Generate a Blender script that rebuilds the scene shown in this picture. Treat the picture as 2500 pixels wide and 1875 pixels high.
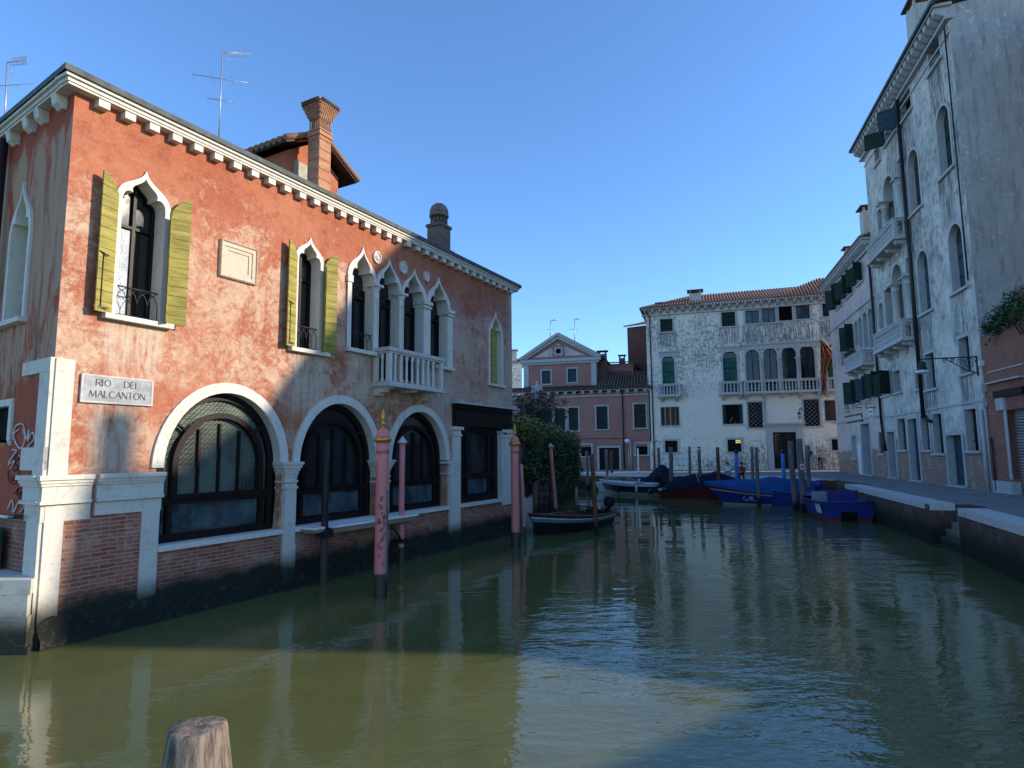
import bpy, bmesh, math, random
from math import sin, cos, tan, pi, radians, atan, atan2, sqrt
from mathutils import Vector, Matrix
from mathutils.geometry import tessellate_polygon, delaunay_2d_cdt
for o in list(bpy.data.objects): bpy.data.objects.remove(o)
S = bpy.context.scene
COL = S.collection
rnd = random.Random(7)

# ------------------------------------------------------------------ camera, sky, sun
FPX, CX, CY, EYE, HF = 1490.0, 1250.0, 937.5, 2.7, 1.15
PITCH = atan((1105 - CY) / FPX)
CAMR = (Matrix.Rotation(pi / 2 + PITCH, 3, 'X') @ Matrix.Rotation(radians(-0.5), 3, 'Z'))
cam = bpy.data.cameras.new('camera'); co = bpy.data.objects.new('camera', cam); COL.objects.link(co)
cam.sensor_width = 36; cam.lens = 36 * FPX / 2500; cam.clip_start = 0.1; cam.clip_end = 2000
co.matrix_world = Matrix.Translation((0, 0, EYE)) @ CAMR.to_4x4()
S.camera = co
SUN_EL, SUN_AZ = 20.0, 94.5      # azimuth from +Y towards +X
wd = bpy.data.worlds.new('World'); S.world = wd; wd.use_nodes = True
nt = wd.node_tree; bg = nt.nodes['Background']
sky = nt.nodes.new('ShaderNodeTexSky'); sky.sky_type = 'NISHITA'; sky.sun_disc = False
sky.sun_elevation = radians(SUN_EL); sky.sun_rotation = radians(SUN_AZ)
sky.altitude = 0; sky.air_density = 1.0; sky.dust_density = 0.1; sky.ozone_density = 6.5
nt.links.new(sky.outputs[0], bg.inputs[0]); bg.inputs[1].default_value = 0.15
sl = bpy.data.lights.new('sun', 'SUN'); so = bpy.data.objects.new('sun', sl); COL.objects.link(so)
sl.energy = 3.0; sl.angle = radians(0.9); sl.color = (1.0, 0.86, 0.68)
SD = Vector((sin(radians(SUN_AZ)) * cos(radians(SUN_EL)), cos(radians(SUN_AZ)) * cos(radians(SUN_EL)), sin(radians(SUN_EL))))
so.rotation_euler = SD.to_track_quat('Z', 'Y').to_euler()
S.view_settings.view_transform = 'Standard'; S.view_settings.look = 'None'
S.view_settings.exposure = 1.1; S.view_settings.gamma = 1
S.render.engine = 'CYCLES'
S.cycles.max_bounces = 8

# ------------------------------------------------------------------ measuring helpers
def ray(x, y): return CAMR @ Vector(((x - CX) / FPX, -(y - CY) / FPX, -1))
def G(x, y, z=0.0):
    r = ray(x, y); t = (z - EYE) / r.z; return Vector((r.x * t, r.y * t, z))
def AT(x, y, Y):
    r = ray(x, y); t = Y / r.y; return Vector((r.x * t, Y, EYE + r.z * t))
class Facade:
    """vertical plane; local x along it (left to right as seen), y into the wall, z up"""
    def __init__(s, O, az):
        s.d = Vector((sin(az), cos(az), 0)); s.n = Vector((s.d.y, -s.d.x, 0)); s.O = Vector((O[0], O[1], 0))
        s.phi = atan2(s.d.y, s.d.x)
        s.M = Matrix.Translation(s.O) @ Matrix.Rotation(s.phi, 4, 'Z')
    def p(s, x, y, off=0.0):
        r = ray(x, y); t = ((s.O + s.n * off).dot(s.n)) / (r.x * s.n.x + r.y * s.n.y)
        w = r * t; return ((Vector((w.x, w.y, 0)) - s.O).dot(s.d), w.z + EYE)
    def W(s, u, z, off=0.0): return s.O + s.d * u + s.n * off + Vector((0, 0, z))

# ------------------------------------------------------------------ mesh builder
class MB:
    def __init__(s, T=None): s.v = []; s.f = []; s.m = []; s.sm = []; s.T = T or Matrix.Identity(4); s.mats = []; s.cur = 0; s.smooth = False
    def mat(s, m):
        if m not in s.mats: s.mats.append(m)
        s.cur = s.mats.index(m); return s
    def V(s, pts):
        b = len(s.v); s.v += [tuple(s.T @ Vector(p)) for p in pts]; return b
    def face(s, idx): s.f.append(tuple(idx)); s.m.append(s.cur); s.sm.append(s.smooth)
    def poly(s, pts): b = s.V(pts); s.face(range(b, b + len(pts)))
    def box(s, x0, x1, y0, y1, z0, z1):
        b = s.V([(x0,y0,z0),(x1,y0,z0),(x1,y1,z0),(x0,y1,z0),(x0,y0,z1),(x1,y0,z1),(x1,y1,z1),(x0,y1,z1)])
        sm = s.smooth; s.smooth = False
        for q in ((0,3,2,1),(4,5,6,7),(0,1,5,4),(1,2,6,5),(2,3,7,6),(3,0,4,7)): s.face([b + i for i in q])
        s.smooth = sm; return s
    def rings(s, rings, cap0=True, cap1=True, closed=True):
        n = len(rings[0]); bs = [s.V(r) for r in rings]
        for a, b in zip(bs, bs[1:]):
            for i in range(n if closed else n - 1):
                j = (i + 1) % n; s.face((a + i, a + j, b + j, b + i))
        sm = s.smooth; s.smooth = False
        if cap0 and closed: s.face([bs[0] + i for i in reversed(range(n))])
        if cap1 and closed: s.face([bs[-1] + i for i in range(n)])
        s.smooth = sm; return s
    def tube(s, p0, p1, r0, r1=None, n=8):
        r1 = r0 if r1 is None else r1
        p0 = Vector(p0); p1 = Vector(p1); d = (p1 - p0)
        if d.length < 1e-6: return s
        d.normalize(); a = d.orthogonal().normalized(); b = d.cross(a)
        sm = s.smooth; s.smooth = True
        R = lambda c, r: [c + (a * cos(2*pi*i/n) + b * sin(2*pi*i/n)) * r for i in range(n)]
        s.rings([R(p0, r0), R(p1, r1)]); s.smooth = sm; return s
    def path(s, pts, r, n=6):
        """smooth tube through points"""
        pts = [Vector(p) for p in pts]; rr = []
        rs = r if isinstance(r, (list, tuple)) else [r] * len(pts)
        a = None
        for i, p in enumerate(pts):
            d = (pts[min(i+1, len(pts)-1)] - pts[max(i-1, 0)])
            if d.length < 1e-9: d = Vector((0, 0, 1))
            d.normalize()
            a = d.orthogonal().normalized() if a is None else (a - d * a.dot(d)).normalized()
            b = d.cross(a); rr.append([p + (a * cos(2*pi*k/n) + b * sin(2*pi*k/n)) * rs[i] for k in range(n)])
        sm = s.smooth; s.smooth = True; s.rings(rr); s.smooth = sm; return s
    def lathe(s, prof, c=(0, 0), n=12, smooth=True):
        sm = s.smooth; s.smooth = smooth
        s.rings([[(c[0] + r * cos(2*pi*i/n), c[1] + r * sin(2*pi*i/n), z) for i in range(n)] for r, z in prof]); s.smooth = sm; return s
    def fill(s, outer, holes=(), y=0.0):
        """flat polygon in the x-z plane at depth y facing -y"""
        loops = [[Vector((u, z)) for u, z in L] for L in [outer] + [h for h in holes]]
        vs, ed = [], []
        for L in loops:
            k = len(vs); vs += L; ed += [(k + i, k + (i + 1) % len(L)) for i in range(len(L))]
        V_, E_, F_, _, _, _ = delaunay_2d_cdt(vs, ed, [], 0, 1e-5)
        def inside(p, L):
            c = False
            for i in range(len(L)):
                a_, b_ = L[i], L[i - 1]
                if (a_.y > p.y) != (b_.y > p.y) and p.x < (b_.x - a_.x) * (p.y - a_.y) / (b_.y - a_.y) + a_.x: c = not c
            return c
        b = s.V([(p.x, y, p.y) for p in V_])
        for t in F_:
            q = [V_[i] for i in t]; c = sum(q, Vector((0, 0))) / len(q)
            ar = (q[1] - q[0]).cross(q[2] - q[0])
            if abs(ar) < 1e-9 or not inside(c, loops[0]) or any(inside(c, L) for L in loops[1:]): continue
            s.face([b + i for i in (t if ar > 0 else t[::-1])])
        return s
    def strip(s, pts, y0, y1, closed=True, flip=False):
        """side walls along an outline from depth y0 to y1"""
        n = len(pts); a = s.V([(u, y0, z) for u, z in pts]); b = s.V([(u, y1, z) for u, z in pts])
        for i in range(n if closed else n - 1):
            j = (i + 1) % n
            q = (a + i, a + j, b + j, b + i); s.face(q[::-1] if flip else q)
        return s
    def prism(s, pts, y0, y1):
        s.fill(pts, y=y0); s.strip(pts, y0, y1); s.fill(pts, y=y1); return s
    def band(s, inn, out, yf, yb, closed=False, yin=None):
        """moulding between two outlines with the same number of points"""
        n = len(inn); yin = yb if yin is None else yin
        a = s.V([(u, yf, z) for u, z in inn]); o = s.V([(u, yf, z) for u, z in out])
        rng = n if closed else n - 1
        for i in range(rng):
            j = (i + 1) % n; s.face((a + i, o + i, o + j, a + j))
        s.strip(inn, yf, yin, closed, True); s.strip(out, yf, yb, closed)
        if not closed:
            for k in (0, n - 1):
                s.poly([(inn[k][0], yf, inn[k][1]), (out[k][0], yf, out[k][1]), (out[k][0], yb, out[k][1]), (inn[k][0], yb, inn[k][1])])
        return s
    def build(s, name, parent=None, loc=None, mat=None):
        me = bpy.data.meshes.new(name)
        off = Vector(loc) if loc is not None and parent is None else Vector((0, 0, 0))
        me.from_pydata([tuple(Vector(v) - off) for v in s.v], [], s.f)
        for m in (s.mats or ([mat] if mat else [])): me.materials.append(m)
        if s.mats: me.polygons.foreach_set('material_index', s.m)
        me.polygons.foreach_set('use_smooth', s.sm)
        bm = bmesh.new(); bm.from_mesh(me); bmesh.ops.recalc_face_normals(bm, faces=bm.faces) if not getattr(s, 'keepn', False) else None
        bm.to_mesh(me); bm.free(); me.update()
        o = bpy.data.objects.new(name, me); COL.objects.link(o)
        if parent: o.parent = parent
        elif loc is not None: o.location = loc
        return o
def tag(o, label=None, cat=None, group=None, kind=None):
    if label: o['label'] = label
    if cat: o['category'] = cat
    if group: o['group'] = group
    if kind: o['kind'] = kind
    return o
def thing(name, label, cat, loc=(0, 0, 0), rz=0.0, group=None):
    o = bpy.data.objects.new(name, None); COL.objects.link(o); o.location = loc; o.rotation_euler = (0, 0, rz)
    o.empty_display_size = 0.2
    return tag(o, label, cat, group)
def copy_tree(o, parent=None):
    c = o.copy(); COL.objects.link(c)
    if parent: c.parent = parent
    for ch in list(o.children): copy_tree(ch, c)
    return c

# ------------------------------------------------------------------ materials
class NT:
    def __init__(s, name, rough=0.8, spec=0.3):
        s.m = bpy.data.materials.new(name); s.m.use_nodes = True; s.t = s.m.node_tree; s.L = s.t.links
        s.b = s.t.nodes['Principled BSDF']; s.set('Roughness', rough); s.set('Specular IOR Level', spec)
        s.tc = s.t.nodes.new('ShaderNodeTexCoord'); s.co = s.tc.outputs['Object']
    def set(s, k, v):
        if hasattr(v, 'links'): s.L.new(v, s.b.inputs[k])
        else: s.b.inputs[k].default_value = v
        return s
    def _in(s, sock, v):
        if hasattr(v, 'links'): s.L.new(v, sock)
        elif v is not None: sock.default_value = v
    def map(s, scale=(1, 1, 1), loc=(0, 0, 0), vec=None, rot=(0, 0, 0)):
        n = s.t.nodes.new('ShaderNodeMapping'); s._in(n.inputs[0], vec or s.co); n.inputs[3].default_value = scale
        n.inputs[1].default_value = loc; n.inputs[2].default_value = rot; return n.outputs[0]
    def noise(s, scale, detail=5, rough=0.6, vec=None, dist=0.0):
        n = s.t.nodes.new('ShaderNodeTexNoise'); s._in(n.inputs['Vector'], vec or s.co)
        n.inputs['Scale'].default_value = scale; n.inputs['Detail'].default_value = detail
        n.inputs['Roughness'].default_value = rough; n.inputs['Distortion'].default_value = dist; return n.outputs[0]
    def voro(s, scale, vec=None, rand=1.0, feat='F1', out=0):
        n = s.t.nodes.new('ShaderNodeTexVoronoi'); s._in(n.inputs['Vector'], vec or s.co); n.feature = feat
        n.inputs['Scale'].default_value = scale; n.inputs['Randomness'].default_value = rand; return n.outputs[out]
    def wave(s, scale, vec=None, dist=0.0, bands='Z', prof='SIN'):
        n = s.t.nodes.new('ShaderNodeTexWave'); s._in(n.inputs['Vector'], vec or s.co); n.bands_direction = bands
        n.wave_profile = prof; n.inputs['Scale'].default_value = scale; n.inputs['Distortion'].default_value = dist; return n.outputs[1]
    def ramp(s, fac, a, b, smooth=False):
        n = s.t.nodes.new('ShaderNodeMapRange'); s._in(n.inputs[0], fac); n.inputs[1].default_value = a; n.inputs[2].default_value = b
        n.interpolation_type = 'SMOOTHSTEP'; return n.outputs[0]
    def math(s, op, a, b=None, c=None):
        n = s.t.nodes.new('ShaderNodeMath'); n.operation = op
        s._in(n.inputs[0], a); s._in(n.inputs[1], b)
        if c is not None: s._in(n.inputs[2], c)
        return n.outputs[0]
    def mix(s, fac, a, b):
        n = s.t.nodes.new('ShaderNodeMix'); n.data_type = 'RGBA'
        s._in(n.inputs[0], fac)
        for i, v in ((6, a), (7, b)):
            if not hasattr(v, 'links'): v = (v[0], v[1], v[2], 1)
            s._in(n.inputs[i], v)
        return n.outputs[2]
    def xyz(s, vec=None):
        n = s.t.nodes.new('ShaderNodeSeparateXYZ'); s._in(n.inputs[0], vec or s.co); return n.outputs
    def comb(s, x, y, z):
        n = s.t.nodes.new('ShaderNodeCombineXYZ')
        for i, v in enumerate((x, y, z)): s._in(n.inputs[i], v)
        return n.outputs[0]
    def world(s):
        n = s.t.nodes.new('ShaderNodeNewGeometry'); return n.outputs['Position']
    def bump(s, h, strength=0.5, dist=0.02):
        n = s.t.nodes.new('ShaderNodeBump'); s._in(n.inputs['Height'], h); n.inputs['Strength'].default_value = strength
        n.inputs['Distance'].default_value = dist; s.set('Normal', n.outputs[0]); return s
    def brick(s, c1, c2, mortar, scale=1.0, vec=None, w=0.25, h=0.065, mo=0.012):
        n = s.t.nodes.new('ShaderNodeTexBrick'); x = s.xyz()
        s._in(n.inputs['Vector'], vec or s.comb(s.math('ADD', x[0], x[1]), x[2], 0.0))
        for k, c in (('Color1', c1), ('Color2', c2), ('Mortar', mortar)): n.inputs[k].default_value = (*c, 1)
        n.inputs['Scale'].default_value = scale; n.inputs['Brick Width'].default_value = w; n.inputs['Row Height'].default_value = h
        n.inputs['Mortar Size'].default_value = mo; n.inputs['Bias'].default_value = -0.1; return n.outputs[0], n.outputs[1]
    def boxmask(s, u0, u1, z0, z1, soft=0.15, x=None, wob=None):
        """1 inside a rectangle of the wall, ragged by noise: a stain with its own shape"""
        X = s.xyz()
        ux = s.math('ADD', X[0], wob) if wob else X[0]; zz = s.math('ADD', X[2], wob) if wob else X[2]
        a = s.math('MULTIPLY', s.ramp(ux, u0 - soft, u0 + soft), s.ramp(ux, u1 + soft, u1 - soft))
        b = s.math('MULTIPLY', s.ramp(zz, z0 - soft * 2, z0 + soft), s.ramp(zz, z1 + soft * .3, z1 - soft * .3))
        return s.math('MULTIPLY', a, b)
def plain(name, c, rough=0.7, spec=0.3, var=0.18, scale=6.0, metal=0.0, bump=0.0):
    N = NT(name, rough, spec); n = N.noise(scale, 6, 0.65)
    N.set('Base Color', N.mix(N.ramp(n, .3, .7), tuple(x * (1 - var) for x in c), tuple(min(1, x * (1 + var)) for x in c)))
    N.set('Metallic', metal)
    if bump: N.bump(n, bump, 0.01)
    return N.m

def m_stucco_red():
    N = NT('red_stucco', 0.9, 0.15); X = N.xyz()
    n1 = N.noise(0.9, 10, 0.72, dist=0.7); n2 = N.noise(5.0, 9, 0.75, dist=0.9); n3 = N.noise(0.5, 4, 0.5, N.map((1, 1, 1), (9, 4, 2)))
    hb = N.ramp(X[2], 7.9, 6.6)                        # paint survives best under the eaves
    k = N.math('ADD', N.math('MULTIPLY', n1, 0.55), N.math('MULTIPLY', n2, 0.45))
    k = N.math('ADD', k, N.math('MULTIPLY_ADD', hb, 0.13, -0.100))
    low = N.ramp(X[2], 4.4, 3.6); k = N.math('SUBTRACT', k, N.math('MULTIPLY', low, 0.04))
    pale = N.ramp(k, 0.45, 0.60)
    red = N.mix(N.ramp(n3, .35, .65), (.315, .09, .046), (.39, .14, .076))
    red = N.mix(N.ramp(N.noise(3.2, 8, .7), .45, .75), red, (.24, .06, .03))
    plaster = N.mix(N.ramp(N.noise(2.5, 6, .7), .35, .65), (.52, .37, .26), (.43, .295, .21))
    col = N.mix(N.math('MULTIPLY', pale, 0.9), red, plaster)
    col = N.mix(N.math('MULTIPLY', N.ramp(N.noise(11, 8, .75, dist=1.5), .44, .62), N.math('MULTIPLY_ADD', pale, .35, .12)), col, (.60, .46, .34))
    # rain run-off under the sills: washed pale streaks
    wob = N.math('MULTIPLY_ADD', N.noise(4.0, 5, .6), 0.35, -0.17)
    st = None
    for a in ((.66, 1.55, 4.15, 4.86), (4.32, 5.25, 3.6, 4.86), (6.0, 6.75, 4.1, 5.1), (9.2, 10.2, 3.2, 5.05), (12.2, 13.7, 4.25, 4.9), (.55, 1.2, 2.5, 3.5), (13.55, 14, 0, 8.3)):
        mk = N.boxmask(*a, wob=wob); st = mk if st is None else N.math('MAXIMUM', st, mk)
    vs = N.ramp(N.noise(3.0, 6, .65, N.map((4, 4, .35))), .36, .56)
    col = N.mix(N.math('MULTIPLY', st, N.math('MULTIPLY', vs, 0.62)), col, (.50, .45, .36))
    # far end of the wall is paler and greyer
    fe = N.math('MULTIPLY', N.ramp(X[0], 6.0, 10.5), N.math('MULTIPLY', N.ramp(X[2], 8.3, 6.8), N.ramp(N.noise(1.6, 9, .72, dist=1), .40, .56)))
    col = N.mix(N.math('MULTIPLY', fe, .55), col, (.42, .31, .27))
    dirt = N.ramp(N.noise(2.0, 7, .7, N.map((2.5, 2.5, .5))), .62, .85)
    col = N.mix(N.math('MULTIPLY', dirt, .5), col, (.17, .085, .055))
    N.set('Base Color', col); N.bump(N.noise(14, 8, .7), 0.35, 0.02); return N.m
def m_stucco_side():
    N = NT('worn_side_stucco', 0.9, 0.15); X = N.xyz()
    k = N.noise(1.0, 9, .7, N.map((1.6, 1.6, .5)), .8)
    top = N.ramp(X[2], 7.6, 8.3); low = N.ramp(X[2], 4.3, 3.4)
    m = N.ramp(N.math('SUBTRACT', k, N.math('MULTIPLY', N.math('MAXIMUM', top, low), .22)), .38, .5)
    col = N.mix(m, (.36, .085, .045), (.41, .265, .175))
    st = N.ramp(N.noise(1.2, 8, .7, N.map((5, 5, .4))), .5, .66)
    col = N.mix(N.math('MULTIPLY', st, .75), col, (.13, .07, .05))
    N.set('Base Color', col); N.bump(N.noise(14, 8, .7), .3, .02); return N.m
def m_brick(name, c1=(.25, .07, .042), c2=(.40, .15, .09), mo=(.33, .25, .19), algae=None, patch=.7, h=.065, w=.25):
    N = NT(name, .9, .15); wv_ = N.xyz(); wb = N.math('MULTIPLY_ADD', N.noise(1.6, 4, .6), .05, -.025); c, f = N.brick(c1, c2, mo, w=w, h=h, mo=.009, vec=N.comb(N.math('ADD', N.math('ADD', wv_[0], wv_[1]), wb), N.math('ADD', wv_[2], wb), 0.0))
    n = N.noise(1.8, 7, .7); c = N.mix(N.math('MULTIPLY', N.ramp(n, .5, .7), patch), c, (.45, .34, .26))
    c = N.mix(N.math('MULTIPLY', N.ramp(N.noise(7, 5, .7), .55, .8), .45), c, (.12, .06, .045))
    if algae:
        z = N.math('ADD', N.xyz(N.world())[2], N.math('MULTIPLY_ADD', N.noise(2.5, 6, .7), .5, -.25))
        c = N.mix(N.ramp(z, algae[1], algae[0]), c, (.022, .026, .018))
    N.set('Base Color', c); N.bump(N.math('SUBTRACT', N.noise(25, 5, .7), N.math('MULTIPLY', f, .8)), .6, .015); return N.m
def m_stone(name, c=(.68, .65, .58), dark=(.22, .21, .19), amt=.35, algae=None, rough=.75, scale=3.0, streak=True):
    N = NT(name, rough, .25)
    v = N.map((3, 3, .6)) if streak else N.co
    n = N.noise(scale, 8, .7, v); n2 = N.noise(18, 6, .7)
    col = N.mix(N.ramp(n2, .3, .7), tuple(x * .88 for x in c), c)
    col = N.mix(N.math('MULTIPLY', N.ramp(n, .5, .72), amt), col, dark)
    if algae:
        z = N.math('ADD', N.xyz(N.world())[2], N.math('MULTIPLY_ADD', N.noise(3, 6, .7), .3, -.15))
        col = N.mix(N.ramp(z, algae[1], algae[0]), col, (.025, .03, .02))
    cr = N.math('ADD', N.voro(1.5, None, 1.0, 'DISTANCE_TO_EDGE'), N.math('MULTIPLY_ADD', N.noise(9, 4, .7), .03, -.015)); cm = N.ramp(cr, .014, .004)
    col = N.mix(N.math('MULTIPLY', cm, .20), col, tuple(x * .6 for x in dark))
    N.set('Base Color', col); N.bump(N.math('SUBTRACT', N.math('ADD', n, N.math('MULTIPLY', n2, .6)), N.math('MULTIPLY', cm, .4)), .35, .015); return N.m
def m_grime(name, base, pale, dark, zb=None, amt=.8, thr=(.5, .6), brick_below=None, scale=1.6, sills=()):
    """old lime plaster with black crusts and run-off"""
    N = NT(name, .92, .12); X = N.xyz()
    n = N.noise(scale, 10, .75, dist=.5); v = N.noise(2.2, 8, .72, N.map((4, 4, .45))); big = N.noise(.25, 3, .5)
    col = N.mix(N.ramp(N.noise(.8, 6, .6), .35, .65), base, pale)
    k = N.math('ADD', N.math('MULTIPLY', n, .6), N.math('MULTIPLY', v, .4))
    k = N.math('ADD', k, N.math('MULTIPLY_ADD', big, .3, -.15))
    if zb:
        for (z0, z1, a) in zb:
            k = N.math('ADD', k, N.math('MULTIPLY', N.math('MULTIPLY', N.ramp(X[2], z0 - .6, z0 + .3), N.ramp(X[2], z1 + .5, z1 - .3)), a))
    col = N.mix(N.math('MULTIPLY', N.ramp(k, *thr), amt), col, dark)
    sm_ = None
    for a in sills:
        mk = N.boxmask(*a, soft=.12); sm_ = mk if sm_ is None else N.math('MAXIMUM', sm_, mk)
    if sm_ is not None:
        vs = N.ramp(N.noise(2.0, 8, .7, N.map((6, 6, .35))), .42, .58)
        col = N.mix(N.math('MULTIPLY', N.math('MULTIPLY', sm_, vs), .85), col, tuple(x * .8 for x in dark))
    crk = N.voro(.55, N.map((1, 1, 1)), 1.0, 'DISTANCE_TO_EDGE'); crk = N.math('ADD', crk, N.math('MULTIPLY_ADD', N.noise(4, 5, .7), .05, -.025))
    col = N.mix(N.math('MULTIPLY', N.ramp(crk, .008, .002), .18), col, dark)
    if brick_below:
        bc, f = N.brick((.25, .09, .055), (.38, .17, .10), (.42, .34, .27))
        bc = N.mix(N.ramp(N.noise(1.2, 6, .7), .50, .66), bc, (.42, .33, .26))
        zz = N.math('ADD', X[2], N.math('MULTIPLY_ADD', N.noise(.9, 7, .7), 2.0, -1.0))
        col = N.mix(N.ramp(zz, brick_below + .08, brick_below - .08), col, bc)
    N.set('Base Color', col); N.bump(N.math('ADD', n, N.math('MULTIPLY', N.noise(20, 5, .7), .5)), .4, .03); return N.m
def m_tiles(name, c1=(.31, .145, .085), c2=(.23, .155, .115)):
    N = NT(name, .9, .15)
    col = N.mix(N.ramp(N.noise(3, 6, .7), .35, .65), c1, c2)
    col = N.mix(N.math('MULTIPLY', N.ramp(N.noise(9, 6, .75), .55, .7), .6), col, (.07, .06, .05))
    N.set('Base Color', col); return N.m
def m_glass(name, c=(.012, .015, .018), rough=.06, wob=.02):
    N = NT(name, rough, .6); N.set('Base Color', (*c, 1)); N.bump(N.noise(2.5, 2, .5), wob, .1); return N.m
def m_crown():
    N = NT('bullseye_glass', .22, .5); X = N.xyz()
    v = N.comb(X[0], X[2], 0.0)
    n = N.t.nodes.new('ShaderNodeTexVoronoi'); N.L.new(v, n.inputs['Vector']); n.inputs['Scale'].default_value = 11; n.inputs['Randomness'].default_value = 0
    d = n.outputs[0]
    ring = N.math('MULTIPLY', N.ramp(d, .36, .42), N.ramp(d, .56, .48)); dot = N.ramp(d, .12, .05)
    big = N.noise(.9, 3, .5)
    c = N.mix(N.ramp(big, .4, .62), (.085, .115, .095), (.02, .027, .026))
    N.set('Base Color', N.mix(N.math('MULTIPLY', N.math('MAXIMUM', ring, dot), .28), c, (.16, .19, .15)))
    N.bump(N.math('SINE', N.math('MULTIPLY', d, 12)), .12, .01); return N.m
def m_wood(name, c1, c2, rough=.75, algae=None, scale=2.0, along=2):
    N = NT(name, rough, .2); sc = [9, 9, 9]; sc[along] = .8
    n = N.noise(scale, 7, .7, N.map(tuple(sc))); col = N.mix(N.ramp(n, .35, .65), c1, c2)
    if algae:
        z = N.math('ADD', N.xyz(N.world())[2], N.math('MULTIPLY_ADD', N.noise(4, 4, .6), .2, -.1))
        col = N.mix(N.ramp(z, algae[1], algae[0]), col, algae[2] if len(algae) > 2 else (.02, .018, .014))
    N.set('Base Color', col); N.bump(n, .5, .01); return N.m
def m_shutter(name, c, h=None, var=.28):
    N = NT(name, .7, .2); X = N.xyz()
    n = N.noise(2.0, 6, .65, N.map((1, 1, 5)))
    col = N.mix(N.ramp(n, .3, .7), tuple(x * (1 - var) for x in c), tuple(x * (1 + var) for x in c))
    if h:      # gaps between boards
        fr = N.math('FRACT', N.math('DIVIDE', X[2], h)); g = N.math('LESS_THAN', fr, .05)
        col = N.mix(N.math('MULTIPLY', g, .85), col, (.02, .02, .01)); N.bump(N.math('SUBTRACT', 1.0, g), .6, .02)
    N.set('Base Color', col); return N.m
def m_leaf(name, a=(.025, .055, .015), b=(.06, .11, .03), sun_tint=None):
    N = NT(name, .5, .3); n = N.noise(2.2, 4, .6, N.world())
    col = N.mix(N.ramp(n, .35, .65), a, b)
    r = N.noise(14, 2, .5, N.world()); col = N.mix(N.math('MULTIPLY', N.ramp(r, .45, .7), .5), col, tuple(x * 1.5 for x in b))
    if sun_tint:
        z = N.math('ADD', N.xyz(N.world())[2], N.math('MULTIPLY_ADD', N.noise(1.5, 4, .6, N.world()), 1.6, -.8))
        col = N.mix(N.math('MULTIPLY', N.ramp(z, sun_tint[0], sun_tint[1]), N.ramp(r, .35, .6)), col, (.22, .20, .045))  # yellow by height stands in for sunlight on the upper leaves
    N.set('Base Color', col)
    return N.m
def m_paint(name, c, rough=.35, wear=.12, dark=None, algae=None):
    N = NT(name, rough, .4); n = N.noise(3, 7, .7)
    col = N.mix(N.math('MULTIPLY', N.ramp(n, .5, .8), wear * 2), c, dark or tuple(x * .45 for x in c))
    if algae:
        z = N.math('ADD', N.xyz(N.world())[2], N.math('MULTIPLY_ADD', N.noise(5, 4, .6), .08, -.04))
        col = N.mix(N.ramp(z, algae[1], algae[0]), col, algae[2])
    N.set('Base Color', col); return N.m

M = {}
M['red'] = m_stucco_red(); M['side'] = m_stucco_side()
M['brick_base'] = m_brick('canal_brick', algae=(.45, .80))
M['stone_wet'] = m_stone('istrian_stone_wet', (.62, .58, .50), (.28, .26, .21), algae=(.35, .85), amt=.5, streak=False)
M['stone'] = m_stone('istrian_stone', (.66, .62, .54), (.26, .24, .20), amt=.42)
M['stone_d'] = m_stone('weathered_stone', (.56, .53, .48), (.13, .13, .12), .8)
M['stone_g'] = m_stone('grey_stone', (.50, .49, .47), (.20, .20, .20), .5)
M['glass'] = m_glass('dark_glass'); M['crown'] = m_crown()
M['glass_b'] = plain('streaky_teal_glass', (.045, .07, .075), .12, .6, .6, 2.5)  # uneven teal tone stands in for reflections
M['glass_l'] = m_glass('curtained_glass', (.30, .33, .36), .2)
M['darkwood'] = m_wood('dark_mahogany', (.008, .005, .005), (.018, .009, .008), .45)
M['dark'] = plain('dark_interior', (.010, .010, .011), .9, .1)
M['olive'] = m_shutter('olive_boards', (.29, .25, .065), .17)
M['olive_v'] = m_shutter('olive_paint', (.30, .28, .08))
M['green'] = m_shutter('bottle_green_paint', (.020, .038, .031), .9); M['green_l'] = m_shutter('sea_green_paint', (.03, .11, .08))
M['blue_sh'] = m_shutter('blue_grey_paint', (.035, .06, .085))
M['iron'] = plain('black_iron', (.014, .014, .015), .5, .4)
M['gutter'] = plain('dull_zinc', (.075, .085, .08), .7, .3, .3)
M['tiles'] = m_tiles('roof_tiles'); M['tiles_d'] = m_tiles('dark_roof_tiles', (.16, .09, .065), (.10, .08, .07))
M['brick_ch'] = m_brick('chimney_brick', (.42, .17, .08), (.50, .27, .15), (.35, .24, .16), h=.07)
M['brick_old'] = m_brick('sooty_brick', (.13, .08, .06), (.20, .14, .11), (.22, .19, .16), patch=.2, h=.07)
M['metal'] = plain('galvanised_tube', (.35, .36, .38), .45, .5, metal=.6)
M['white'] = plain('white_paint', (.75, .75, .74), .5)

def ARCH(u0, u1, z0, z1, zs=None, n=18):
    w = (u1 - u0) / 2; c = (u0 + u1) / 2; zs = z1 - w if zs is None else zs
    return [(u0, z0)] + [(c - w * cos(pi * i / n), zs + (z1 - zs) * sin(pi * i / n)) for i in range(n + 1)] + [(u1, z0)]
def RECT(u0, u1, z0, z1): return [(u0, z0), (u0, z1), (u1, z1), (u1, z0)]
def bez(a, b, c, d, n): return [tuple((1-t)**3*a[k] + 3*(1-t)**2*t*b[k] + 3*(1-t)*t*t*c[k] + t**3*d[k] for k in (0, 1)) for t in [i/n for i in range(n+1)]]
def OGEE(u0, u1, z0, zs, zt, z0r=None):
    w = (u1 - u0) / 2; c = (u0 + u1) / 2; h = zt - zs
    L = bez((-w, 0), (-w, .60*h), (-.18*w, .50*h), (0, h), 16)
    return [(u0, z0)] + [(c + x, zs + y) for x, y in L] + [(c - x, zs + y) for x, y in reversed(L[:-1])] + [(u1, z0 if z0r is None else z0r)]
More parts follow.
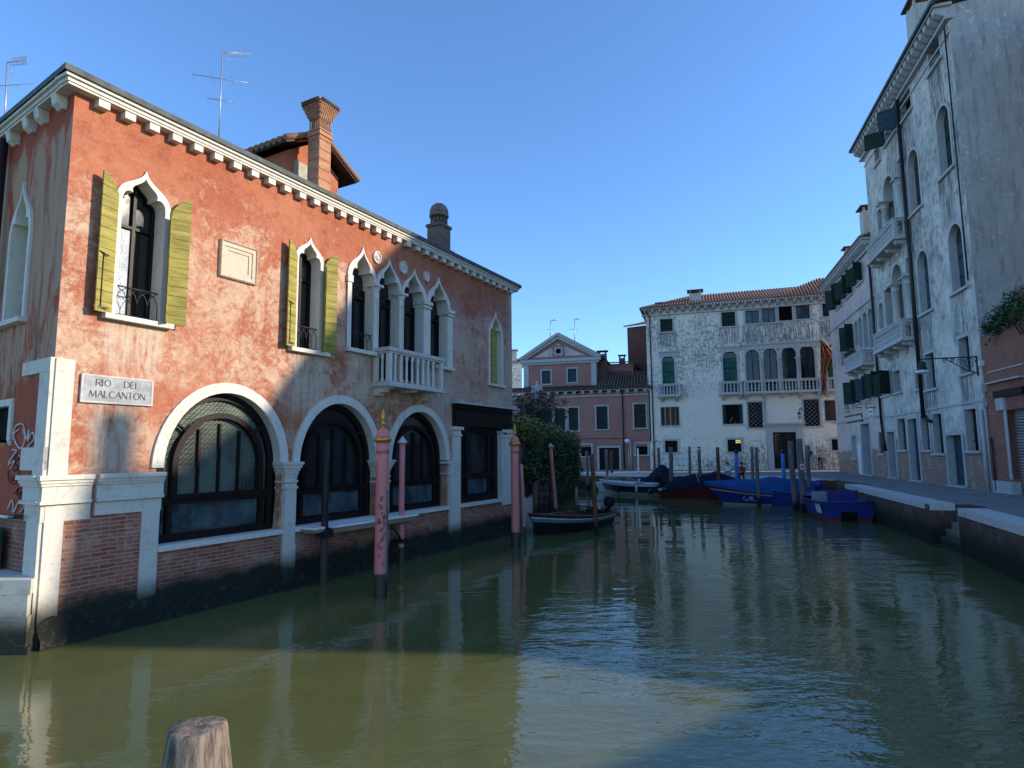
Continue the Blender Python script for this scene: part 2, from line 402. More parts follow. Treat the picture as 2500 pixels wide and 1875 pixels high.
def TREF(u0, u1, z0, zs, zt, z0r=None):
    w = (u1 - u0) / 2; c = (u0 + u1) / 2; h = zt - zs
    L = bez((-w, 0), (-w, .28*h), (-.80*w, .42*h), (-.56*w, .34*h), 8)
    L += bez((-.56*w, .34*h), (-.72*w, .66*h), (-.22*w, .66*h), (0, h), 8)[1:]
    return [(u0, z0)] + [(c + x, zs + y) for x, y in L] + [(c - x, zs + y) for x, y in reversed(L[:-1])] + [(u1, z0 if z0r is None else z0r)]
def shrink(a, d): return (a[0] + d, a[1] - d)

# ------------------------------------------------------------------ setting: water, canal bed, paving
def m_water():
    N = NT('canal_water', .015, .5); N.set('IOR', 1.52)
    P = N.world(); X = N.xyz(P)
    N.set('Base Color', N.mix(N.ramp(N.noise(.25, 4, .6, P), .35, .65), (.092, .102, .036), (.120, .128, .046)))
    rot = (0, 0, radians(-14))
    a = N.noise(1.0, 1.5, .5, N.map((1.0, 2.2, 1), vec=P, rot=rot), .25)
    b = N.noise(1.0, 2.5, .6, N.map((3.6, 7.5, 1), vec=P, rot=rot), .3)
    c = N.noise(1.0, 1, .5, N.map((.22, .5, 1), vec=P, rot=rot))
    calm = N.math('MULTIPLY_ADD', N.ramp(N.noise(.16, 2, .5, P), .38, .62), .75, .25)
    left = N.ramp(N.math('MULTIPLY_ADD', X[1], -.5, X[0]), -8.0, -2.0)
    near = N.ramp(X[1], 26.0, 9.0)
    h = N.math('ADD', N.math('MULTIPLY', a, .36), N.math('MULTIPLY', b, N.math('MULTIPLY_ADD', near, .12, .06)))
    h = N.math('MULTIPLY', h, N.math('MULTIPLY', calm, N.math('MULTIPLY_ADD', left, .7, .3)))
    h = N.math('ADD', h, N.math('MULTIPLY', c, .35))
    N.bump(h, 1.0, .075); return N.m
def m_paving():
    N = NT('grey_trachyte_paving', .85, .2)
    c, f = N.brick((.20, .195, .19), (.25, .245, .235), (.11, .11, .105), vec=N.co, w=.9, h=.45, mo=.012)
    N.set('Base Color', N.mix(N.ramp(N.noise(1.2, 7, .7), .35, .75), c, (.29, .28, .265))); N.bump(f, .3, .01); return N.m
w = MB().mat(m_water()); w.poly([(-250, -60, 0), (250, -60, 0), (250, 300, 0), (-250, 300, 0)])
tag(w.build('canal_water'), 'green rippled canal water between the houses', 'water', kind='structure')
g = MB().mat(plain('canal_mud', (.05, .05, .035))); g.poly([(-400, -100, -1.5), (400, -100, -1.5), (400, 500, -1.5), (-400, 500, -1.5)])
tag(g.build('ground'), 'muddy canal bed and ground under the town', 'ground', kind='structure')

# fondamenta outline (z = HF), kerb edge from the right of the camera round to the far side
RTA = radians(180 + 15.83)
RT = Facade((23.54397, 44.39707), RTA)            # right-hand row of palaces: u 0 far .. 11.3 pink, 11.3..23.1 tall, then brick
WH = Facade((11.7317, 52.1924), radians(107.30))  # white palace at the end
PK = Facade((0.2, 55.6), radians(106.0))          # pink house with gable
E0 = [Vector((7.2, 0.0, 0)), Vector((9.98, 12.17, 0)), Vector((11.47, 16.03, 0))]
E1 = [Vector((11.75, 17.51, 0)), Vector((14.85, 27.66, 0))]
E2 = [Vector((15.75, 32.0, 0)), Vector((16.0, 35.2, 0)), Vector((9.3, 41.2, 0)), Vector((4.2, 46.6, 0)), Vector((-2, 52, 0))]
notch1 = [Vector((12.55, 16.35, 0)), Vector((12.75, 17.3, 0))]     # landing stair recess
notch2 = [Vector((16.0, 27.5, 0)), Vector((16.6, 31.9, 0))]
edge = E0 + notch1 + E1 + notch2 + E2
outer = [Vector((-2, 75, 0)), Vector((45, 75, 0)), Vector((45, -5, 0)), Vector((7.2, -5, 0))]
pv = MB().mat(m_paving())
pts = edge + outer
tri = tessellate_polygon([[Vector((p.x, p.y, 0)) for p in pts]]); b = pv.V([(p.x, p.y, HF) for p in pts])
for t in tri: pv.face([b + i for i in t])
tag(pv.build('pavement'), 'grey stone paved fondamenta along the houses', 'pavement', kind='structure')
M['quay'] = m_brick('quay_brick', (.13, .06, .045), (.17, .10, .07), (.13, .12, .10), algae=(.30, 1.0), patch=.3)
M['kerb'] = m_stone('kerb_stone', (.62, .60, .56), (.30, .29, .27), .45, streak=False)
def thick(line, dz0, dz1, wid, mb, inward=1):
    """sheet of stone following an edge, wid metres to the land side"""
    n = len(line); off = []
    for i, p in enumerate(line):
        d = (line[min(i+1, n-1)] - line[max(i-1, 0)]).normalized(); off.append(p + Vector((d.y, -d.x, 0)) * wid)
    for i in range(n - 1):
        a, b_, c, d = line[i], line[i+1], off[i+1], off[i]
        q = [(p.x, p.y, z) for z in (dz0, dz1) for p in (a, b_, c, d)]
        k = mb.V(q)
        for f in ((0,1,5,4),(1,2,6,5),(2,3,7,6),(3,0,4,7),(4,5,6,7),(3,2,1,0)): mb.face([k + x for x in f])
qw = MB().mat(M['quay'])
for L in (E0, E1, E2): thick([p + Vector((.05, 0, 0)) for p in L], -1.4, HF - .17, .5, qw)
nb = [E0[-1]] + notch1 + [E1[0]]
thick(nb, -1.4, HF - .01, .3, qw)
thick([E1[-1]] + notch2 + [E2[0]], -1.4, HF - .01, .3, qw)
tag(qw.build('quay_wall'), 'dark algae-stained brick quay wall under the kerb', 'quay wall', kind='structure')
for nm, L, lab in (('kerb', E0, 'pale stone kerb edging the quay nearest the camera'), ('kerb', E1, 'pale stone kerb beside the blue workboat'), ('kerb', E2, 'pale stone kerb curving round the far end of the basin')):
    k = MB().mat(M['kerb']); thick(L, HF - .165, HF + .03, .62, k); tag(k.build(nm), lab, 'kerb', kind='structure')
# landing stairs in the first recess
sp = MB().mat(m_stone('wet_steps', (.30, .28, .24), (.08, .08, .06), .7, algae=(.1, .7)))
d0 = (E1[0] - E0[-1]); dd = d0.normalized(); nn = Vector((dd.y, -dd.x, 0))
for i in range(5):
    a = E0[-1] + dd * .02 + nn * (.12 + .16 * i - .1); 
    q = [a, a + dd * (d0.length - .04), a + dd * (d0.length - .04) + nn * 1.2, a + nn * 1.2]
    z1 = .08 + i * .2; k = sp.V([(p.x, p.y, z) for z in (-1, z1) for p in q])
    for f in ((0,1,5,4),(1,2,6,5),(2,3,7,6),(3,0,4,7),(4,5,6,7)): sp.face([k + x for x in f])
tag(sp.build('landing_steps'), 'worn stone landing steps going down into the canal between two kerbs', 'steps', kind='structure')

# ------------------------------------------------------------------ red palace
RA = radians(29.2297)
RD = Facade((-6.76110782, 8.92617338), RA); LF = Facade((-6.76110782, 8.92617338), radians(124))
LT = RD.M.inverted() @ LF.M                   # side-face coordinates inside the palace's own frame
R = thing('red_palace', 'two-storey red plastered palace with pointed Gothic windows standing in the canal', 'palace', RD.O, RD.phi)
L_ = 13.86
def window(parent, kind, args, y=.3, fw=.10, frame=None, pane=None, sill=None, proud=.04, T=None, outer=None, wallholes=None, casement=True, mull=1, bars=(), name='window', panename='pane', sillmat=None, fmat=None, reveal=None):
    """stone surround (the part) with pane, casement and sill as its own pieces"""
    inn = kind(*args); out = outer if outer else None
    if out is None:
        if kind is RECT: out = RECT(args[0] - fw, args[1] + fw, args[2], args[3] + fw)
        elif kind is ARCH: out = ARCH(args[0] - fw, args[1] + fw, args[2], args[3] + fw, zs=(args[4] if len(args) > 4 else args[3] - (args[1] - args[0]) / 2))
    f = MB(T).mat(fmat or M['stone']); f.band(inn, out, -proud, .03, yin=y)
    if reveal:                                      # inner side of the opening in another finish
        f.mat(reveal)
    o = f.build(name, parent)
    if wallholes is not None: wallholes.append([((a[0] + b[0]) / 2, (a[1] + b[1]) / 2) for a, b in zip(inn, out)])
    if pane:
        p = MB(T).mat(pane); p.fill(inn, y=y - .005); p.build(panename, o)
    if casement:
        c = MB(T).mat(casement if casement is not True else M['darkwood'])
        u0, u1, z0, z1 = args[0], args[1], min(p[1] for p in inn), max(p[1] for p in inn)
        cz = (u0 + u1) / 2; t = .05
        si = [(cz + (u - cz) * (1 - 2 * t / (u1 - u0)), z0 + t + (z - z0) * (1 - 1.7 * t / (z1 - z0))) for u, z in inn]
        c.band(si, inn, y - .06, y - .01)
        c.box(u0, u1, y - .06, y - .01, z0, z0 + t)
        for i in range(mull): 
            x = u0 + (u1 - u0) * (i + 1) / (mull + 1); zt = [z for u, z in inn if abs(u - x) < (u1 - u0) * .3]
            c.box(x - .025, x + .025, y - .07, y - .012, z0, max(zt) - .02 if kind is not RECT else z1)
        for z in bars: c.box(u0, u1, y - .065, y - .011, z - .025, z + .025)
        c.build('casement', o)
    if sill:
        s_ = MB(T).mat(sillmat or M['stone']); a, b, h = sill; s_.box(a, b, -proud - .09, y if y < .2 else .2, args[2] - h, args[2] - .002); s_.build('sill', o)
    return o
holes = []
# --- ogee windows 1, 2 with iron rail and olive shutters
def ogee_win(u0, u1, z0, zs, zt, fw, holes, parent=R, T=None, pane='glass', mats=None, y=.32, **k):
    inn = TREF(u0, u1, z0, zs, zt - fw * 1.6); out = OGEE(u0 - fw, u1 + fw, z0, zs + .01, zt)
    return window(parent, TREF, (u0, u1, z0, zs, zt - fw * 1.6), y=y, outer=out, wallholes=holes, T=T, pane=M[pane], **k)
def rail(parent, u0, u1, z0, z1, y=.02, T=None):
    r = MB(T).mat(M['iron']); n = max(3, int((u1 - u0) / .14)); w = (u1 - u0) / n
    r.tube((u0, y, z1), (u1, y, z1), .012); r.tube((u0, y, z0 + .03), (u1, y, z0 + .03), .008)
    for i in range(n):
        a = u0 + w * i; h = z1 - z0
        for s_ in (0, 1):
            P = [(a + (w if s_ else 0), y, z0), (a + (w if s_ else 0), y, z0 + h * .55), (a + w * (.75 if s_ else .25), y, z0 + h * .8), (a + w * (0 if s_ else 1), y, z1)]
            r.path(P, .007, 5)
    return r.build('window_rail', parent)
def shutter_leaf(parent, u_h, u_o, z0, zt_h, zt_o, ang, mat, T=None, y0=-.05, th=.035, name='shutter', hw=True):
    """leaf hinged at u_h swung to the side u_o, its free edge standing ang metres off the wall, curved head"""
    s_ = MB(T).mat(mat); n = 6; d = u_o - u_h
    top = [(u_h + d * t, y0 - ang * t, zt_h + (zt_o - zt_h) * (1 - (1 - t) ** 2)) for t in [i / n for i in range(n + 1)]]
    F_ = [(u_h, y0, z0)] + top + [(u_o, y0 - ang, z0)]
    fr = [(u, y - th, z) for u, y, z in F_]
    s_.poly(fr); s_.poly(list(reversed(F_)))
    k = len(F_); a = s_.V(F_); b = s_.V(fr)
    for i in range(k): j = (i + 1) % k; s_.face((a + i, a + j, b + j, b + i))
    o = s_.build(name, parent)
    if hw:
        h = MB(T).mat(M['iron']); um = u_h + d * .72; ym = y0 - ang * .72 - th - .01
        h.tube((um, ym, z0 + .08), (um, ym, z0 + .95), .008); h.tube((um - .07, ym - .01, z0 + .95), (um + .07, ym - .01, z0 + .9), .012)
        h.box(um - .1, um + .12, ym - .005, ym + .012, z0 + .06, z0 + .09); h.build('latch', o)
    return o
w1 = ogee_win(.78, 1.49, 4.95, 6.90, 7.51, .095, holes, pane='glass', sill=(.59, 1.70, .085), mull=1, bars=(6.55,))
w2 = ogee_win(4.43, 5.04, 4.95, 6.90, 7.48, .095, holes, pane='glass', sill=(4.24, 5.32, .085), mull=1, bars=(6.55,))
for wo, a, b in ((w1, .80, 1.47), (w2, 4.45, 5.02)): rail(wo, a, b, 4.955, 5.45)
cu = MB().mat(plain('lace_curtain', (.42, .45, .48), .9)); 
cu.box(.85, 1.10, .285, .30, 5.02, 6.5); cu.build('curtain', w1)
cu = MB().mat(plain('lace_curtain2', (.36, .37, .36), .9)); cu.box(4.50, 4.72, .285, .30, 5.02, 6.5); cu.build('curtain', w2)
st = MB().mat(M['white'])
for k in range(46):
    st.box(.90 + .03 * sin(k * 1.7) + (.09 if k % 2 else 0), .915 + .03 * sin(k * 1.7) + (.09 if k % 2 else 0), .272, .28, 5.15 + k * .028, 5.165 + k * .028)
st.build('string_lights', w1)
for wo, u0, u1 in ((w1, .70, 1.57), (w2, 4.35, 5.12)):
    shutter_leaf(wo, u0, u0 - .29, 4.935, 6.92, 7.20, .09, M['olive'])
    shutter_leaf(wo, u1 + .02, u1 - .10, 4.935, 6.80, 6.85, .16, M['olive'], y0=-.06, hw=False)
    shutter_leaf(wo, u1 + .02, u1 + .30, 4.935, 6.95, 7.22, .10, M['olive'], hw=False)
# --- the four-light window with columns
q = []
Q = [(6.02, 6.79, 5.18), (6.97, 7.76, 4.46), (7.94, 8.79, 4.46), (9.10, 9.93, 5.18)]
tops = [7.75, 7.73, 7.72, 7.76]; zsp = 6.90
qw_ = None
inn_all = []; 
for i, ((a, b, z0), zt) in enumerate(zip(Q, tops)):
    inn = TREF(a, b, z0, zsp, zt - .15); 
    lo = [.14, .09, .09, .155][i]; ro = [.09, .09, .155, .14][i]
    out = OGEE(a - lo, b + ro, z0, zsp, zt)
    m = MB().mat(M['stone']); m.band(inn, out, -.045 - .002 * i, .03, yin=.34); o = m.build('window', R)
    p = MB().mat(M['glass']); p.fill(inn, y=.335); p.build('pane', o)
    c = MB().mat(M['darkwood']); c.box(a, a + .06, .26, .33, z0, 6.75); c.box(b - .06, b, .26, .33, z0, 6.75); c.box((a+b)/2 - .03, (a+b)/2 + .03, .25, .33, z0, 6.55)
    c.box(a, b, .255, .33, 6.50, 6.58); c.box(a, b, .26, .33, z0, z0 + .1); c.build('casement', o)
    holes.append([((x[0] + y_[0]) / 2, (x[1] + y_[1]) / 2) for x, y_ in zip(inn, out)])
    if i in (0, 3):
        s_ = MB().mat(M['stone']); s_.box(a - .15, b + (.09 if i == 0 else .26), -.13, .12, z0 - .09, z0 - .002); s_.build('sill', o)
    if i == 0: rail(o, a, b, z0, z0 + .42)
def column(mb, u, y, z0, z1, r):
    mb.box(u - r * 1.35, u + r * 1.35, y - r * 1.35, y + r * 1.35, z0, z0 + .09)
    mb.lathe([(r * 1.3, z0 + .09), (r * 1.3, z0 + .13), (r * 1.05, z0 + .17), (r, z0 + .25), (r * .88, z1 - .36), (r * 1.12, z1 - .34), (r * 1.12, z1 - .31), (r * .9, z1 - .29), (r * 1.05, z1 - .2), (r * 1.5, z1 - .08), (r * 1.62, z1 - .06)], (u, y), 14)
    mb.box(u - r * 1.75, u + r * 1.75, y - r * 1.75, y + r * 1.75, z1 - .065, z1)
for u, zb in ((6.88, 5.09), (7.85, 4.46)):
    c = MB().mat(M['stone']); column(c, u, .0, zb, 6.905, .085); c.build('column', R)
c = MB().mat(M['stone']); c.box(8.80, 9.09, -.052, .30, 4.46, 6.9); c.box(8.77, 9.12, -.09, .31, 6.72, 6.78); c.box(8.75, 9.14, -.11, .31, 6.82, 6.91); c.build('pier', R)
c = MB().mat(M['stone']); c.box(9.945, 10.19, -.053, .30, 5.18, 6.9); c.box(9.93, 10.22, -.09, .31, 6.70, 6.76); c.box(9.92, 10.24, -.10, .31, 6.80, 6.89); c.build('pier', R)
c = MB().mat(M['stone']); c.box(5.88, 6.01, -.052, .30, 5.18, 6.9); c.box(5.86, 6.03, -.08, .31, 6.76, 6.92); c.build('pier', R)
# --- balcony
bal = MB().mat(M['stone_d']); bal.box(6.80, 9.12, -.56, .0, 4.33, 4.40); bal.box(6.84, 9.08, -.52, .0, 4.402, 4.46); B = bal.build('balcony', R)
def rail_box(mb, z0, z1, d, e):
    mb.box(6.84 - e, 9.08 + e, -.52 - e, -.40 + e, z0, z1); mb.box(6.84 - e, 6.96 + e, -.397, .0, z0, z1); mb.box(8.96 - e, 9.08 + e, -.397, .0, z0, z1)
hr = MB().mat(M['stone_d']); rail_box(hr, 5.20, 5.29, 0, .03); rail_box(hr, 5.15, 5.197, 0, 0); hr.build('handrail', B)
for (u, y) in ((6.90, -.46), (9.02, -.46), (6.90, -.04), (9.02, -.04)):
    p = MB().mat(M['stone']); p.box(u - .055, u + .055, y - .055, y + .055, 4.462, 5.148); p.build('post', B)
bl = MB().mat(M['stone']); bl.lathe([(.05, 4.462), (.05, 4.52), (.032, 4.55), (.036, 4.75), (.03, 5.0), (.045, 5.06), (.05, 5.09), (.05, 5.148)], (0, 0), 8)
b0 = None
spots = [(7.12 + .222 * k, -.46) for k in range(8)] + [(6.90, -.25), (9.02, -.25)]
for (u, y) in spots:
    if b0 is None: b0 = bl.build('baluster', B); o = b0
    else: o = b0.copy(); COL.objects.link(o); o.parent = B
    o.location = (u, y, 0)
for u in (6.98, 7.95, 8.88):
    b = MB(); b.mat(M['stone']); pr = [(0, 4.13), (-.14, 4.12), (-.18, 4.19), (-.30, 4.20), (-.36, 4.27), (-.45, 4.28), (-.48, 4.328), (0, 4.328)]
    if u == 7.95: pr = [(0, 4.26), (-.4, 4.26), (-.45, 4.328), (0, 4.328)]
    for s_, w in ((0, .09),): b.rings([[(u - .09, y, z) for y, z in pr], [(u + .09, y, z) for y, z in pr]])
    b.build('bracket', B)
# --- last blind window
lw = ogee_win(12.36, 13.10, 4.94, 6.52, 7.40, .09, holes, pane='olive_v', y=.16, sill=(12.2, 13.26, .08), casement=False)
s_ = MB().mat(M['iron']); s_.box(12.728, 12.74, .145, .153, 4.94, 7.0); s_.build('shutter_joint', lw)
# --- roundels and the framed plaque
for u, z, r in ((6.90, 7.62, .14), (7.92, 7.63, .145), (8.94, 7.64, .125)):
    p = MB().mat(M['stone']); n = 20
    T = [(u + cos(2*pi*i/n) * r, z + sin(2*pi*i/n) * r * 1.15) for i in range(n)]; t2 = [(u + (a - u) * .78, z + (b - z) * .78) for a, b in T]
    p.band(t2, T, -.05, .02, closed=True); p.prism(t2, -.025, .0)
    rr = random.Random(int(u * 10))
    for k in range(9): a, d = rr.random() * 6.28, rr.random() * .07; p.lathe([(0.001, 0), (.02, .005), (.001, .01)], (0, 0), 6) if 0 else p.tube((u + cos(a) * d, -.02, z + sin(a) * d), (u + cos(a + 1) * d * .9, -.045, z + sin(a + 1) * d), .022, .012, 6)
    p.build('roundel', R)
p = MB().mat(m_stone('creamy_relief_stone', (.56, .47, .36), (.34, .25, .18), .6)); o4 = RECT(2.56, 3.37, 6.045, 6.765); i4 = RECT(2.66, 3.27, 6.145, 6.665); j4 = RECT(2.73, 3.20, 6.215, 6.595)
p.band(i4, o4, -.05, 0, closed=True); p.band(j4, i4, -.03, 0, closed=True); p.prism(j4, -.012, .0)
for k in range(17):
    for z in (6.06, 6.75): p.tube((2.575 + k * .049, -.05, z), (2.575 + k * .049 + .02, -.07, z + .012), .018, .014, 6)
    for u in (2.575, 3.355): p.tube((u, -.05, 6.07 + k * .042), (u + .01, -.07, 6.09 + k * .042), .018, .014, 6)
p.build('carved_plaque', R)
# --- ground floor arches
def big_arch(u0, u1, zap, zout, lo, ro, holes, pane, lw, n=26, yd=.22):
    zs, zb = 2.5, 1.215
    inn = ARCH(u0, u1, zb, zap, zs, n); out = ARCH(u0 - lo, u1 + ro, zb, zout, zs, n)
    s_ = MB().mat(M['stone']); s_.band(inn[1:-1], out[1:-1], -.05 - lw, .03, yin=yd); o = s_.build('arch', R)
    holes.append([(u0 - .02, zb - .05)] + [((a[0] + b[0]) / 2, (a[1] + b[1]) / 2) for a, b in zip(inn, out)][1:-1] + [(u1 + .02, zb - .05)])
    w = MB().mat(M['darkwood']); t = .13; y0, y1 = yd - .05, yd + .06
    w.band([(u0 + t, zb + .12)] + ARCH(u0 + t, u1 - t, zb, zap - t, zs, n)[1:-1] + [(u1 - t, zb + .12)], inn, y0, y1)
    c, hw = (u0 + u1) / 2, (u1 - u0) / 2
    di, do = hw * .69, hw * .78      # inner arched door frame
    z2 = zs + (zap - zs) * .73
    w.band(ARCH(c - di, c + di, 1.93, z2 - .1, zs, n), ARCH(c - do, c + do, 1.93, z2, zs, n), y0 - .035, y1)
    w.box(u0 + .01, u1 - .01, y0 - .01, y1, zb, zb + .13); w.box(u0 + .01, u1 - .01, y0 - .012, y1, 1.86, 2.02)
    w.box(c - do, c + do, y0 - .05, y1, 1.945, 1.985)
    for sx in (-1, 1):
        w.box(c + sx * do - .05, c + sx * do + .05, y0 - .014, y1, zb + .13, 1.86)
        for a in (.70,): 
            x0, z0 = c + sx * do * cos(a), zs + (z2 - zs) * sin(a); x1, z1 = c + sx * hw * .97 * cos(a * .93), zs + (zap - zs) * .97 * sin(a * .93)
            w.path([(x0, y0, z0), (x1, y0, z1)], .03, 4)
    for k in (-1, 0, 1): w.box(c + k * di * .5 - .02, c + k * di * .5 + .02, y0 + .02, y1, 2.02, z2 - .2 - abs(k) * .12)
    f = w.build('window_frame', R)
    g = MB().mat(pane); g.fill(inn, y=yd + .03); g.build('pane', f)
    g = MB().mat(M['glass_b']); g.box(c - do + .06, c + do - .06, yd - .0, yd + .025, zb + .16, 1.84)
    for sx in (-1, 1): g.box(*sorted((c + sx * (do + .07), c + sx * (hw - .15))), yd, yd + .025, zb + .16, 1.84)
    g.build('lower_pane', f)
big_arch(1.70, 4.11, 3.86, 4.05, .20, .20, holes, M['crown'], 0)
big_arch(4.60, 6.95, 3.85, 4.04, .18, .20, holes, M['glass'], .003)
big_arch(7.53, 9.88, 3.82, 4.01, .20, .20, holes, M['glass'], 0)
# sills
for a, b in ((1.66, 4.19), (4.46, 7.02), (7.42, 10.01), (10.54, 13.0)):
    s_ = MB().mat(M['stone']); s_.box(a, b, -.11, .3, 1.115, 1.213); s_.build('sill', R)
def cap_col(u, w, zb=.15):
    c = MB().mat(M['stone_wet']); c.box(u - w * .52, u + w * .52, -.10, .28, -1.0, .86)
    c.box(u - w / 2, u + w / 2, -.085, .2, .86, 2.12); c.box(u - w * .56, u + w * .56, -.11, .2, 2.0, 2.05); c.box(u - w * .56, u + w * .56, -.11, .2, 2.13, 2.17)
    for k in range(5): t = k / 4; e = w * (.5 + .30 * t * t); c.box(u - e, u + e, -.085 - .06 * t, .2, 2.17 + .064 * k, 2.17 + .064 * (k + 1) - .0005)
    c.box(u - w * .88, u + w * .88, -.17, .2, 2.492, 2.55); return c.build('column', R)
cap_col(4.355, .30); cap_col(7.22, .38)
c = MB().mat(M['stone_wet']); c.box(10.03, 10.56, -.09, .28, -1.0, 2.47); c.box(9.86, 10.12, -.12, .2, 2.40, 2.47); c.box(9.90, 10.1, -.10, .2, 2.1, 2.14); c.build('pier', R)
c = MB().mat(M['stone']); c.box(10.21, 10.58, -.08, .2, 2.47, 3.2); c.box(10.19, 10.61, -.11, .2, 3.2, 3.26); c.box(10.17, 10.65, -.14, .2, 3.38, 3.47); c.box(10.21, 10.58, -.085, .2, 3.26, 3.38); c.build('pilaster', R)
c = MB().mat(M['stone']); c.box(13.0, 13.80, -.08, .2, 1.0, 3.2); c.box(12.98, 13.83, -.11, .2, 3.2, 3.26); c.box(12.95, 13.87, -.14, .2, 3.36, 3.46); c.box(13.0, 13.80, -.085, .2, 3.26, 3.36); c.build('pilaster', R)
# shop window and its dark wooden canopy
holes.append(RECT(10.50, 13.10, 1.17, 3.55))
w = MB().mat(M['darkwood']); o4 = [(10.5, 1.2), (10.5, 3.56), (13.1, 3.56), (13.1, 1.2)]; i4 = [(10.85, 1.40), (10.85, 3.30), (12.75, 3.30), (12.75, 1.40)]
w.band(i4, o4, .10, .22, closed=True); w.box(10.84, 12.76, .08, .2, 1.93, 2.08)
for u in (11.15, 12.45): w.box(u - .05, u + .05, .09, .2, 1.4, 3.3)
SW = w.build('shop_window', R); g = MB().mat(M['glass']); g.box(10.85, 12.75, .17, .19, 1.4, 3.3); g.build('pane', SW)
g = MB().mat(M['glass_b']); g.box(11.2, 12.4, .15, .168, 1.45, 1.9); g.build('lower_pane', SW)
w = MB().mat(M['darkwood']); w.box(10.24, 13.62, -.13, .1, 3.50, 3.76); w.box(10.24, 13.62, -.115, .1, 3.762, 3.98); w.box(10.24, 13.62, -.14, .1, 3.982, 4.12)
for k in range(56): w.box(10.27 + k * .06, 10.30 + k * .06, -.165, -.12, 4.0, 4.05)
for k, sx in ((0, 1), (1, -1)):
    for j in range(5): a = 10.62 + j * .08 if sx > 0 else 13.24 - j * .08; w.box(min(a, a + sx * .08), max(a, a + sx * .08), -.12, .08, 3.5 - .2 + j * .04, 3.499)
C_ = w.build('canopy', R)
w = MB().mat(M['stone_g']); w.box(10.10, 13.87, -.30, .0, 4.14, 4.19)
for k in range(4): w.box(10.28 + k * 1.1, 10.4 + k * 1.1, -.28, -.02, 4.192, 4.27)
w.build('shelf', C_)
# corner stonework
c = MB().mat(M['stone_wet'])
c.box(.0, .25, -.055, .1, 2.43, 4.15); c.box(.0, .25, -.05, .1, -1, 1.76); c.build('corner_pilaster', R)
c = MB(LT).mat(M['stone_wet']); c.box(-.36, .03, -.055, .1, 2.43, 3.95); c.box(-1.05, .03, -.06, .1, 3.952, 4.16); c.box(-.83, .03, -.06, .1, 2.50, 2.84); c.box(-.45, .02, -.05, .1, -.2, 1.76)
c.build('side_pilaster', R)
def ledge(mb, a, b):
    for k, (z0, z1, e) in enumerate(((2.36, 2.43, .15), (2.31, 2.36, .12), (2.27, 2.31, .10), (2.06, 2.27, .075), (2.01, 2.06, .105))): mb.box(a - (0 if a else e * .9), b, -e, .06, z0 + .0005, z1)
c = MB().mat(M['stone_wet']); ledge(c, 0, .59); c.box(0.0, .60, -.048, .06, 1.76, 2.0); c.build('ledge', R)
c = MB().mat(M['stone_wet']); ledge(c, .66, 1.70); c.box(.66, 1.69, -.052, .06, 1.80, 2.0); c.build('ledge', R)
c = MB(LT).mat(M['stone_wet'])
for k, (z0, z1, e) in enumerate(((2.36, 2.43, .16), (2.31, 2.36, .13), (2.27, 2.31, .11), (2.06, 2.27, .08), (2.01, 2.06, .11), (1.76, 2.0, .05))): c.box(-.50 - e, .04, -e, .06, z0 + .0005, z1 - .0007)
c.build('ledge', R)
c = MB().mat(M['stone_wet']); c.box(1.38, 1.67, -.055, .1, -1, 1.80); c.build('pilaster', R)
# walls
wl = MB().mat(M['red']); out = [(0, 1.1), (0, 8.42), (L_, 8.42), (L_, 1.1)]
wl.fill(out, holes); 
for h in holes: wl.strip(h, 0, .16, True, True)
# (openings are filled by the frames set inside them)
W0 = wl.build('wall', R)
bw = MB().mat(M['brick_base']); bw.box(0.02, L_ - .02, -.03, .25, -1.3, 1.098); bw.box(.25, 1.38, -.032, .02, 1.0, 1.765); bw.build('brick_base', R)
ms = NT('waterline_growth', .8, .3); mn = ms.noise(9, 8, .75)
ms.set('Base Color', ms.mix(ms.ramp(mn, .5, .72), (.012, .014, .009), (.075, .07, .045))); ms.bump(mn, 1.0, .05)
mo = MB().mat(ms.m); rq = random.Random(4); n = 150; rr_ = []
zz = [-.5, -.05, .06, .16, .27, .38, .48, .56]
for i in range(n + 1):
    u = .02 + (L_ - .04) * i / n; t_ = .26 + .06 * sin(u * 1.7) + .05 * sin(u * 4.3 + 1) + .05 * rq.random()
    rr_.append([(u + rq.uniform(-.02, .02), -(.04 + .13 * (1 - k / 7) ** 1.2 * (1 + .15 * sin(u * 3 + k)) + rq.random() * .02 * (k < 7)) if k < 7 else -.034, zz[k] * (t_ / .45) if k else -.5) for k in range(8)])
mo.rings(rr_, closed=False); mo.build('waterline_growth', R)
sw = MB(LT).mat(M['side']); lh = []
inn = TREF(-2.14, -1.36, 4.93, 6.35, 7.16); 
o = ogee_win(-2.14, -1.36, 4.93, 6.35, 7.33, .095, lh, T=LT, pane='olive_v', y=.22, sill=(-2.5, -1.2, .08), casement=False)
o['label'] = 'closed pointed window on the shaded side wall'
window(R, RECT, (-2.6, -1.56, 2.98, 3.52), y=.1, outer=RECT(-2.72, -1.44, 2.88, 3.63), T=LT, pane=M['dark'], wallholes=lh, casement=False, name='side_window')
sw.fill([(-9, 1.75), (-9, 8.42), (0, 8.42), (0, 1.75)], lh); sw.build('side_wall', R)
sw = MB(LT).mat(m_brick('side_brick', (.20, .07, .045), (.27, .12, .075), (.25, .20, .15))); sw.box(-9, -.02, -.012, .1, -1, 1.765); sw.build('side_base', R)
# inner body (dark rooms), far wall
bd = MB().mat(M['dark']); bd.rings([[(.45, .42, z), (L_ - .1, .42, z), (L_ - .1, 7.5, z), (1.1, 7.5, z)] for z in (-1, 8.3)]); bd.build('interior', R)
fw_ = MB().mat(M['side']); fw_.poly([(L_, 0, -1), (L_, 9, -1), (L_, 9, 8.42), (L_, 0, 8.42)]); fw_.build('end_wall', R)
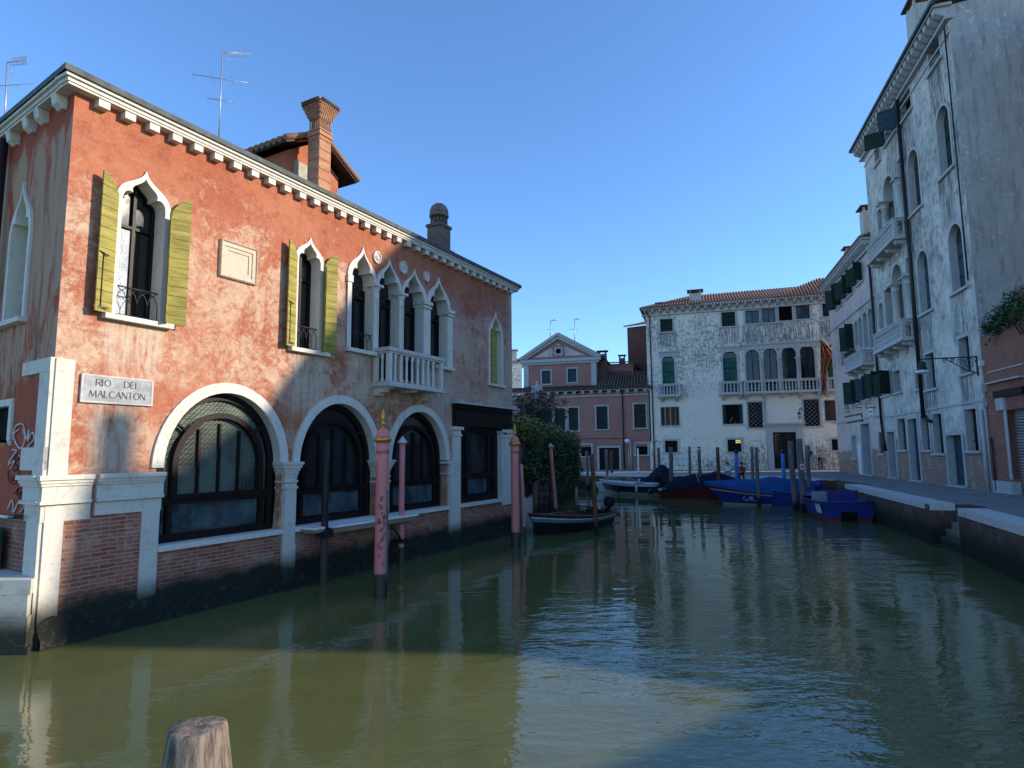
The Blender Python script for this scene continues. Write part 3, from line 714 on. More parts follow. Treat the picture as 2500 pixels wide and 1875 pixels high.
# cornice, dentil blocks, roof
cn = MB().mat(M['stone'])
for z0, z1, e in ((8.34, 8.38, .17), (8.38, 8.44, .19), (8.44, 8.49, .23)):
    cn.box(-e, L_ + e, -e, .12, z0 + .0006, z1)
cn.build('cornice', R)
cl = MB(LT).mat(M['stone'])
for z0, z1, e in ((8.34, 8.38, .17), (8.38, 8.44, .19), (8.44, 8.49, .23)): cl.box(-9, e * .2, -e, .12, z0 - .001, z1 - .0015)
cl.build('side_cornice', R)
bk = MB().mat(M['stone']); bk.box(-.085, .085, -.15, .05, 8.215, 8.339); k0 = None
for k in range(34):
    if k0 is None: k0 = bk.build('modillion', R); o = k0
    else: o = k0.copy(); COL.objects.link(o); o.parent = R
    o.location = (.36 + .4025 * k, 0, 0)
for u in (-.35, -1.05, -1.55, -2.3, -3.0):
    b = MB(LT).mat(M['stone']); pr = [(0.04, 8.14), (-.06, 8.13), (-.14, 8.19), (-.17, 8.337), (.04, 8.337)]; b.rings([[(u - .09, y, z) for y, z in pr], [(u + .09, y, z) for y, z in pr]]); b.build('modillion', R)
rf = MB().mat(M['gutter'])
rf.poly([(-.27, -.27, 8.492), (L_ + .27, -.27, 8.492), (L_ + .27, -.27, 8.59), (-.27, -.27, 8.59)])
q = RD.M.inverted() @ LF.M @ Vector((-9, -.27, 0))
rf.poly([(-.27, -.27, 8.492), (-.27, -.27, 8.59), (q.x, q.y, 8.59), (q.x, q.y, 8.492)])
rf.poly([(-.27, -.27, 8.59), (L_ + .27, -.27, 8.59), (L_ + .2, 4.5, 9.35), (-2, 4.5, 9.2), (q.x, q.y, 8.59)]); rf.poly([(-.27, -.27, 8.492), (L_ + .27, -.27, 8.492), (L_, .3, 8.492), (-.0, .3, 8.492)])
rf.poly([(L_ + .27, -.27, 8.492), (L_ + .27, 5, 8.492), (L_ + .27, 5, 9.4), (L_ + .27, -.27, 8.59)])
rf.keepn = True; rf.build('roof', R)
rt_ = MB().mat(M['tiles'])
for k in range(70): rt_.tube((.2 + k * .195, .45, 8.64), (.2 + k * .195, 2.2, 8.93), .07, .07, 6)
rt_.build('roof_tiles', R)
dp = MB(LT).mat(M['iron']); dp.tube((-2.62, -.12, 1.2), (-2.62, -.12, 8.3), .07, n=10); dp.build('downpipe', R)
# fancy chimney
ch = MB().mat(M['brick_ch']); u0, u1, y0, y1 = 5.49, 5.86, .6, .99
ch.box(u0, u1, y0, y1, 8.5, 10.42); ch.box(u0 - .03, u1 + .03, y0 - .03, y1 + .03, 10.42, 10.47); ch.box(u0 - .015, u1 + .015, y0 - .015, y1 + .015, 10.47, 10.54); ch.box(u0 - .035, u1 + .035, y0 - .035, y1 + .035, 10.54, 10.58)
for z in (10.30, 10.05, 9.80, 9.55, 9.30):
    for k in range(5): ch.box(u0 + .02 + k * .073, u0 + .06 + k * .073, y0 - .014, y0 + .01, z, z + .05); ch.box(u0 - .014, u0 + .01, y0 + .02 + k * .075, y0 + .06 + k * .075, z, z + .05)
CH = ch.build('chimney', R)
c = MB().mat(M['brick_ch']); c.box(u0 + .07, u1 - .07, y0 + .07, y1 - .07, 10.58, 10.86)
for k in range(6):
    t = .025 + k * .064
    for yy in (y0 + .01, y1 - .03): c.tube((u0 + t, yy, 10.58), (u0 + t, yy, 10.86), .016, n=6)
    for uu in (u0 + .01, u1 - .02): c.tube((uu, y0 + t + .005, 10.58), (uu, y0 + t + .005, 10.86), .016, n=6)
c.build('vent_colonnade', CH)
c = MB().mat(M['brick_ch'])
for k in range(7):
    e = .005 + .017 * k; z = 10.86 + .048 * k
    c.box(u0 - e, u1 + e, y0 - e, y1 + e, z, z + .047)
    m = 6 + k
    for j in range(m):
        a = u0 - e + (u1 - u0 + 2 * e) * (j + .5 * (k % 2)) / m
        c.box(a, a + .03, y0 - e - .02, y0 - e + .01, z + .002, z + .045); 
        b = y0 - e + (y1 - y0 + 2 * e) * (j + .5 * (k % 2)) / m; c.box(u0 - e - .02, u0 - e + .01, b, b + .03, z + .003, z + .044)
c.build('corbelled_head', CH)
c = MB().mat(M['tiles_d']); uc, yc = (u0 + u1) / 2, (y0 + y1) / 2; e = .32
c.rings([[(uc - e, yc - e, 11.20), (uc + e, yc - e, 11.20), (uc + e, yc + e, 11.20), (uc - e, yc + e, 11.20)], [(uc - .05, yc - .05, 11.42), (uc + .05, yc - .05, 11.42), (uc + .05, yc + .05, 11.42), (uc - .05, yc + .05, 11.42)]])
for j in range(7):
    t = -e + .05 + j * (2 * e - .1) / 6
    for (a, b) in (((uc + t, yc - e - .03, 11.22), (uc + t * .2, yc - .12, 11.40)), ((uc - e - .03, yc + t, 11.22), (uc - .12, yc + t * .2, 11.40)), ((uc + e + .03, yc + t, 11.22), (uc + .12, yc + t * .2, 11.40)), ((uc + t, yc + e + .03, 11.22), (uc + t * .2, yc + .12, 11.40))): c.tube(a, b, .055, .03, 6)
c.mat(M['stone_d']).lathe([(.10, 11.40), (.08, 11.47), (.03, 11.52)], (uc, yc), 8); c.build('chimney_cap', CH)
# domed chimney
ch = MB().mat(M['brick_old']); u0, u1, y0, y1 = 10.30, 10.84, .5, 1.0; uc, yc = (u0 + u1) / 2, (y0 + y1) / 2
ch.box(u0, u1, y0, y1, 8.4, 9.72); ch.box(u0 - .10, u1 + .1, y0 - .1, y1 + .1, 8.5, 9.0); ch.box(u0 - .04, u1 + .04, y0 - .04, y1 + .04, 9.72, 9.80)
C2 = ch.build('domed_chimney', R)
c = MB().mat(M['brick_old']); c.lathe([(.20, 9.8), (.20, 10.08)], (uc, yc), 12)
for k in range(14): a = 2*pi*k/14; c.tube((uc + .25 * cos(a), yc + .25 * sin(a), 9.8), (uc + .25 * cos(a), yc + .25 * sin(a), 10.08), .022, n=5)
c.build('vent_colonnade', C2)
c = MB().mat(m_stone('sooty_dome', (.20, .17, .14), (.06, .05, .045), .7)); c.lathe([(.29, 10.07), (.31, 10.09), (.31, 10.13), (.28, 10.16), (.30, 10.20), (.29, 10.30), (.24, 10.42), (.15, 10.50), (.04, 10.53)], (uc, yc), 18); c.build('dome', C2)
# dormer
d = MB().mat(M['red']); u0, u1, ud = 5.25, 7.0, 6.1
d.prism([(u0, 8.6), (u0, 10.12), (ud, 10.68), (u1, 10.12), (u1, 8.6)], 1.5, 3.4); D = d.build('dormer', R)
w = MB().mat(plain('dormer_blind', (.36, .36, .30))); w.box(5.52, 6.5, 1.47, 1.52, 9.1, 10.0); w.build('window', D)
w = MB().mat(M['darkwood']); 
for a, b in (((4.98, 10.13), (ud, 10.74)), ((ud, 10.74), (7.35, 10.03))):
    w.rings([[(x, yy, z + dz) for x, z, yy, dz in ((a[0], a[1], 1.15, 0), (a[0], a[1], 3.6, 0), (a[0], a[1], 3.6, .07), (a[0], a[1], 1.15, .07))], [(x, yy, z + dz) for x, z, yy, dz in ((b[0], b[1], 1.15, 0), (b[0], b[1], 3.6, 0), (b[0], b[1], 3.6, .07), (b[0], b[1], 1.15, .07))]])
w.build('eaves_boards', D)
w = MB().mat(M['tiles'])
for k in range(12):
    yy = 1.15 + k * .21
    w.tube((4.93, yy, 10.22), (ud, yy, 10.86), .075, n=6); w.tube((7.42, yy, 10.12), (ud, yy, 10.86), .075, n=6)
w.tube((ud, 1.05, 10.88), (ud, 3.6, 10.88), .09, n=8); w.build('dormer_tiles', D)

# lettering made of strokes (wide stems, thin hairlines, short serifs)
GL = {'R': 'S0,0,0,1;H0,1,.5,1;A.5,.75,.25;H.5,.5,0,.5;S.3,.5,.75,0', 'I': 'S0,0,0,1', 'O': 'O', 'D': 'S0,0,0,1;H0,1,.3,1;Z.3,.5,.5;H0,0,.3,0', 'E': 'S0,0,0,1;H0,1,.5,1;H0,.5,.4,.5;H0,0,.55,0', 'L': 'S0,0,0,1;H0,0,.55,0', 'M': 'H0,0,.12,1;S.12,1,.5,.1;H.5,.1,.9,1;S.9,1,.95,0', 'A': 'H0,0,.38,1;S.38,1,.76,0;H.15,.4,.6,.4', 'C': 'C', 'N': 'H0,0,0,1;S0,1,.7,0;H.7,0,.7,1', 'T': 'S.35,0,.35,1;H0,1,.7,1'}
GW = {'I': .12, 'E': .55, 'L': .55, 'O': .85, 'D': .8, 'R': .7, 'M': 1.0, 'A': .76, 'C': .75, 'N': .7, 'T': .7, ' ': .6}
def letters(mb, text, u, z, h, y, gap=.22, th=.15):
    def seg(p, q, w):
        p = Vector(p); q = Vector(q); d = (q - p).normalized(); n = Vector((-d.y, d.x)) * w / 2
        mb.poly([(a.x, y, a.y) for a in (p + n, q + n, q - n, p - n)])
    for chx in text:
        g = GL.get(chx)
        if g:
            for st_ in g.split(';'):
                k = st_[0]
                if k in 'SH':
                    a = [float(v) for v in st_[1:].split(',')]; seg((u + a[0] * h, z + a[1] * h), (u + a[2] * h, z + a[3] * h), h * (th if k == 'S' else th * .5))
                    if k == 'S' and a[0] == a[2]: 
                        for e in (a[1], a[3]): seg((u + (a[0] - .12) * h, z + e * h), (u + (a[0] + .12) * h, z + e * h), h * .05)
                else:
                    if k == 'A': cx_, cz_, r, rz_, a0, a1 = .5, .75, .22, .25, -pi/2, pi/2
                    elif k == 'Z': cx_, cz_, r, rz_, a0, a1 = .3, .5, .5, .5, -pi/2, pi/2
                    elif k == 'O': cx_, cz_, r, rz_, a0, a1 = .42, .5, .42, .5, 0, 2*pi
                    else: cx_, cz_, r, rz_, a0, a1 = .42, .5, .42, .5, pi*.25, pi*1.75
                    m = 14; P = [(u + (cx_ + r * cos(a0 + (a1 - a0) * i / m)) * h, z + (cz_ + rz_ * sin(a0 + (a1 - a0) * i / m)) * h) for i in range(m + 1)]
                    for i, (p, q) in enumerate(zip(P, P[1:])): seg(p, q, h * th * (.5 + .5 * abs(cos(a0 + (a1 - a0) * (i + .5) / m))))
        u += (GW.get(chx, .5) + gap) * h
sgn = thing('street_sign', 'grey marble name plate reading RIO DEL MALCANTON on the red wall', 'sign', RD.W(.905, 3.52), RD.phi)
s_ = MB().mat(plain('grey_marble', (.30, .31, .32), .6, .3, .25, 5)); s_.box(-.55, .55, -.04, -.004, 0, .44); s_.build('plate', sgn)
s_ = MB().mat(M['stone_g']); s_.band(RECT(-.52, .52, .03, .41), RECT(-.55, .55, 0, .44), -.046, -.041, closed=True); s_.build('rim', sgn)
s_ = MB().mat(plain('cut_letters', (.035, .035, .04))); letters(s_, 'RIO', -.34, .27, .10, -.043); letters(s_, 'DEL', .08, .27, .10, -.043); letters(s_, 'MALCANTON', -.43, .09, .105, -.043, gap=.16); s_.build('lettering', sgn)

# ------------------------------------------------------------------ left edge of the picture: side wall details, quay block
gr = MB(LF.M).mat(plain('white_spray', (.55, .52, .50), .8)); 
def wallpx(F, pts, off=.02): return [(u, -off, z) for u, z in (F.p(x, y, off) for x, y in pts)]
def smooth_line(P, k=5):
    P = [Vector(p) for p in P]; o = []
    if len(P) < 3: return P
    for i in range(len(P) - 1):
        a, b, c, d = P[max(i-1, 0)], P[i], P[i+1], P[min(i+2, len(P)-1)]
        o += [((2*b) + (c-a)*t + (2*a-5*b+4*c-d)*t*t + (3*b-a-3*c+d)*t**3) * .5 for t in [j/k for j in range(k)]]
    return o + [P[-1]]
Z8 = lambda x, y: (x * .3013, 950 + y * .3013)
for L in ([(105, 370), (130, 300), (190, 290), (200, 420), (160, 480), (110, 380), (150, 330)], [(190, 330), (215, 400), (235, 330), (225, 420), (260, 350), (280, 400), (230, 470), (275, 520), (325, 410), (300, 545), (320, 480)], [(100, 490), (135, 500), (95, 560), (70, 610), (120, 580), (80, 650)], [(155, 540), (180, 545)], [(200, 535), (255, 530)], [(60, 980), (100, 900), (110, 1000), (150, 920), (200, 940), (160, 1000)]):
    gr.path(smooth_line(wallpx(LF, [Z8(*p) for p in L])), .013, 4)
tag(gr.build('graffiti'), 'looping white spray graffiti on the shaded red side wall', 'graffiti')
gr = MB(LF.M).mat(plain('black_spray', (.02, .02, .025), .8))
for L in ([(110 + 45 * cos(a * .5), 690 + 80 * sin(a * .5)) for a in range(14)], [(90, 715), (130, 705), (110, 745), (90, 715)], [(100, 650), (120, 665)], [(140, 640), (125, 665)], [(130 + 20 * cos(a * .7), 555 + 18 * sin(a * .7)) for a in range(10)], [(190, 770), (215, 735), (230, 790), (250, 740), (240, 830), (270, 800), (220, 800)], [(120, 850), (150, 800), (140, 860), (180, 830), (150, 890)]):
    gr.path(smooth_line(wallpx(LF, [Z8(*p) for p in L])), .008, 4)
tag(gr.build('graffiti'), 'black sprayed smiling face and scribbles below the white graffiti', 'graffiti')
qb = thing('stone_quay', 'pale stone block quay at the foot of the shaded side wall', 'quay', (-7.0, 8.75, 0))
mqb = m_stone('quay_block', (.60, .56, .46), (.25, .23, .17), .5, algae=(.25, .75), streak=False)
c = MB(Matrix.Translation((7.0, -8.75, 0))).mat(mqb)
for z0, z1, x in ((.80, 1.0, -6.70), (.50, .797, -6.73), (.10, .497, -6.71), (-1.2, .097, -6.68)):
    c.rings([[(-16, 8.62, z), (x, 8.72 + .0 * z, z), (x - .25, 9.3, z), (-16, 16, z)] for z in (z0, z1)])
c.build('stone_courses', qb)
rod = MB(LF.M); rod.mat(M['white']); rod.tube((-4.0, -.16, 1.80), (-.78, -.16, 1.81), .022, n=8); rod.mat(M['iron']); rod.tube((-.78, -.16, 1.81), (-.40, -.13, 1.84), .022, n=8); rod.tube((-.55, -.15, 1.80), (-.55, -.15, 1.86), .035, n=8)
tag(rod.build('barrier_rod'), 'white rod with a black end fixed across the side wall near the corner', 'rod')
bx = thing('green_board', 'dark green board with a white curling mark standing on the stone quay', 'board', LF.W(-1.7, 1.0, .10), LF.phi)
c = MB().mat(plain('dark_green_paint', (.012, .028, .018), .6)); c.box(-.8, .55, -.04, .0, 0, .62); c.build('panel', bx)
c = MB().mat(M['white']); c.path([(.12, -.045, .50), (.2, -.045, .46), (.22, -.045, .2), (.26, -.045, .08), (.38, -.045, .06)], [.06, .045, .03, .025, .012], 5); c.path([(.12, -.045, .37), (.36, -.045, .37)], .02, 4); c.path([(.0, -.045, .50), (.16, -.045, .50)], [.06, .07], 6); c.build('mark', bx)

# ------------------------------------------------------------------ antennas
def antenna(label, base, top, beam, dips, r=.016, group='television antennas on the roofs'):
    """base/top points; beam: vector of the yagi boom at the top; dips: (fraction down, halflength, direction)"""
    t = thing('tv_antenna', label, 'antenna', base, 0, group); B0 = Vector(base); T_ = Vector(top) - B0
    m = MB().mat(M['metal']); m.tube((0, 0, 0), T_, r, r * .8, 8); m.build('mast', t)
    bm_ = Vector(beam); m = MB().mat(M['metal']); m.tube(T_, T_ + bm_, r * .6, n=6)
    side = bm_.cross(Vector((0, 0, 1))).normalized()
    for i in range(11):
        p = T_ + bm_ * (.25 + .07 * i); m.tube(p - Vector((0, 0, .09)), p + Vector((0, 0, .09)), r * .3, n=4)
    m.tube(T_ + bm_ * .1, T_ + bm_ * .32 - Vector((0, 0, .28)), r * .35, n=4); m.build('boom', t)
    for f, h, dr in dips:
        m = MB().mat(M['metal']); c_ = T_ * f; d_ = Vector(dr).normalized() * h; m.tube(c_ - d_, c_ + d_, r * .5, n=5)
        s2 = d_.cross(Vector((0, 0, 1))).normalized() * h * .35
        for k in (-1, -.3, .4, 1): m.tube(c_ + d_ * k - s2, c_ + d_ * k + s2, r * .22, n=4)
        m.build('dipole', t)
    return t
def RP(x, y, off): u, z = RD.p(x, y, off); return RD.W(u, z, off)
b_, t_ = RP(534, 345, -1.0), RP(543, 128, -1.0)
antenna('tall thin antenna above the cornice between the first two windows', b_, t_, RP(612, 131, -1.0) - t_, [(.70, .55, (1, .3, 0)), (.46, .24, (1, .3, 0))])
b_, t_ = AT(11, 330, 11), AT(17, 152, 11)
antenna('antenna at the far left edge above the shaded side roof', b_, t_, AT(68, 147, 11) - t_, [(.68, .48, (1, .1, .12))])
b_, t_ = AT(1344, 835, 60), AT(1344, 783, 60)
antenna('left one of two thin antennas above the pink gable', b_, t_, AT(1362, 780, 60) - t_, [(.6, .3, (1, 0, 0))], .045)
b_, t_ = AT(1403, 845, 64), AT(1403, 779, 64)
antenna('right one of two thin antennas above the pink gable', b_, t_, AT(1418, 779, 64) - t_, [(.62, .6, (1, 0, 0))], .045)

# ------------------------------------------------------------------ generic far windows and balconies
def PXW(F, x0, x1, yt, yb, off=0.0):
    ym = (yt + yb) / 2; xm = (x0 + x1) / 2
    a, _ = F.p(x0, ym, off); b, _ = F.p(x1, ym, off); _, z1 = F.p(xm, yt, off); _, z0 = F.p(xm, yb, off)
    return min(a, b), max(a, b), z0, z1
def fwin(root, F, holes, px, kind='rect', y=.28, fw=.13, pane='green', sill=True, cas=False, mull=1, bars=(), grille=None, open_sh=None, smat=None, name='window', proud=.03, shift=(0, 0), lab=None):
    u0, u1, z0, z1 = PXW(F, *px); K = RECT if kind == 'rect' else ARCH
    f = M[smat or 'stone_g']
    o = window(root, K, (u0, u1, z0, z1), y=y, fw=fw, pane=M[pane], sill=((u0 - fw - .08, u1 + fw + .08, .1) if sill else None), proud=proud, wallholes=holes, casement=(M[cas] if cas else False), mull=mull, bars=bars, name=name, sillmat=f, fmat=f)
    if lab: o['label'] = lab
    if kind == 'arch' and pane in ('green', 'green_l', 'blue_sh'):
        g = MB().mat(M['glass']); w = (u1 - u0) / 2; g.fill([(u0, z1 - w)] + ARCH(u0, u1, z1 - w, z1)[1:-1] + [(u1, z1 - w)], y=y - .02); g.build('fanlight', o)
    if pane in ('green', 'green_l', 'blue_sh'):
        g = MB().mat(M['dark']); zt = z1 - ((u1 - u0) / 2 if kind == 'arch' else 0); c = (u0 + u1) / 2
        g.box(c - .012, c + .012, y - .016, y - .008, z0, zt)
        for fz in (.3, .7): g.box(u0 + .05, u1 - .05, y - .02, y - .010, z0 + (zt - z0) * fz - .02, z0 + (zt - z0) * fz + .02)
        g.build('shutter_straps', o)
    if grille:
        g = MB().mat(M['iron'])
        if grille == 'bars':
            n = max(3, int((u1 - u0) / .14))
            for i in range(1, n): g.tube((u0 + (u1 - u0) * i / n, .02, z0), (u0 + (u1 - u0) * i / n, .02, z1), .012, n=5)
            for i in (1, 2): g.tube((u0, .02, z0 + (z1 - z0) * i / 3), (u1, .02, z0 + (z1 - z0) * i / 3), .012, n=5)
        else:
            k = .34; n = int((z1 - z0 + (u1 - u0)) / k) + 1
            for i in range(-int((u1 - u0) / k) - 1, n):
                for sgn_ in (1, -1):
                    P = []
                    for t in (0, 1):
                        uu = u0 + (u1 - u0) * t; zz = z0 + i * k + (t if sgn_ > 0 else 1 - t) * (u1 - u0); P.append((uu, zz))
                    (ua, za), (ub, zb) = P
                    def cl(ua, za, ub, zb, lim, hi):
                        if (za > lim) == (zb > lim): return (ua, za, ub, zb) if ((za <= lim) == hi) else None
                        t = (lim - za) / (zb - za); um = ua + (ub - ua) * t
                        return (ua, za, um, lim) if ((za <= lim) == hi) else (um, lim, ub, zb)
                    r_ = cl(ua, za, ub, zb, z1, True); r_ = cl(*r_, z0, False) if r_ else None
                    if r_: g.tube((r_[0], .03, r_[1]), (r_[2], .03, r_[3]), .014, n=4)
        if grille != 'bars': g.mats = [M['metal']]
        g.build('grille', o)
    if open_sh:
        w = (u1 - u0) / 2 * (.95); m_ = M[open_sh[0]]
        for sx, uh in ((-1, u0), (1, u1)):
            if sx not in open_sh[1]: continue
            a = open_sh[2]; s_ = MB().mat(m_); dx, dy = sx * w * cos(a), -w * sin(a); th = .05
            s_.rings([[(uh, -.04, z), (uh + dx, -.04 + dy, z), (uh + dx + sx * 0, -.04 + dy - th, z), (uh, -.04 - th, z)] for z in (z0, z1)]); s_.build('shutter', o)
    return o
BAL = {}
def balcony(root, u0, u1, z0, z1, dep, nb, mat='stone_d', brk=(), bmat='stone_g', piers=(), label=None, solid=False):
    """stone balcony: slab, brackets, balusters, posts and handrail; z0 floor, z1 rail top"""
    b = MB().mat(M[mat]); b.box(u0 - .08, u1 + .08, -dep - .08, 0, z0 - .20, z0 - .10); b.box(u0, u1, -dep, 0, z0 - .098, z0 - .0); Bx = b.build('balcony', root)
    if label: Bx['label'] = label
    h = MB().mat(M[mat])
    for a, c, e, f_ in ((z1 - .14, z1 - .03, 0, .0), (z1 - .028, z1 + .03, .04, 0)):
        h.box(u0 - e, u1 + e, -dep - e, -dep + .2, a, c); h.box(u0 - e, u0 + .18, -dep + .201, 0, a, c); h.box(u1 - .18, u1 + e, -dep + .201, 0, a, c)
    h.build('handrail', Bx)
    P = sorted({u0 + .09, u1 - .09, *piers})
    for u in P:
        p = MB().mat(M[bmat]); p.box(u - .09, u + .09, -dep + .01, -dep + .17, z0 + .002, z1 - .142); p.build('post', Bx)
    key = (round(z1 - z0, 2), bmat)
    H = z1 - .142 - z0
    def mesh():
        b = MB().mat(M[bmat]); q = [(.075, 0), (.075, .08), (.04, .12), (.085, .30), (.06, .45), (.035, .52), (.06, .6), (.075, .66), (.05, .75), (.035, .85), (.075, .93), (.075, 1)]
        b.lathe([(r, t * H) for r, t in q], (0, 0), 8); return b
    first = None
    spots = []
    for a, c in zip(P, P[1:]):
        n = max(1, round((c - a - .18) / .26))
        spots += [(a + .09 + (c - a - .18) * (i + .5) / n, -dep + .09) for i in range(n)]
    ns = max(1, int(dep / .3) - 1)
    spots += [(u, -dep + .2 + (dep - .2) * (i + .6) / ns) for u in (u0 + .09, u1 - .09) for i in range(ns)]
    for (u, y) in spots:
        if first is None: first = mesh().build('baluster', Bx); o = first
        else: o = first.copy(); COL.objects.link(o); o.parent = Bx
        o.location = (u, y, z0)
    for u in brk:
        p = MB().mat(M[bmat]); pr = [(0, z0 - .62), (-.08, z0 - .60), (-.14, z0 - .45), (-.3, z0 - .40), (-dep * .8, z0 - .36), (-dep * .95, z0 - .21), (0, z0 - .21)]
        p.rings([[(u - .13, y, z) for y, z in pr], [(u + .13, y, z) for y, z in pr]]); p.build('bracket', Bx)
    return Bx
def cornice_row(root, u0, u1, z0, z1, ov, sp, mat='stone_g', bw=.2, name='cornice', round_=False):
    c = MB().mat(M[mat]); h = z1 - z0
    c.box(u0 - .02, u1 + .02, -ov * .35, .1, z0 - .35, z0 - .25)
    c.box(u0, u1, -ov, .1, z1 - h * .35, z1)
    n = int((u1 - u0) / sp)
    for i in range(n):
        u = u0 + (i + .5) * (u1 - u0) / n
        pr = [(0, z0 - .2), (-ov * .4, z0 - .12), (-ov * .85, z0 + .02), (-ov * .9, z1 - h * .35 - .002), (0, z1 - h * .35 - .002)]
        c.rings([[(u - bw / 2, y, z) for y, z in pr], [(u + bw / 2, y, z) for y, z in pr]])
    return c.build(name, root)
def tile_slope(root, quad, step=.24, r=.085, name='roof', mat='tiles', T=None):
    """quad: eaveL, eaveR, ridgeR, ridgeL"""
    a, b, c, d = [Vector(p) for p in quad]
    m = MB(T).mat(M[mat]); m.poly([a, b, c, d]); n = max(2, int((b - a).length / step))
    e = (b - a); up = (b - a).cross(d - a).normalized(); up = up if up.z > 0 else -up
    eu = e.normalized(); L = e.length; su = None
    # direction of the fall, perpendicular to the eave
    fall = up.cross(eu).normalized(); fall = fall if fall.z > 0 else -fall
    dl, cr = (d - a), (c - b)
    hL, hR = dl.dot(fall), cr.dot(fall); xd, xc = dl.dot(eu), L + cr.dot(eu)
    for i in range(n + 1):
        x = L * i / n
        if x < xd: h = hL * x / max(xd, 1e-4)
        elif x > xc: h = hR * (L - x) / max(L - xc, 1e-4)
        else: h = hL + (hR - hL) * (x - xd) / max(xc - xd, 1e-4)
        if h < .05: continue
        p = a + eu * x + up * .03; m.tube(p - fall * .08, p + fall * h, r, r, 6)
    return m.build(name, root)
def simple_chimney(root, u, y, z0, z1, w, d, mat='stone_d', capm='tiles_d', T=None, name='chimney'):
    c = MB(T).mat(M[mat]); c.box(u - w / 2, u + w / 2, y - d / 2, y + d / 2, z0, z1 - .3); o = c.build(name, root)
    k = MB(T).mat(M[mat])
    for sx in (-1, 1):
        for sy in (-1, 1): k.box(u + sx * w * .4 - .05, u + sx * w * .4 + .05, y + sy * d * .4 - .05, y + sy * d * .4 + .05, z1 - .3, z1 - .06)
    k.mat(M[capm]); k.box(u - w * .68, u + w * .68, y - d * .68, y + d * .68, z1 - .06, z1 + .02); k.build('chimney_cap', o); return o

# ------------------------------------------------------------------ white palace at the end of the basin
SILL_W = [(WH.p(a, 800)[0] - .3, WH.p(b, 800)[0] + .3, 11.6, 13.0) for a, b in ((1612, 1642), (1762, 1795), (1820, 1977), (2008, 2042))]
M['wh'] = m_grime('crusted_white_plaster', (.78, .72, .62), (.85, .77, .62), (.15, .14, .13), zb=[(11.2, 13.6, .03), (4.0, 7.0, -.05), (0, 2.0, .03)], amt=.8, thr=(.49, .61), scale=3.6, sills=SILL_W)
WP = thing('white_palace', 'white plastered palace with black crusts and a row of round-arched windows over a long balcony', 'palace', WH.O, WH.phi)
hs = []; UL, UR, ZE = -.05, 19.0, 14.75
for i, (x0, x1, yt, yb, k) in enumerate(((1612, 1642, 779, 810, 'sh'), (1762, 1795, 762, 797, 'sh'), (1820, 1853, 758, 790, 'gl'), (1860, 1893, 753, 788, 'gl'), (1901, 1934, 748, 783, 'lv'), (1943, 1977, 743, 779, 'gl'), (2008, 2042, 738, 773, 'sh'))):
    o = fwin(WP, WH, hs, (x0, x1, yt, yb), pane={'sh': 'green', 'gl': 'glass_b', 'lv': 'dark'}[k], cas=('blue_sh' if k == 'gl' else False), y=.2, fw=.17)
    if k == 'lv':
        u0, u1, z0, z1 = PXW(WH, x0, x1, yt, yb); b = MB().mat(M['darkwood'])
        for j in range(6): b.rings([[(u, .02 + dy, z0 + (j + .3) * (z1 - z0) / 6 + dz) for dy, dz in ((0, 0), (.1, .12), (.12, .10), (.02, -.02))] for u in (u0, u1)])
        b.build('louvres', o)
for x0, x1, yt, yb, k in ((1617.6, 1647, 868, 938.6, 's'), (1766, 1800, 857, 931.5, 's'), (1822, 1855, 854, 928, 'g'), (1865.6, 1898.5, 850, 925, 'g'), (1910, 1945.6, 847, 921, 'g'), (1955, 1990, 843, 918, 'g'), (2020, 2052.5, 836, 915, 's')):
    yb = yb + (WH.p((x0 + x1) / 2, yb)[1] - 7.5) * (yb - yt) / (WH.p((x0 + x1) / 2, yt)[1] - WH.p((x0 + x1) / 2, yb)[1])
    fwin(WP, WH, hs, (x0, x1, yt, yb), 'arch', pane='green_l' if k == 's' else 'glass', cas=(False if k == 's' else 'darkwood'), y=.22, fw=.14, sill=False, proud=.05)
m = MB().mat(M['stone_g'])
for x0, x1, yt, yb in ((1608, 1656, 857, 863), (1755, 1807, 845, 850), (1809, 2000, 835.5, 840), (2012, 2060, 826, 832)):
    u0, u1, z0, z1 = PXW(WH, x0, x1, yt, yb); zl = PXW(WH, x0, x0 + 2, yt, yb); m = MB().mat(M['stone_g']); m.box(u0, u1, -.16, .02, z1 - .12, z1); m.box(u0 + .05, u1 - .05, -.07, .02, z1 - .5, z1 - .122); m.build('window_cornice', WP)
for xa in (1860.4, 1904, 1950):
    u, z = WH.p(xa, 925); ut, zt = WH.p(xa - 2, 872); c = MB().mat(M['stone_g']); column(c, u, -.02, 8.3, 10.15, .13); c.build('column', WP)
for x0, x1, yr, yf, nb, br, pr in ((1605, 1661, 938, 968, 0, (1616, 1652), ()), (1757, 1812, 931, 962, 0, (1766, 1807), ()), (1816, 2007, 926, 958, 0, (1821, 1865, 1909, 1953, 1999), (1861, 1905, 1951)), (2019, 2075, 917, 949, 0, (2020, 2070), ())):
    u0, u1, z0, z1 = PXW(WH, x0, x1, yr, yf, .7); u0 = max(u0, 0)
    balcony(WP, u0, u1, 7.45, 8.32, .7, 0, brk=[max(.3, WH.p(b, 960, .3)[0]) for b in br], piers=[WH.p(b, 945, .7)[0] for b in pr])
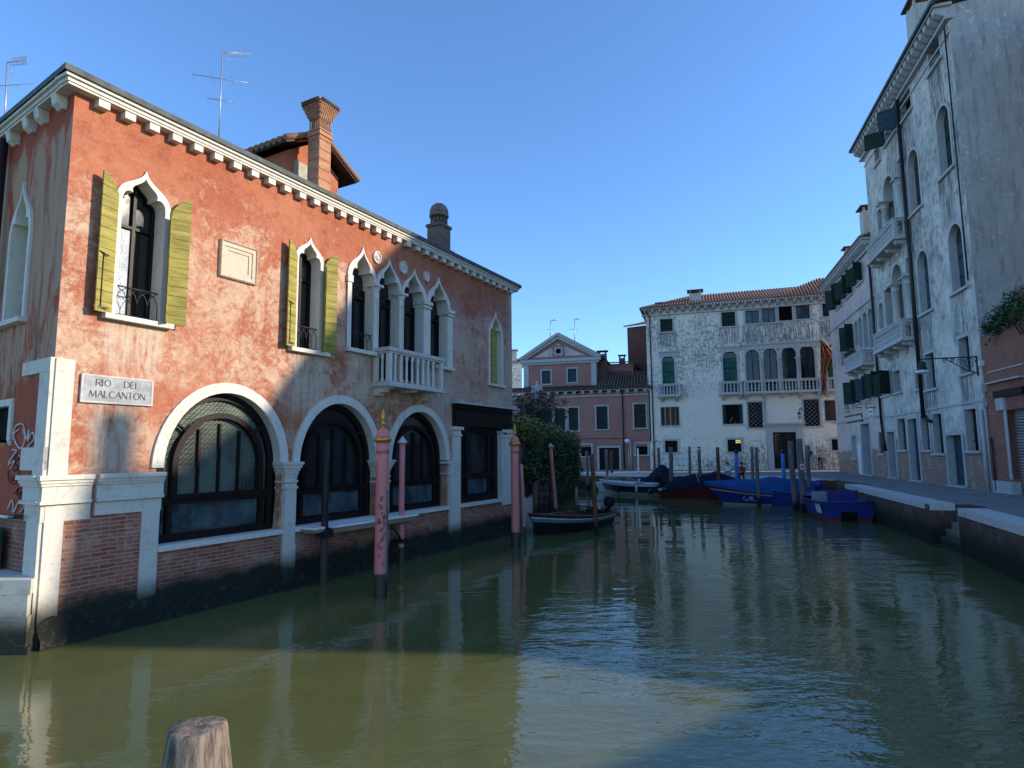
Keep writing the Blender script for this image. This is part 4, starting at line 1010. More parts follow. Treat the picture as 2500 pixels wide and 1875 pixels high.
for px, k in (((1614, 1657.6, 994, 1038.5), 'open'), ((1764.5, 1813, 988, 1035), 'dark'), ((2014, 2061, 977, 1027), 'open')):
    o = fwin(WP, WH, hs, px, pane='dark' if k == 'dark' else 'glass', y=.25, fw=.06)
    u0, u1, z0, z1 = PXW(WH, *px); s_ = MB().mat(M['green']); w = (u1 - u0) * .17
    s_.box(u0, u0 + w, .02, .07, z0, z1); s_.build('shutter', o); s_ = MB().mat(M['green']); s_.box(u1 - w, u1, .02, .07, z0, z1); s_.build('shutter', o)
    if k == 'open': c = MB().mat(plain('rust_curtain', (.12, .035, .02))); c.box(u0 + w * 1.6, (u0 + u1) / 2 - .05, .2, .235, z0, z1); c.box((u0 + u1) / 2 + .1, u1 - w * 1.3, .2, .235, z0, z1); c.build('curtain', o)
for px in ((1827, 1862, 982, 1044), (1963, 2001, 975, 1040)): fwin(WP, WH, hs, px, pane='dark', y=.25, fw=.14, grille='lattice')
for px in ((1624, 1654, 1076, 1104), (1777, 1810, 1073, 1103), (2031, 2063, 1072, 1099)): fwin(WP, WH, hs, px, pane='dark', y=.25, fw=.16, grille='bars')
ul, zl = WH.p(1801, 1078); lt = NT('lit_window_squares'); lt.set('Base Color', (.6, .5, .1, 1)); lt.set('Emission Color', (1, .85, .25, 1)); lt.set('Emission Strength', .35)
c = MB().mat(lt.m)
for i in range(3):
    for j in range(2): c.box(ul - .14 + i * .13, ul - .04 + i * .13, .12, .13, zl - .12 + j * .14, zl - .01 + j * .14)
tag(c.build('window_light', WP), 'small yellow lit squares behind the bars')
u0, u1, z0, z1 = PXW(WH, 1889, 1946, 1055, 1147); z0 = HF
hs.append(RECT(u0 - .1, u1 + .1, z0, z1 + .1))
d = MB().mat(M['stone_g']); d.band(RECT(u0, u1, z0, z1), RECT(u0 - .5, u1 + .45, z0, z1 + .45), -.08, .02, yin=.35); d.box(u0 - .75, u1 + .7, -.3, .0, z1 + .62, z1 + .74); d.box(u0 - .62, u1 + .58, -.16, .0, z1 + .452, z1 + .618); d.box(u0 - .55, u1 + .5, -.2, .3, HF - .02, HF + .08); D = d.build('doorway', WP)
d = MB().mat(M['darkwood']); d.box(u0, u1, .30, .34, z0, z1); c_ = (u0 + u1) / 2
for a, b in ((u0 + .06, c_ - .04), (c_ + .04, u1 - .06)):
    d.band(RECT(a + .08, b - .08, z0 + 1.0, z1 - .1), RECT(a, b, z0 + .92, z1 - .02), .26, .3, closed=True); d.box(a + .06, b - .06, .27, .3, z0 + .1, z0 + .85)
d.build('door', D); g = MB().mat(M['glass']); g.box(u0 + .15, u1 - .15, .285, .299, z0 + 1.0, z1 - .12); g.build('pane', D)
w = MB().mat(M['wh']); w.fill([(UL, HF - .2), (UL, 14.98), (UR, 14.98), (UR, HF - .2)], hs)
for h in hs: w.strip(h, 0, .2, True, True)
w.poly([(UL, 0, 0), (UL, 0, ZE), (UL, 10, ZE), (UL, 10, 0)]); w.build('wall', WP)
d = MB().mat(M['dark']); d.box(UL + .1, UR, .45, 9.5, .5, ZE - .1); d.build('interior', WP)
cornice_row(WP, UL - .3, UR, 14.72, 15.0, .5, .62)
ua, za = WH.p(1732, 716, -4); ub, zb = WH.p(1951, 694, -4); zr = max(za, 16.6)
tile_slope(WP, [(UL - .4, -.55, 15.02), (UR, -.55, 15.02), (UR, 4.2, 17.05), (3.8, 4.2, 16.9)])
tile_slope(WP, [(UL - .4, 9.5, 15.02), (UL - .4, -.55, 15.02), (3.8, 4.2, 16.9), (3.9, 6, 16.9)])
tile_slope(WP, [(10.2, -.60, 15.06), (UR, -.60, 15.06), (18.5, 3.0, 17.0), (14.2, 3.0, 17.2)], name='raised_roof')
u, z = WH.p(1697, 712, -1.2); simple_chimney(WP, u, 1.4, 15.2, z + .1, 1.0, .8)
u, z = WH.p(1609, 752, -1.0); simple_chimney(WP, u, 1.2, 15.0, 15.75, .5, .5)
p = MB().mat(M['iron']); p.tube((.30, -.08, HF), (.30, -.08, 14.3), .05, n=8); p.tube((.30, -.08, 14.3), (.0, -.45, 14.8), .05, n=8); p.build('downpipe', WP)
p = MB().mat(M['stone_g']); u, _ = WH.p(1872, 1080); p.tube((u, -.06, HF), (u, -.06, 6.9), .045, n=8); p.build('downpipe', WP)
# flag
fu, fz = WH.p(2062, 868, .0)
fl = thing('flag', 'long dark red and gold flag hanging from a slanting pole on the white palace balcony', 'flag', WH.W(14.6, 8.5, .7), WH.phi)
def FP(x, y, off=1.2): u, z = WH.p(x, y, off); return Vector((u - 14.6, -off + .7, z - 8.5))
c = MB().mat(plain('pale_pole', (.5, .45, .38))); a, b = FP(2050, 882, 1.0), FP(1998, 812, 1.9); c.tube(a, b, .035, n=8); c.build('flagpole', fl)
fm = NT('red_gold_flag', .8); X = fm.xyz(); v = fm.voro(7, rand=.6, feat='DISTANCE_TO_EDGE'); wv = fm.ramp(fm.noise(5, 3, .6), .52, .56)
fm.set('Base Color', fm.mix(fm.math('MAXIMUM', fm.math('MULTIPLY', fm.ramp(v, .1, .05), .35), fm.math('MULTIPLY', wv, .7)), (.13, .013, .012), (.24, .11, .03)))
c = MB().mat(fm.m); c.smooth = True
rows = [((2003, 828), (2003, 828)), ((2003, 848), (2018, 843)), ((2004, 878), (2041, 868)), ((2004, 900), (2028, 888)), ((2005, 925), (2018, 908)), ((2006, 945), (2014, 935)), ((2006, 962), (2012, 952))]
R_ = []
for i, (l, r) in enumerate(rows):
    a, b = FP(*l, 1.7), FP(*r, 1.4); R_.append([a.lerp(b, k / 12) + Vector((0, .10 * sin(k * 1.3 + i * .4), 0)) for k in range(13)])
c.rings(R_, closed=False); c.rings([[p + Vector((0, .02, 0)) for p in q] for q in R_], closed=False); c.build('cloth', fl)
ln = thing('wall_lantern', 'small black lantern on a scrolled arm beside the palace doorway', 'lantern', WH.W(WH.p(1953, 995)[0], 5.6), WH.phi)
c = MB().mat(M['iron']); c.path([(.1, 0, .2), (.05, -.3, .45), (-.1, -.5, .35), (-.15, -.5, .1)], .03); c.lathe([(.04, .1), (.16, .0), (.14, -.06)], (-.15, -.5), 8); c.build('bracket', ln)
c = MB().mat(M['glass_l']); c.lathe([(.12, -.06), (.15, -.2), (.1, -.42), (.03, -.48)], (-.15, -.5), 8); c.build('lamp_glass', ln)

# ------------------------------------------------------------------ pink house with gable, lower wing, brown tower
M['pink'] = m_grime('dusty_pink_plaster', (.36, .17, .14), (.40, .20, .165), (.13, .06, .05), zb=[(5.3, 7.3, .03), (1, 4.0, .06)], amt=.6, thr=(.56, .72))
M['pinkb'] = m_brick('pink_house_brick', (.30, .12, .07), (.36, .18, .12), (.36, .26, .2), patch=.6)
M['brown'] = m_grime('brown_plaster', (.16, .075, .055), (.18, .09, .065), (.07, .04, .03), amt=.5)
PH = thing('pink_house', 'dusty pink house with a white-trimmed triangular gable and dark green shutters', 'house', PK.O, PK.phi)
hs = []
ue, ze = PK.p(1587, 947); UL, UR = -1.0, ue - .02
_, zg0 = PK.p(1400, 1100); zw = PK.p(1450, 958)[1]
for px in ((1325, 1348, 998, 1052), (1355, 1380, 997, 1051), (1388, 1412, 995, 1051), (1456, 1483.6, 992, 1048), (1548, 1577, 986.5, 1044.5)): fwin(PH, PK, hs, px, y=.1, fw=.11, pane='green')
for px in ((1418, 1443.7, 1086, 1114), (1552, 1581, 1082.6, 1110)): fwin(PH, PK, hs, px, y=.25, fw=.13, pane='dark', grille='bars')
u0, u1, z0, z1 = PXW(PK, 1463, 1512, 1093, 1149); z0 = HF
d = MB().mat(M['stone_g']); d.band(RECT(u0, u1, z0, z1), RECT(u0 - .16, u1 + .16, z0, z1 + .16), -.05, .02, yin=.35); D = d.build('doorway', PH); hs.append(RECT(u0 - .08, u1 + .08, z0, z1 + .08))
d = MB().mat(M['darkwood']); d.box(u0, u1, .3, .34, z0, z1); d.box((u0 + u1) / 2 - .03, (u0 + u1) / 2 + .03, .27, .3, z0, z1); d.build('door', D)
w = MB().mat(M['pink']); w.fill([(UL, 3.15), (UL, zw), (UR, zw), (UR, 3.15)], [h for h in hs if min(p[1] for p in h) > 3.15]); 
lowh = [h for h in hs if max(p[1] for p in h) <= 3.3]
w2 = MB().mat(M['pinkb']); 
zb = 3.15
w = MB().mat(M['pink']); w.fill([(UL, zb), (UL, zw), (UR, zw), (UR, zb)], [h for h in hs if min(p[1] for p in h) > zb])
low = [[(u, min(z, zb - .01)) for u, z in h] for h in hs if min(p[1] for p in h) <= zb]
w2.fill([(UL, HF - .2), (UL, zb), (UR, zb), (UR, HF - .2)], low)
for h in hs: w.strip(h, 0, .15, True, True)
w.build('wall', PH); w2.build('brick_base', PH)
cornice_row(PH, UL, UR, zw - .02, zw + .22, .35, .75, bw=.3)
d = MB().mat(M['dark']); d.box(UL + .1, UR - .1, .45, 9, .5, zw - .1); d.build('interior', PH)
gu0, gu1 = PK.p(1283, 980, -1.6)[0], PK.p(1456, 950, -1.6)[0]; gy = 1.6
_, gz = PK.p(1372, 882, -1.6); _, gp = PK.p(1358, 824, -1.6); gc = (gu0 + gu1) / 2 - .1
w = MB().mat(M['pink']); gh = []
for px in ((1323, 1344, 905, 937), (1386, 1407.6, 900, 933)):
    u0, u1, z0, z1 = PXW(PK, *px, -gy); gh.append(RECT(u0 - .05, u1 + .05, z0 - .05, z1 + .05))
    f = MB().mat(M['stone_g']); f.band(RECT(u0, u1, z0, z1), RECT(u0 - .12, u1 + .12, z0 - .12, z1 + .12), gy - .04, gy + .02, closed=True, yin=gy + .12); o = f.build('window', PH)
    f = MB().mat(M['blue_sh']); f.fill(RECT(u0, u1, z0, z1), y=gy + .1); f.box((u0+u1)/2 - .015, (u0+u1)/2 + .015, gy + .08, gy + .1, z0, z1); f.build('shutter', o)
w.fill([(gu0, 5.5), (gu0, gz + .25), (gc, gp), (gu1, gz + .25), (gu1, 5.5)], gh, y=gy)
for x in (gu0, gu1): w.poly([(x, gy, 5.5), (x, gy, gz + .25), (x, gy + 9, gz + .25), (x, gy + 9, 5.5)])
w.build('gable_wall', PH)
d = MB().mat(M['dark']); d.box(gu0 + .1, gu1 - .1, gy + .14, gy + 8, 5.6, gz + .1); d.build('interior', PH)
g = MB().mat(M['stone_g']); zt = gz
g.box(gu0 - .5, gu1 + .5, gy - .25, gy - .002, zt - .05, zt + .22); g.box(gu0 - .3, gu1 + .3, gy - .12, gy - .001, zt - .25, zt - .052)
for sx, ux in ((1, gu0 - .6), (-1, gu1 + .6)):
    a, b = (ux, zt + .22), (gc, gp + .25); t = .52
    for k, (o0, o1, e) in enumerate(((0, .2, .38), (.2, t, .22))):
        pts = [(a[0], a[1] - o0 + .1), (b[0], b[1] - o0 + .1), (b[0], b[1] - o1 + .1), (a[0] + sx * o1 * 1.2, a[1] - 0 * o1)]
        g.prism(pts if sx > 0 else pts[::-1], gy - e + .001 * (sx + k), gy - .003)
for ux in (gu0 + .15, gu1 - .15): g.box(ux - .28, ux + .2, gy - .06, gy + .0, 5.6, zt - .252)
g.build('gable_mouldings', PH)
g = MB().mat(m_grime('pale_tympanum', (.55, .52, .48), (.6, .56, .5), (.2, .2, .2), amt=.6)); iu = .72
g.prism([(gc + (gu0 - gc) * iu, zt + .48), (gc, zt + .48 + (gp - zt) * .52), (gc + (gu1 - gc) * iu, zt + .48)], gy - .03, gy + .0)
TY = g.build('tympanum', PH)
g = MB().mat(M['pink']); zc = zt + .95
for dx, dz in ((.25, .25), (-.25, .25), (.25, -.25), (-.25, -.25)): g.tube((gc + dx, gy - .06, zc + dz), (gc + dx, gy - .02, zc + dz), .36, n=16)
g.mat(M['stone_g'])
for dx, dz in ((.16, .16), (-.16, .16), (.16, -.16), (-.16, -.16)): g.tube((gc + dx, gy - .10, zc + dz), (gc + dx, gy - .04, zc + dz), .25, n=16)
g.mat(M['dark'])
for dx, dz in ((.10, .10), (-.10, .10), (.10, -.10), (-.10, -.10)): g.tube((gc + dx, gy - .12, zc + dz), (gc + dx, gy - .08, zc + dz), .13, n=12)
g.build('quatrefoil_window', TY)
tile_slope(PH, [(gu0 - .6, gy + 9, zt + .25), (gu0 - .6, gy - .3, zt + .25), (gc, gy - .3, gp + .32), (gc, gy + 9, gp + .32)], name='gable_roof')
tile_slope(PH, [(gu1 + .6, gy - .3, zt + .25), (gu1 + .6, gy + 9, zt + .25), (gc, gy + 9, gp + .32), (gc, gy - .3, gp + .32)], name='gable_roof')
# lower tiled wing to the right
au = PK.p(1488, 908, -3.2); 
tile_slope(PH, [(gu1, -.42, zw + .24), (UR + .2, -.42, zw + .24), (UR + .2, 3.2, zw + 1.35), (au[0], 3.2, au[1])], mat='tiles_d', name='wing_roof')
tile_slope(PH, [(UL - .2, -.42, zw + .24), (gu1, -.42, zw + .24), (gu1, 1.58, zw + .75), (UL - .2, 1.58, zw + .75)], mat='tiles_d', name='wing_roof')
w = MB().mat(M['pink']); u0 = gu1 + .02; u1, zz = PK.p(1545, 890, -4.5); w.box(u0, u1, 4.5, 9, 5.5, zz + .15); w.build('rear_wing', PH)
w = MB().mat(M['brown']); w.box(u1, UR + .3, 5.0, 9, 5.5, zz - .5); w.build('rear_wing', PH)
w = MB().mat(M['tiles_d']); w.poly([(u0, 4.2, zz + .18), (u1 + .1, 4.2, zz + .18), (u1 + .1, 9, zz + 1), (u0, 9, zz + 1)]); w.poly([(u1 + .1, 4.6, zz - .1), (UR + .3, 4.6, zz - 1.1), (UR + .3, 9, zz - .4), (u1 + .1, 9, zz)]); w.build('rear_roof', PH)
u, z = PK.p(1470, 858, -3.2); simple_chimney(PH, u, 3.4, 6, z + .05, .75, .6, 'brick_old')
u, z = PK.p(1518, 868, -5.2); simple_chimney(PH, u, 5.4, 6, z + .05, .55, .5, 'brick_old')
p = MB().mat(M['iron']); u, _ = PK.p(1522, 1050); p.tube((u, -.1, HF), (u, -.1, zw), .06, n=8); p.tube((UR - .08, -.1, HF + 2.4), (UR - .08, -.1, zw), .06, n=8); p.tube((u - 7, -.05, 3.85), (u, -.05, 3.85), .02, n=5); p.build('downpipe', PH)
p = MB().mat(M['stone_g']); u, _ = PK.p(1540, 1100); p.tube((u, -.05, HF), (u, -.05, 3.6), .06, n=8); u, _ = PK.p(1535, 1100); p.tube((u, -.05, HF), (u, -.05, 2.8), .05, n=8); p.build('pipe', PH)
lp = thing('wall_lamp', 'round white street lamp beside the dark drainpipe on the pink house', 'lamp', PK.W(PK.p(1533, 1065)[0], 3.5), PK.phi)
c = MB().mat(M['iron']); c.path([(-.1, 0, .3), (-.1, -.4, .45), (0, -.6, .3)], .025); c.build('bracket', lp)
c = MB().mat(M['white']); c.lathe([(.02, .3), (.2, .25), (.24, .1), (.2, 0), (.1, -.1)], (0, -.6), 12); c.build('lamp_shade', lp)
BT = thing('brown_house', 'tall plain brown house with sloping tiles behind the pink house', 'house', PK.O, PK.phi)
u0, z0 = PK.p(1531, 800, -9.5); u1, z1 = PK.p(1590, 795, -9.5)
w = MB().mat(M['brown']); w.prism([(u0, 0), (u0, z0), (u1 + 3, z1 + .3), (u1 + 3, 0)], 9.5, 16); w.build('wall', BT)
tile_slope(BT, [(u0 - .5, 9.2, z0 + .05), (u1 + 3, 9.2, z1 + .4), (u1 + 3, 14, z1 + 2.2), (u0 + .3, 14, z0 + 1.2)], name='roof')
FH = thing('distant_house', 'small pale house with red roof far behind the garden at the palace corner', 'house', AT(1262, 1100, 75), 0)
c = MB().mat(M['wh']); b = AT(1215, 1100, 75); q = AT(1276, 888, 75); c.box(-2.4, .7, 0, 6, -3, q.z - 2.6); c.build('wall', FH)
w = MB().mat(M['tiles']); zt = q.z - 2.7
w.rings([[(-2.7, -.3, zt), (1.0, -.3, zt), (1.0, 6, zt), (-2.7, 6, zt)], [(-2.4, 2.5, zt + 1.0), (-.3, 2.5, zt + 1.0), (-.3, 3.5, zt + 1.0), (-2.4, 3.5, zt + 1.0)]]); w.build('roof', FH)
c = MB().mat(M['stone_d']); c.box(-.7, .1, .4, 1.2, zt, zt + 1.5); c.mat(M['tiles']).box(-.85, .25, .3, 1.3, zt + 1.5, zt + 1.62); c.build('chimney', FH)

# ------------------------------------------------------------------ right-hand row: pink palace, tall palace, brick house
def sills_of(F, L, drop):
    o = []
    for px in L:
        a, b = F.p(px[0], px[3])[0], F.p(px[1], px[3])[0]; z = F.p((px[0] + px[1]) / 2, px[3])[1]; o.append((min(a, b) - .1, max(a, b) + .1, z - drop, z - .05))
    return o
SILL_T = sills_of(RT, ((2266, 2297, 0, 165), (2192, 2226, 0, 290), (2160, 2193, 0, 335), (2290, 2322, 0, 428), (2219, 2246, 0, 520), (2320, 2354, 0, 712), (2243, 2270, 0, 765), (2344, 2370, 0, 912), (2261, 2284, 0, 950)), 2.0)
M['rpink'] = m_grime('faded_rose_plaster', (.56, .43, .375), (.68, .54, .47), (.17, .13, .12), zb=[(8.5, 11.6, .05)], amt=.7, thr=(.50, .68), brick_below=2.6)
M['rwhite'] = m_grime('streaked_grey_white_plaster', (.52, .475, .42), (.70, .64, .55), (.13, .12, .105), zb=[(9, 20.5, .03)], amt=.8, thr=(.47, .66), sills=SILL_T, brick_below=3.2, scale=2.4)
def m_side_grey():
    N = NT('pitted_grey_render', .92, .1); n = N.noise(.6, 6, .65); a = N.noise(4.5, 9, .78, dist=.15)
    col = N.mix(N.ramp(n, .35, .65), (.42, .40, .37), (.50, .48, .44))
    col = N.mix(N.math('MULTIPLY', N.math('MULTIPLY', N.ramp(a, .545, .60), N.ramp(N.noise(.5, 4, .6), .40, .6)), .9), col, (.74, .71, .64))
    col = N.mix(N.math('MULTIPLY', N.ramp(N.noise(1.4, 8, .7, N.map((3, 3, .5))), .46, .68), .55), col, (.17, .165, .155))
    N.set('Base Color', col); N.bump(a, .5, .04); return N.m
M['sgrey'] = m_side_grey()
PP = thing('rose_palace', 'pale rose plastered palace with dark shutters and a flowered corner balcony on the right quay', 'palace', RT.O, RT.phi)
TP = thing('tall_palace', 'tall grey-white four-storey palace with two stone loggia balconies on the right quay', 'palace', RT.O, RT.phi)
us = 11.15
# pink palace windows
hp = []
for px, pane, sh in (((2041, 2053, 699, 752), 'dark', (-1, 1)), ((2066, 2080, 678, 724), 'dark', (-1, 1)), ((2092, 2106, 645, 692), 'dark', (-1, 1))):
    fwin(PP, RT, hp, px, pane=pane, y=.3, fw=.1, open_sh=('green', sh, 1.05), smat='stone_g')
for px, sh in (((2053, 2061, 811, 894), 0), ((2074, 2085, 793, 855), 1), ((2088, 2096, 783, 845), 0), ((2097.5, 2106, 772, 850), 0), ((2108.5, 2120, 760, 850), 0), ((2122, 2133, 750, 850), 0)):
    fwin(PP, RT, hp, px, 'arch', pane='glass' if not sh else 'dark', y=.45, fw=.09, sill=False, open_sh=(('green', (-1, 1), 1.2) if sh else None))
for px in ((2062, 2072, 942, 1002), (2086, 2099, 929, 985), (2112, 2124, 920, 975), (2134, 2146, 908, 965)):
    fwin(PP, RT, hp, px, pane='dark', y=.3, fw=.1, open_sh=('blue_sh' if px[0] == 2112 else 'green', (-1, 1), 1.0) if px[0] != 2062 else None)
for px, pane in (((2081, 2092, 1064, 1118), 'glass_l'),): fwin(PP, RT, hp, px, pane=pane, y=.15, fw=.12)
fwin(PP, RT, hp, (2147, 2159, 1055, 1107), pane='glass', y=.2, fw=.12, grille='bars')
def door(root, F, holes, px, y, mat, fw=.16, zt=None, lab=None, name='door'):
    u0, u1, z0, z1 = PXW(F, *px); z0 = HF
    d = MB().mat(M['stone_g']); d.band(RECT(u0, u1, z0, z1), RECT(u0 - fw, u1 + fw, z0, z1 + fw), -.04, .02, yin=y); d.box(u0 - fw, u1 + fw, -.12, y, HF - .02, HF + .07); D = d.build('doorway', root)
    holes.append(RECT(u0 - fw / 2, u1 + fw / 2, z0 - .1, z1 + fw / 2))
    p = MB().mat(M[mat]); p.box(u0, u1, y - .05, y, z0 + .07, z1); n = 2
    for j in range(3): zz = z0 + .25 + j * (z1 - z0 - .3) / 3; p.band(RECT(u0 + .2, u1 - .2, zz + .06, zz + (z1 - z0) / 3 - .2), RECT(u0 + .12, u1 - .12, zz, zz + (z1 - z0) / 3 - .14), y - .075, y - .05, closed=True)
    o = p.build(name, D)
    if lab: o['label'] = lab
    k = MB().mat(M['iron']); k.tube((u1 - .12, y - .06, z0 + 1.0), (u1 - .12, y - .13, z0 + 1.0), .03, n=8); k.build('door_knob', o)
    return D
door(PP, RT, hp, (2106, 2127, 1034, 1156), .9, 'dark')
c = MB().mat(M['white']); u0, _ = RT.p(2096, 1100); u1, _ = RT.p(2103, 1100); c.box(u0, u1, -.06, .0, HF, 3.0); c.build('white_panel', PP)
c = MB().mat(M['iron']); pts = wallpx(RT, [(2062, 1018), (2103, 1010), (2106, 1031)], .05); c.path(pts, .035); pts = wallpx(RT, [(2068, 1033), (2103, 1026)], .05); c.path(pts, .03); c.build('pipe', PP)
for xx in (2098, 2132):
    c = MB().mat(M['iron']); u, z = RT.p(xx, 996); c.path([(u - .3, 0, z + .3), (u - .3, -.3, z + .3), (u - .3, -.3, z), (u + .5, -.3, z), (u + .5, 0, z)], .025, 5); c.build('window_box_bracket', PP)
u0, u1, zf, zr = PXW(RT, 2066, 2126, 855, 899, .8)
bp = balcony(PP, 6.0, 10.1, 7.72, 8.42, .6, 0, brk=(6.4, 8.0, 9.7), mat='stone_g')
w = MB().mat(M['rpink']); w.fill([(0, HF - .2), (0, 14.7), (us, 14.7), (us, HF - .2)], hp)
for h in hp: w.strip(h, 0, .35, True, True)
w.poly([(0, 0, 0), (0, 12, 0), (0, 12, 14.7), (0, 0, 14.7)]); w.build('wall', PP)
d = MB().mat(M['dark']); d.box(.1, us, .95, 10, .5, 14.5); d.build('interior', PP)
cornice_row(PP, -.3, us, 14.45, 14.78, .5, .42, bw=.22)
tile_slope(PP, [(-.4, -.5, 14.8), (us, -.5, 14.8), (us, 5, 16.6), (3.0, 5, 16.6)], name='roof')
tile_slope(PP, [(-.4, 10, 14.8), (-.4, -.55, 14.8), (3.0, 5, 16.6), (3.0, 6, 16.6)], name='roof')
for a, b in ((11.28, 11.42), (4.55, 4.65)): s_ = MB().mat(M['stone_g']); s_.box(-.05, us, -.08, .02, a, b); s_.build('string_course', PP)
u, z = RT.p(2060, 640, -1.0); simple_chimney(PP, u, 1.5, 14.8, 17.3, .7, .8, 'stone_d')
u, z = RT.p(2122, 520, -1.0); u, z = RT.p(2119, 507, -.6); simple_chimney(PP, u, .6, 14.6, z, .8, .8, 'stone_d')
p = MB().mat(M['iron']); p.tube((us - .12, -.12, 4.2), (us - .12, -.12, 14.4), .07, n=8); p.tube((us - .12, -.12, 4.2), (us + .25, -.12, 2.6), .07, n=8); p.build('downpipe', PP)
sg = thing('wall_plaque', 'small white street name plate above the doorway of the rose palace', 'sign', RT.W(RT.p(2128, 1015)[0], RT.p(2128, 1023)[1]), RT.phi)
c = MB().mat(M['white']); c.box(-.42, .42, -.03, -.004, 0, .62); c.build('plate', sg)
c = MB().mat(M['iron'])
for z, n, a in ((.38, 9, -.30), (.14, 5, -.17)):
    for i in range(n): c.box(a + i * .068, a + i * .068 + .035, -.036, -.03, z, z + .1 * (1 if i % 3 else .8))
c.build('faint_lettering', sg)
# tall palace
ht = []
A_ = dict(y=.5, sill=True, fw=.11)
fwin(TP, RT, ht, (2266, 2297, 95, 165), pane='dark', y=.45, fw=.1)
fwin(TP, RT, ht, (2192, 2226, 232, 290), pane='dark', y=.35, fw=.1, open_sh=('blue_sh', (-1,), 1.15))
fwin(TP, RT, ht, (2160, 2193, 290, 335), pane='dark', y=.35, fw=.1, open_sh=('green', (-1,), 1.1))
fwin(TP, RT, ht, (2136, 2148, 348, 400), pane='green', y=.3, fw=.1)
for px, pn in (((2290, 2322, 252, 428), 'green'), ((2219, 2246, 360, 520), 'green'), ((2320, 2354, 542, 712), 'blue_sh'), ((2243.5, 2270, 608, 765), 'blue_sh')):
    fwin(TP, RT, ht, px, 'arch', pane=pn, y=.27, fw=.12)
fwin(TP, RT, ht, (2344, 2370, 822, 912), pane='green', y=.25, fw=.13)
fwin(TP, RT, ht, (2261, 2284, 862, 950), pane='green', y=.25, fw=.13)
fwin(TP, RT, ht, (2183, 2199, 905, 958), pane='green', y=.4, fw=.11)
fwin(TP, RT, ht, (2152, 2174, 908, 965), pane='dark', y=.3, fw=.1, open_sh=('green', (-1, 1), .9))
fwin(TP, RT, ht, (2236, 2252, 905, 950), pane='glass', y=.5, fw=.11)
fwin(TP, RT, ht, (2147, 2158, 738, 806), 'arch', pane='glass', y=.4, fw=.1)
# loggias: side lights and arched centre
LOG = []
for (ax0, ax1, at, ab), (s0, s1, st_, sb), (r0, r1, rt_1, rb), (q0, q1, qt, qb) in (
    ((2160, 2185, 424, 585), (2146, 2159, 505, 622), (2192, 2207, 470, 565), (2188, 2205, 385, 440)),
    ((2183, 2208, 640, 840), (2164, 2182, 700, 845), (2211, 2232, 670, 830), (2210, 2230, 625, 665))):
    fwin(TP, RT, ht, (ax0, ax1, at, ab), 'arch', pane='dark', y=1.1, fw=.12, sill=False)
    fwin(TP, RT, ht, (s0, s1, st_, sb), pane='dark', y=.6, fw=.08, sill=False)
    fwin(TP, RT, ht, (r0 + 4, r1, rt_1, rb), pane='dark', y=.6, fw=.08, sill=False)
    fwin(TP, RT, ht, (q0 + 3, q1, qt, qb), pane='sgrey', y=.35, fw=.08, sill=False)
for (xc, yb, yt, off) in ((2163, 560, 500, 0), (2201, 530, 440, 0), (2190, 790, 700, 0), (2222, 775, 680, 0)):
    u, z1 = RT.p(xc, yt); _, z0 = RT.p(xc, yb); c = MB().mat(M['stone_g']); column(c, u, -.05, z0 - .5, z1 + .1, .20); c.build('column', TP)
u0, u1, zf, zr = PXW(RT, 2139, 2219, 560, 640, 1.0)
print('loggia', u0, u1)
balcony(TP, 12.75, 17.12, 12.82, 13.66, .66, 0, brk=(13.0, 14.2, 15.6, 16.9), mat='stone_d', label='upper stone balcony with dark crusts')
balcony(TP, 12.75, 17.12, 7.93, 8.76, .66, 0, brk=(13.0, 14.2, 15.6, 16.9), mat='stone_d', label='lower stone balcony with dark crusts')
for px, g_ in (((2194, 2213, 1022, 1098), 'lattice'), ((2251, 2270, 1015, 1098), 'lattice'), ((2280, 2303, 1010, 1106), 'bars'), ((2360, 2388, 998, 1100), 'bars')):
    fwin(TP, RT, ht, px, pane='dark', y=.26, fw=.14, grille=None, smat='stone_g')
    u0, u1, z0, z1 = PXW(RT, *px)
    g = MB().mat(M['iron'])
    if g_ == 'bars':
        for k in range(1, 6): g.tube((u0 + (u1 - u0) * k / 6, .2, z0), (u0 + (u1 - u0) * k / 6, .2, z1), .014, n=5)
        for k in (1, 2, 3): g.tube((u0, .2, z0 + (z1 - z0) * k / 4), (u1, .2, z0 + (z1 - z0) * k / 4), .014, n=5)
    else:
        n = 9
        for k in range(n):
            for sgn_ in (1, -1): g.path([(u0 + (u1 - u0) * (.5 + .5 * sgn_ * sin(a * pi / 2)), .2, z0 + (z1 - z0) * (k + a / 2) / n) for a in (-1, -.5, 0, .5, 1)], .016, 4)
    g.build('grille', TP)
door(TP, RT, ht, (2170, 2188, 1054, 1164), .35, 'brick_old' if 0 else 'darkwood', lab='dark red door')
door(TP, RT, ht, (2222, 2245, 1022, 1170), .28, 'blue_sh', lab='grey-blue door with a fanlight')
door(TP, RT, ht, (2316, 2354, 1062, 1186), .3, 'blue_sh', lab='worn light blue door')
w = MB().mat(M['rwhite']); w.fill([(us, HF - .2), (us, 20.0), (23.1, 20.0), (23.1, HF - .2)], ht)
for h in ht: w.strip(h, 0, .3, True, True)
w.poly([(us, 0, 0), (us, 12, 0), (us, 12, 20), (us, 0, 20)]); w.build('wall', TP)
w = MB().mat(M['sgrey']); w.poly([(23.1, 0, 0), (23.1, 0, 20), (23.1, 14, 21.5), (23.1, 14, 0)]); w.build('side_wall', TP)
d = MB().mat(M['dark']); d.box(us + .1, 23.0, 1.15, 12, .5, 19.9); d.build('interior', TP)
cornice_row(TP, us - .35, 23.2, 19.75, 20.1, .55, .46, bw=.27)
for a, b in ((4.42, 4.5), (18.9, 18.97)): s_ = MB().mat(M['stone_g']); s_.box(us, 23.1, -.05, .02, a, b); s_.build('string_course', TP)
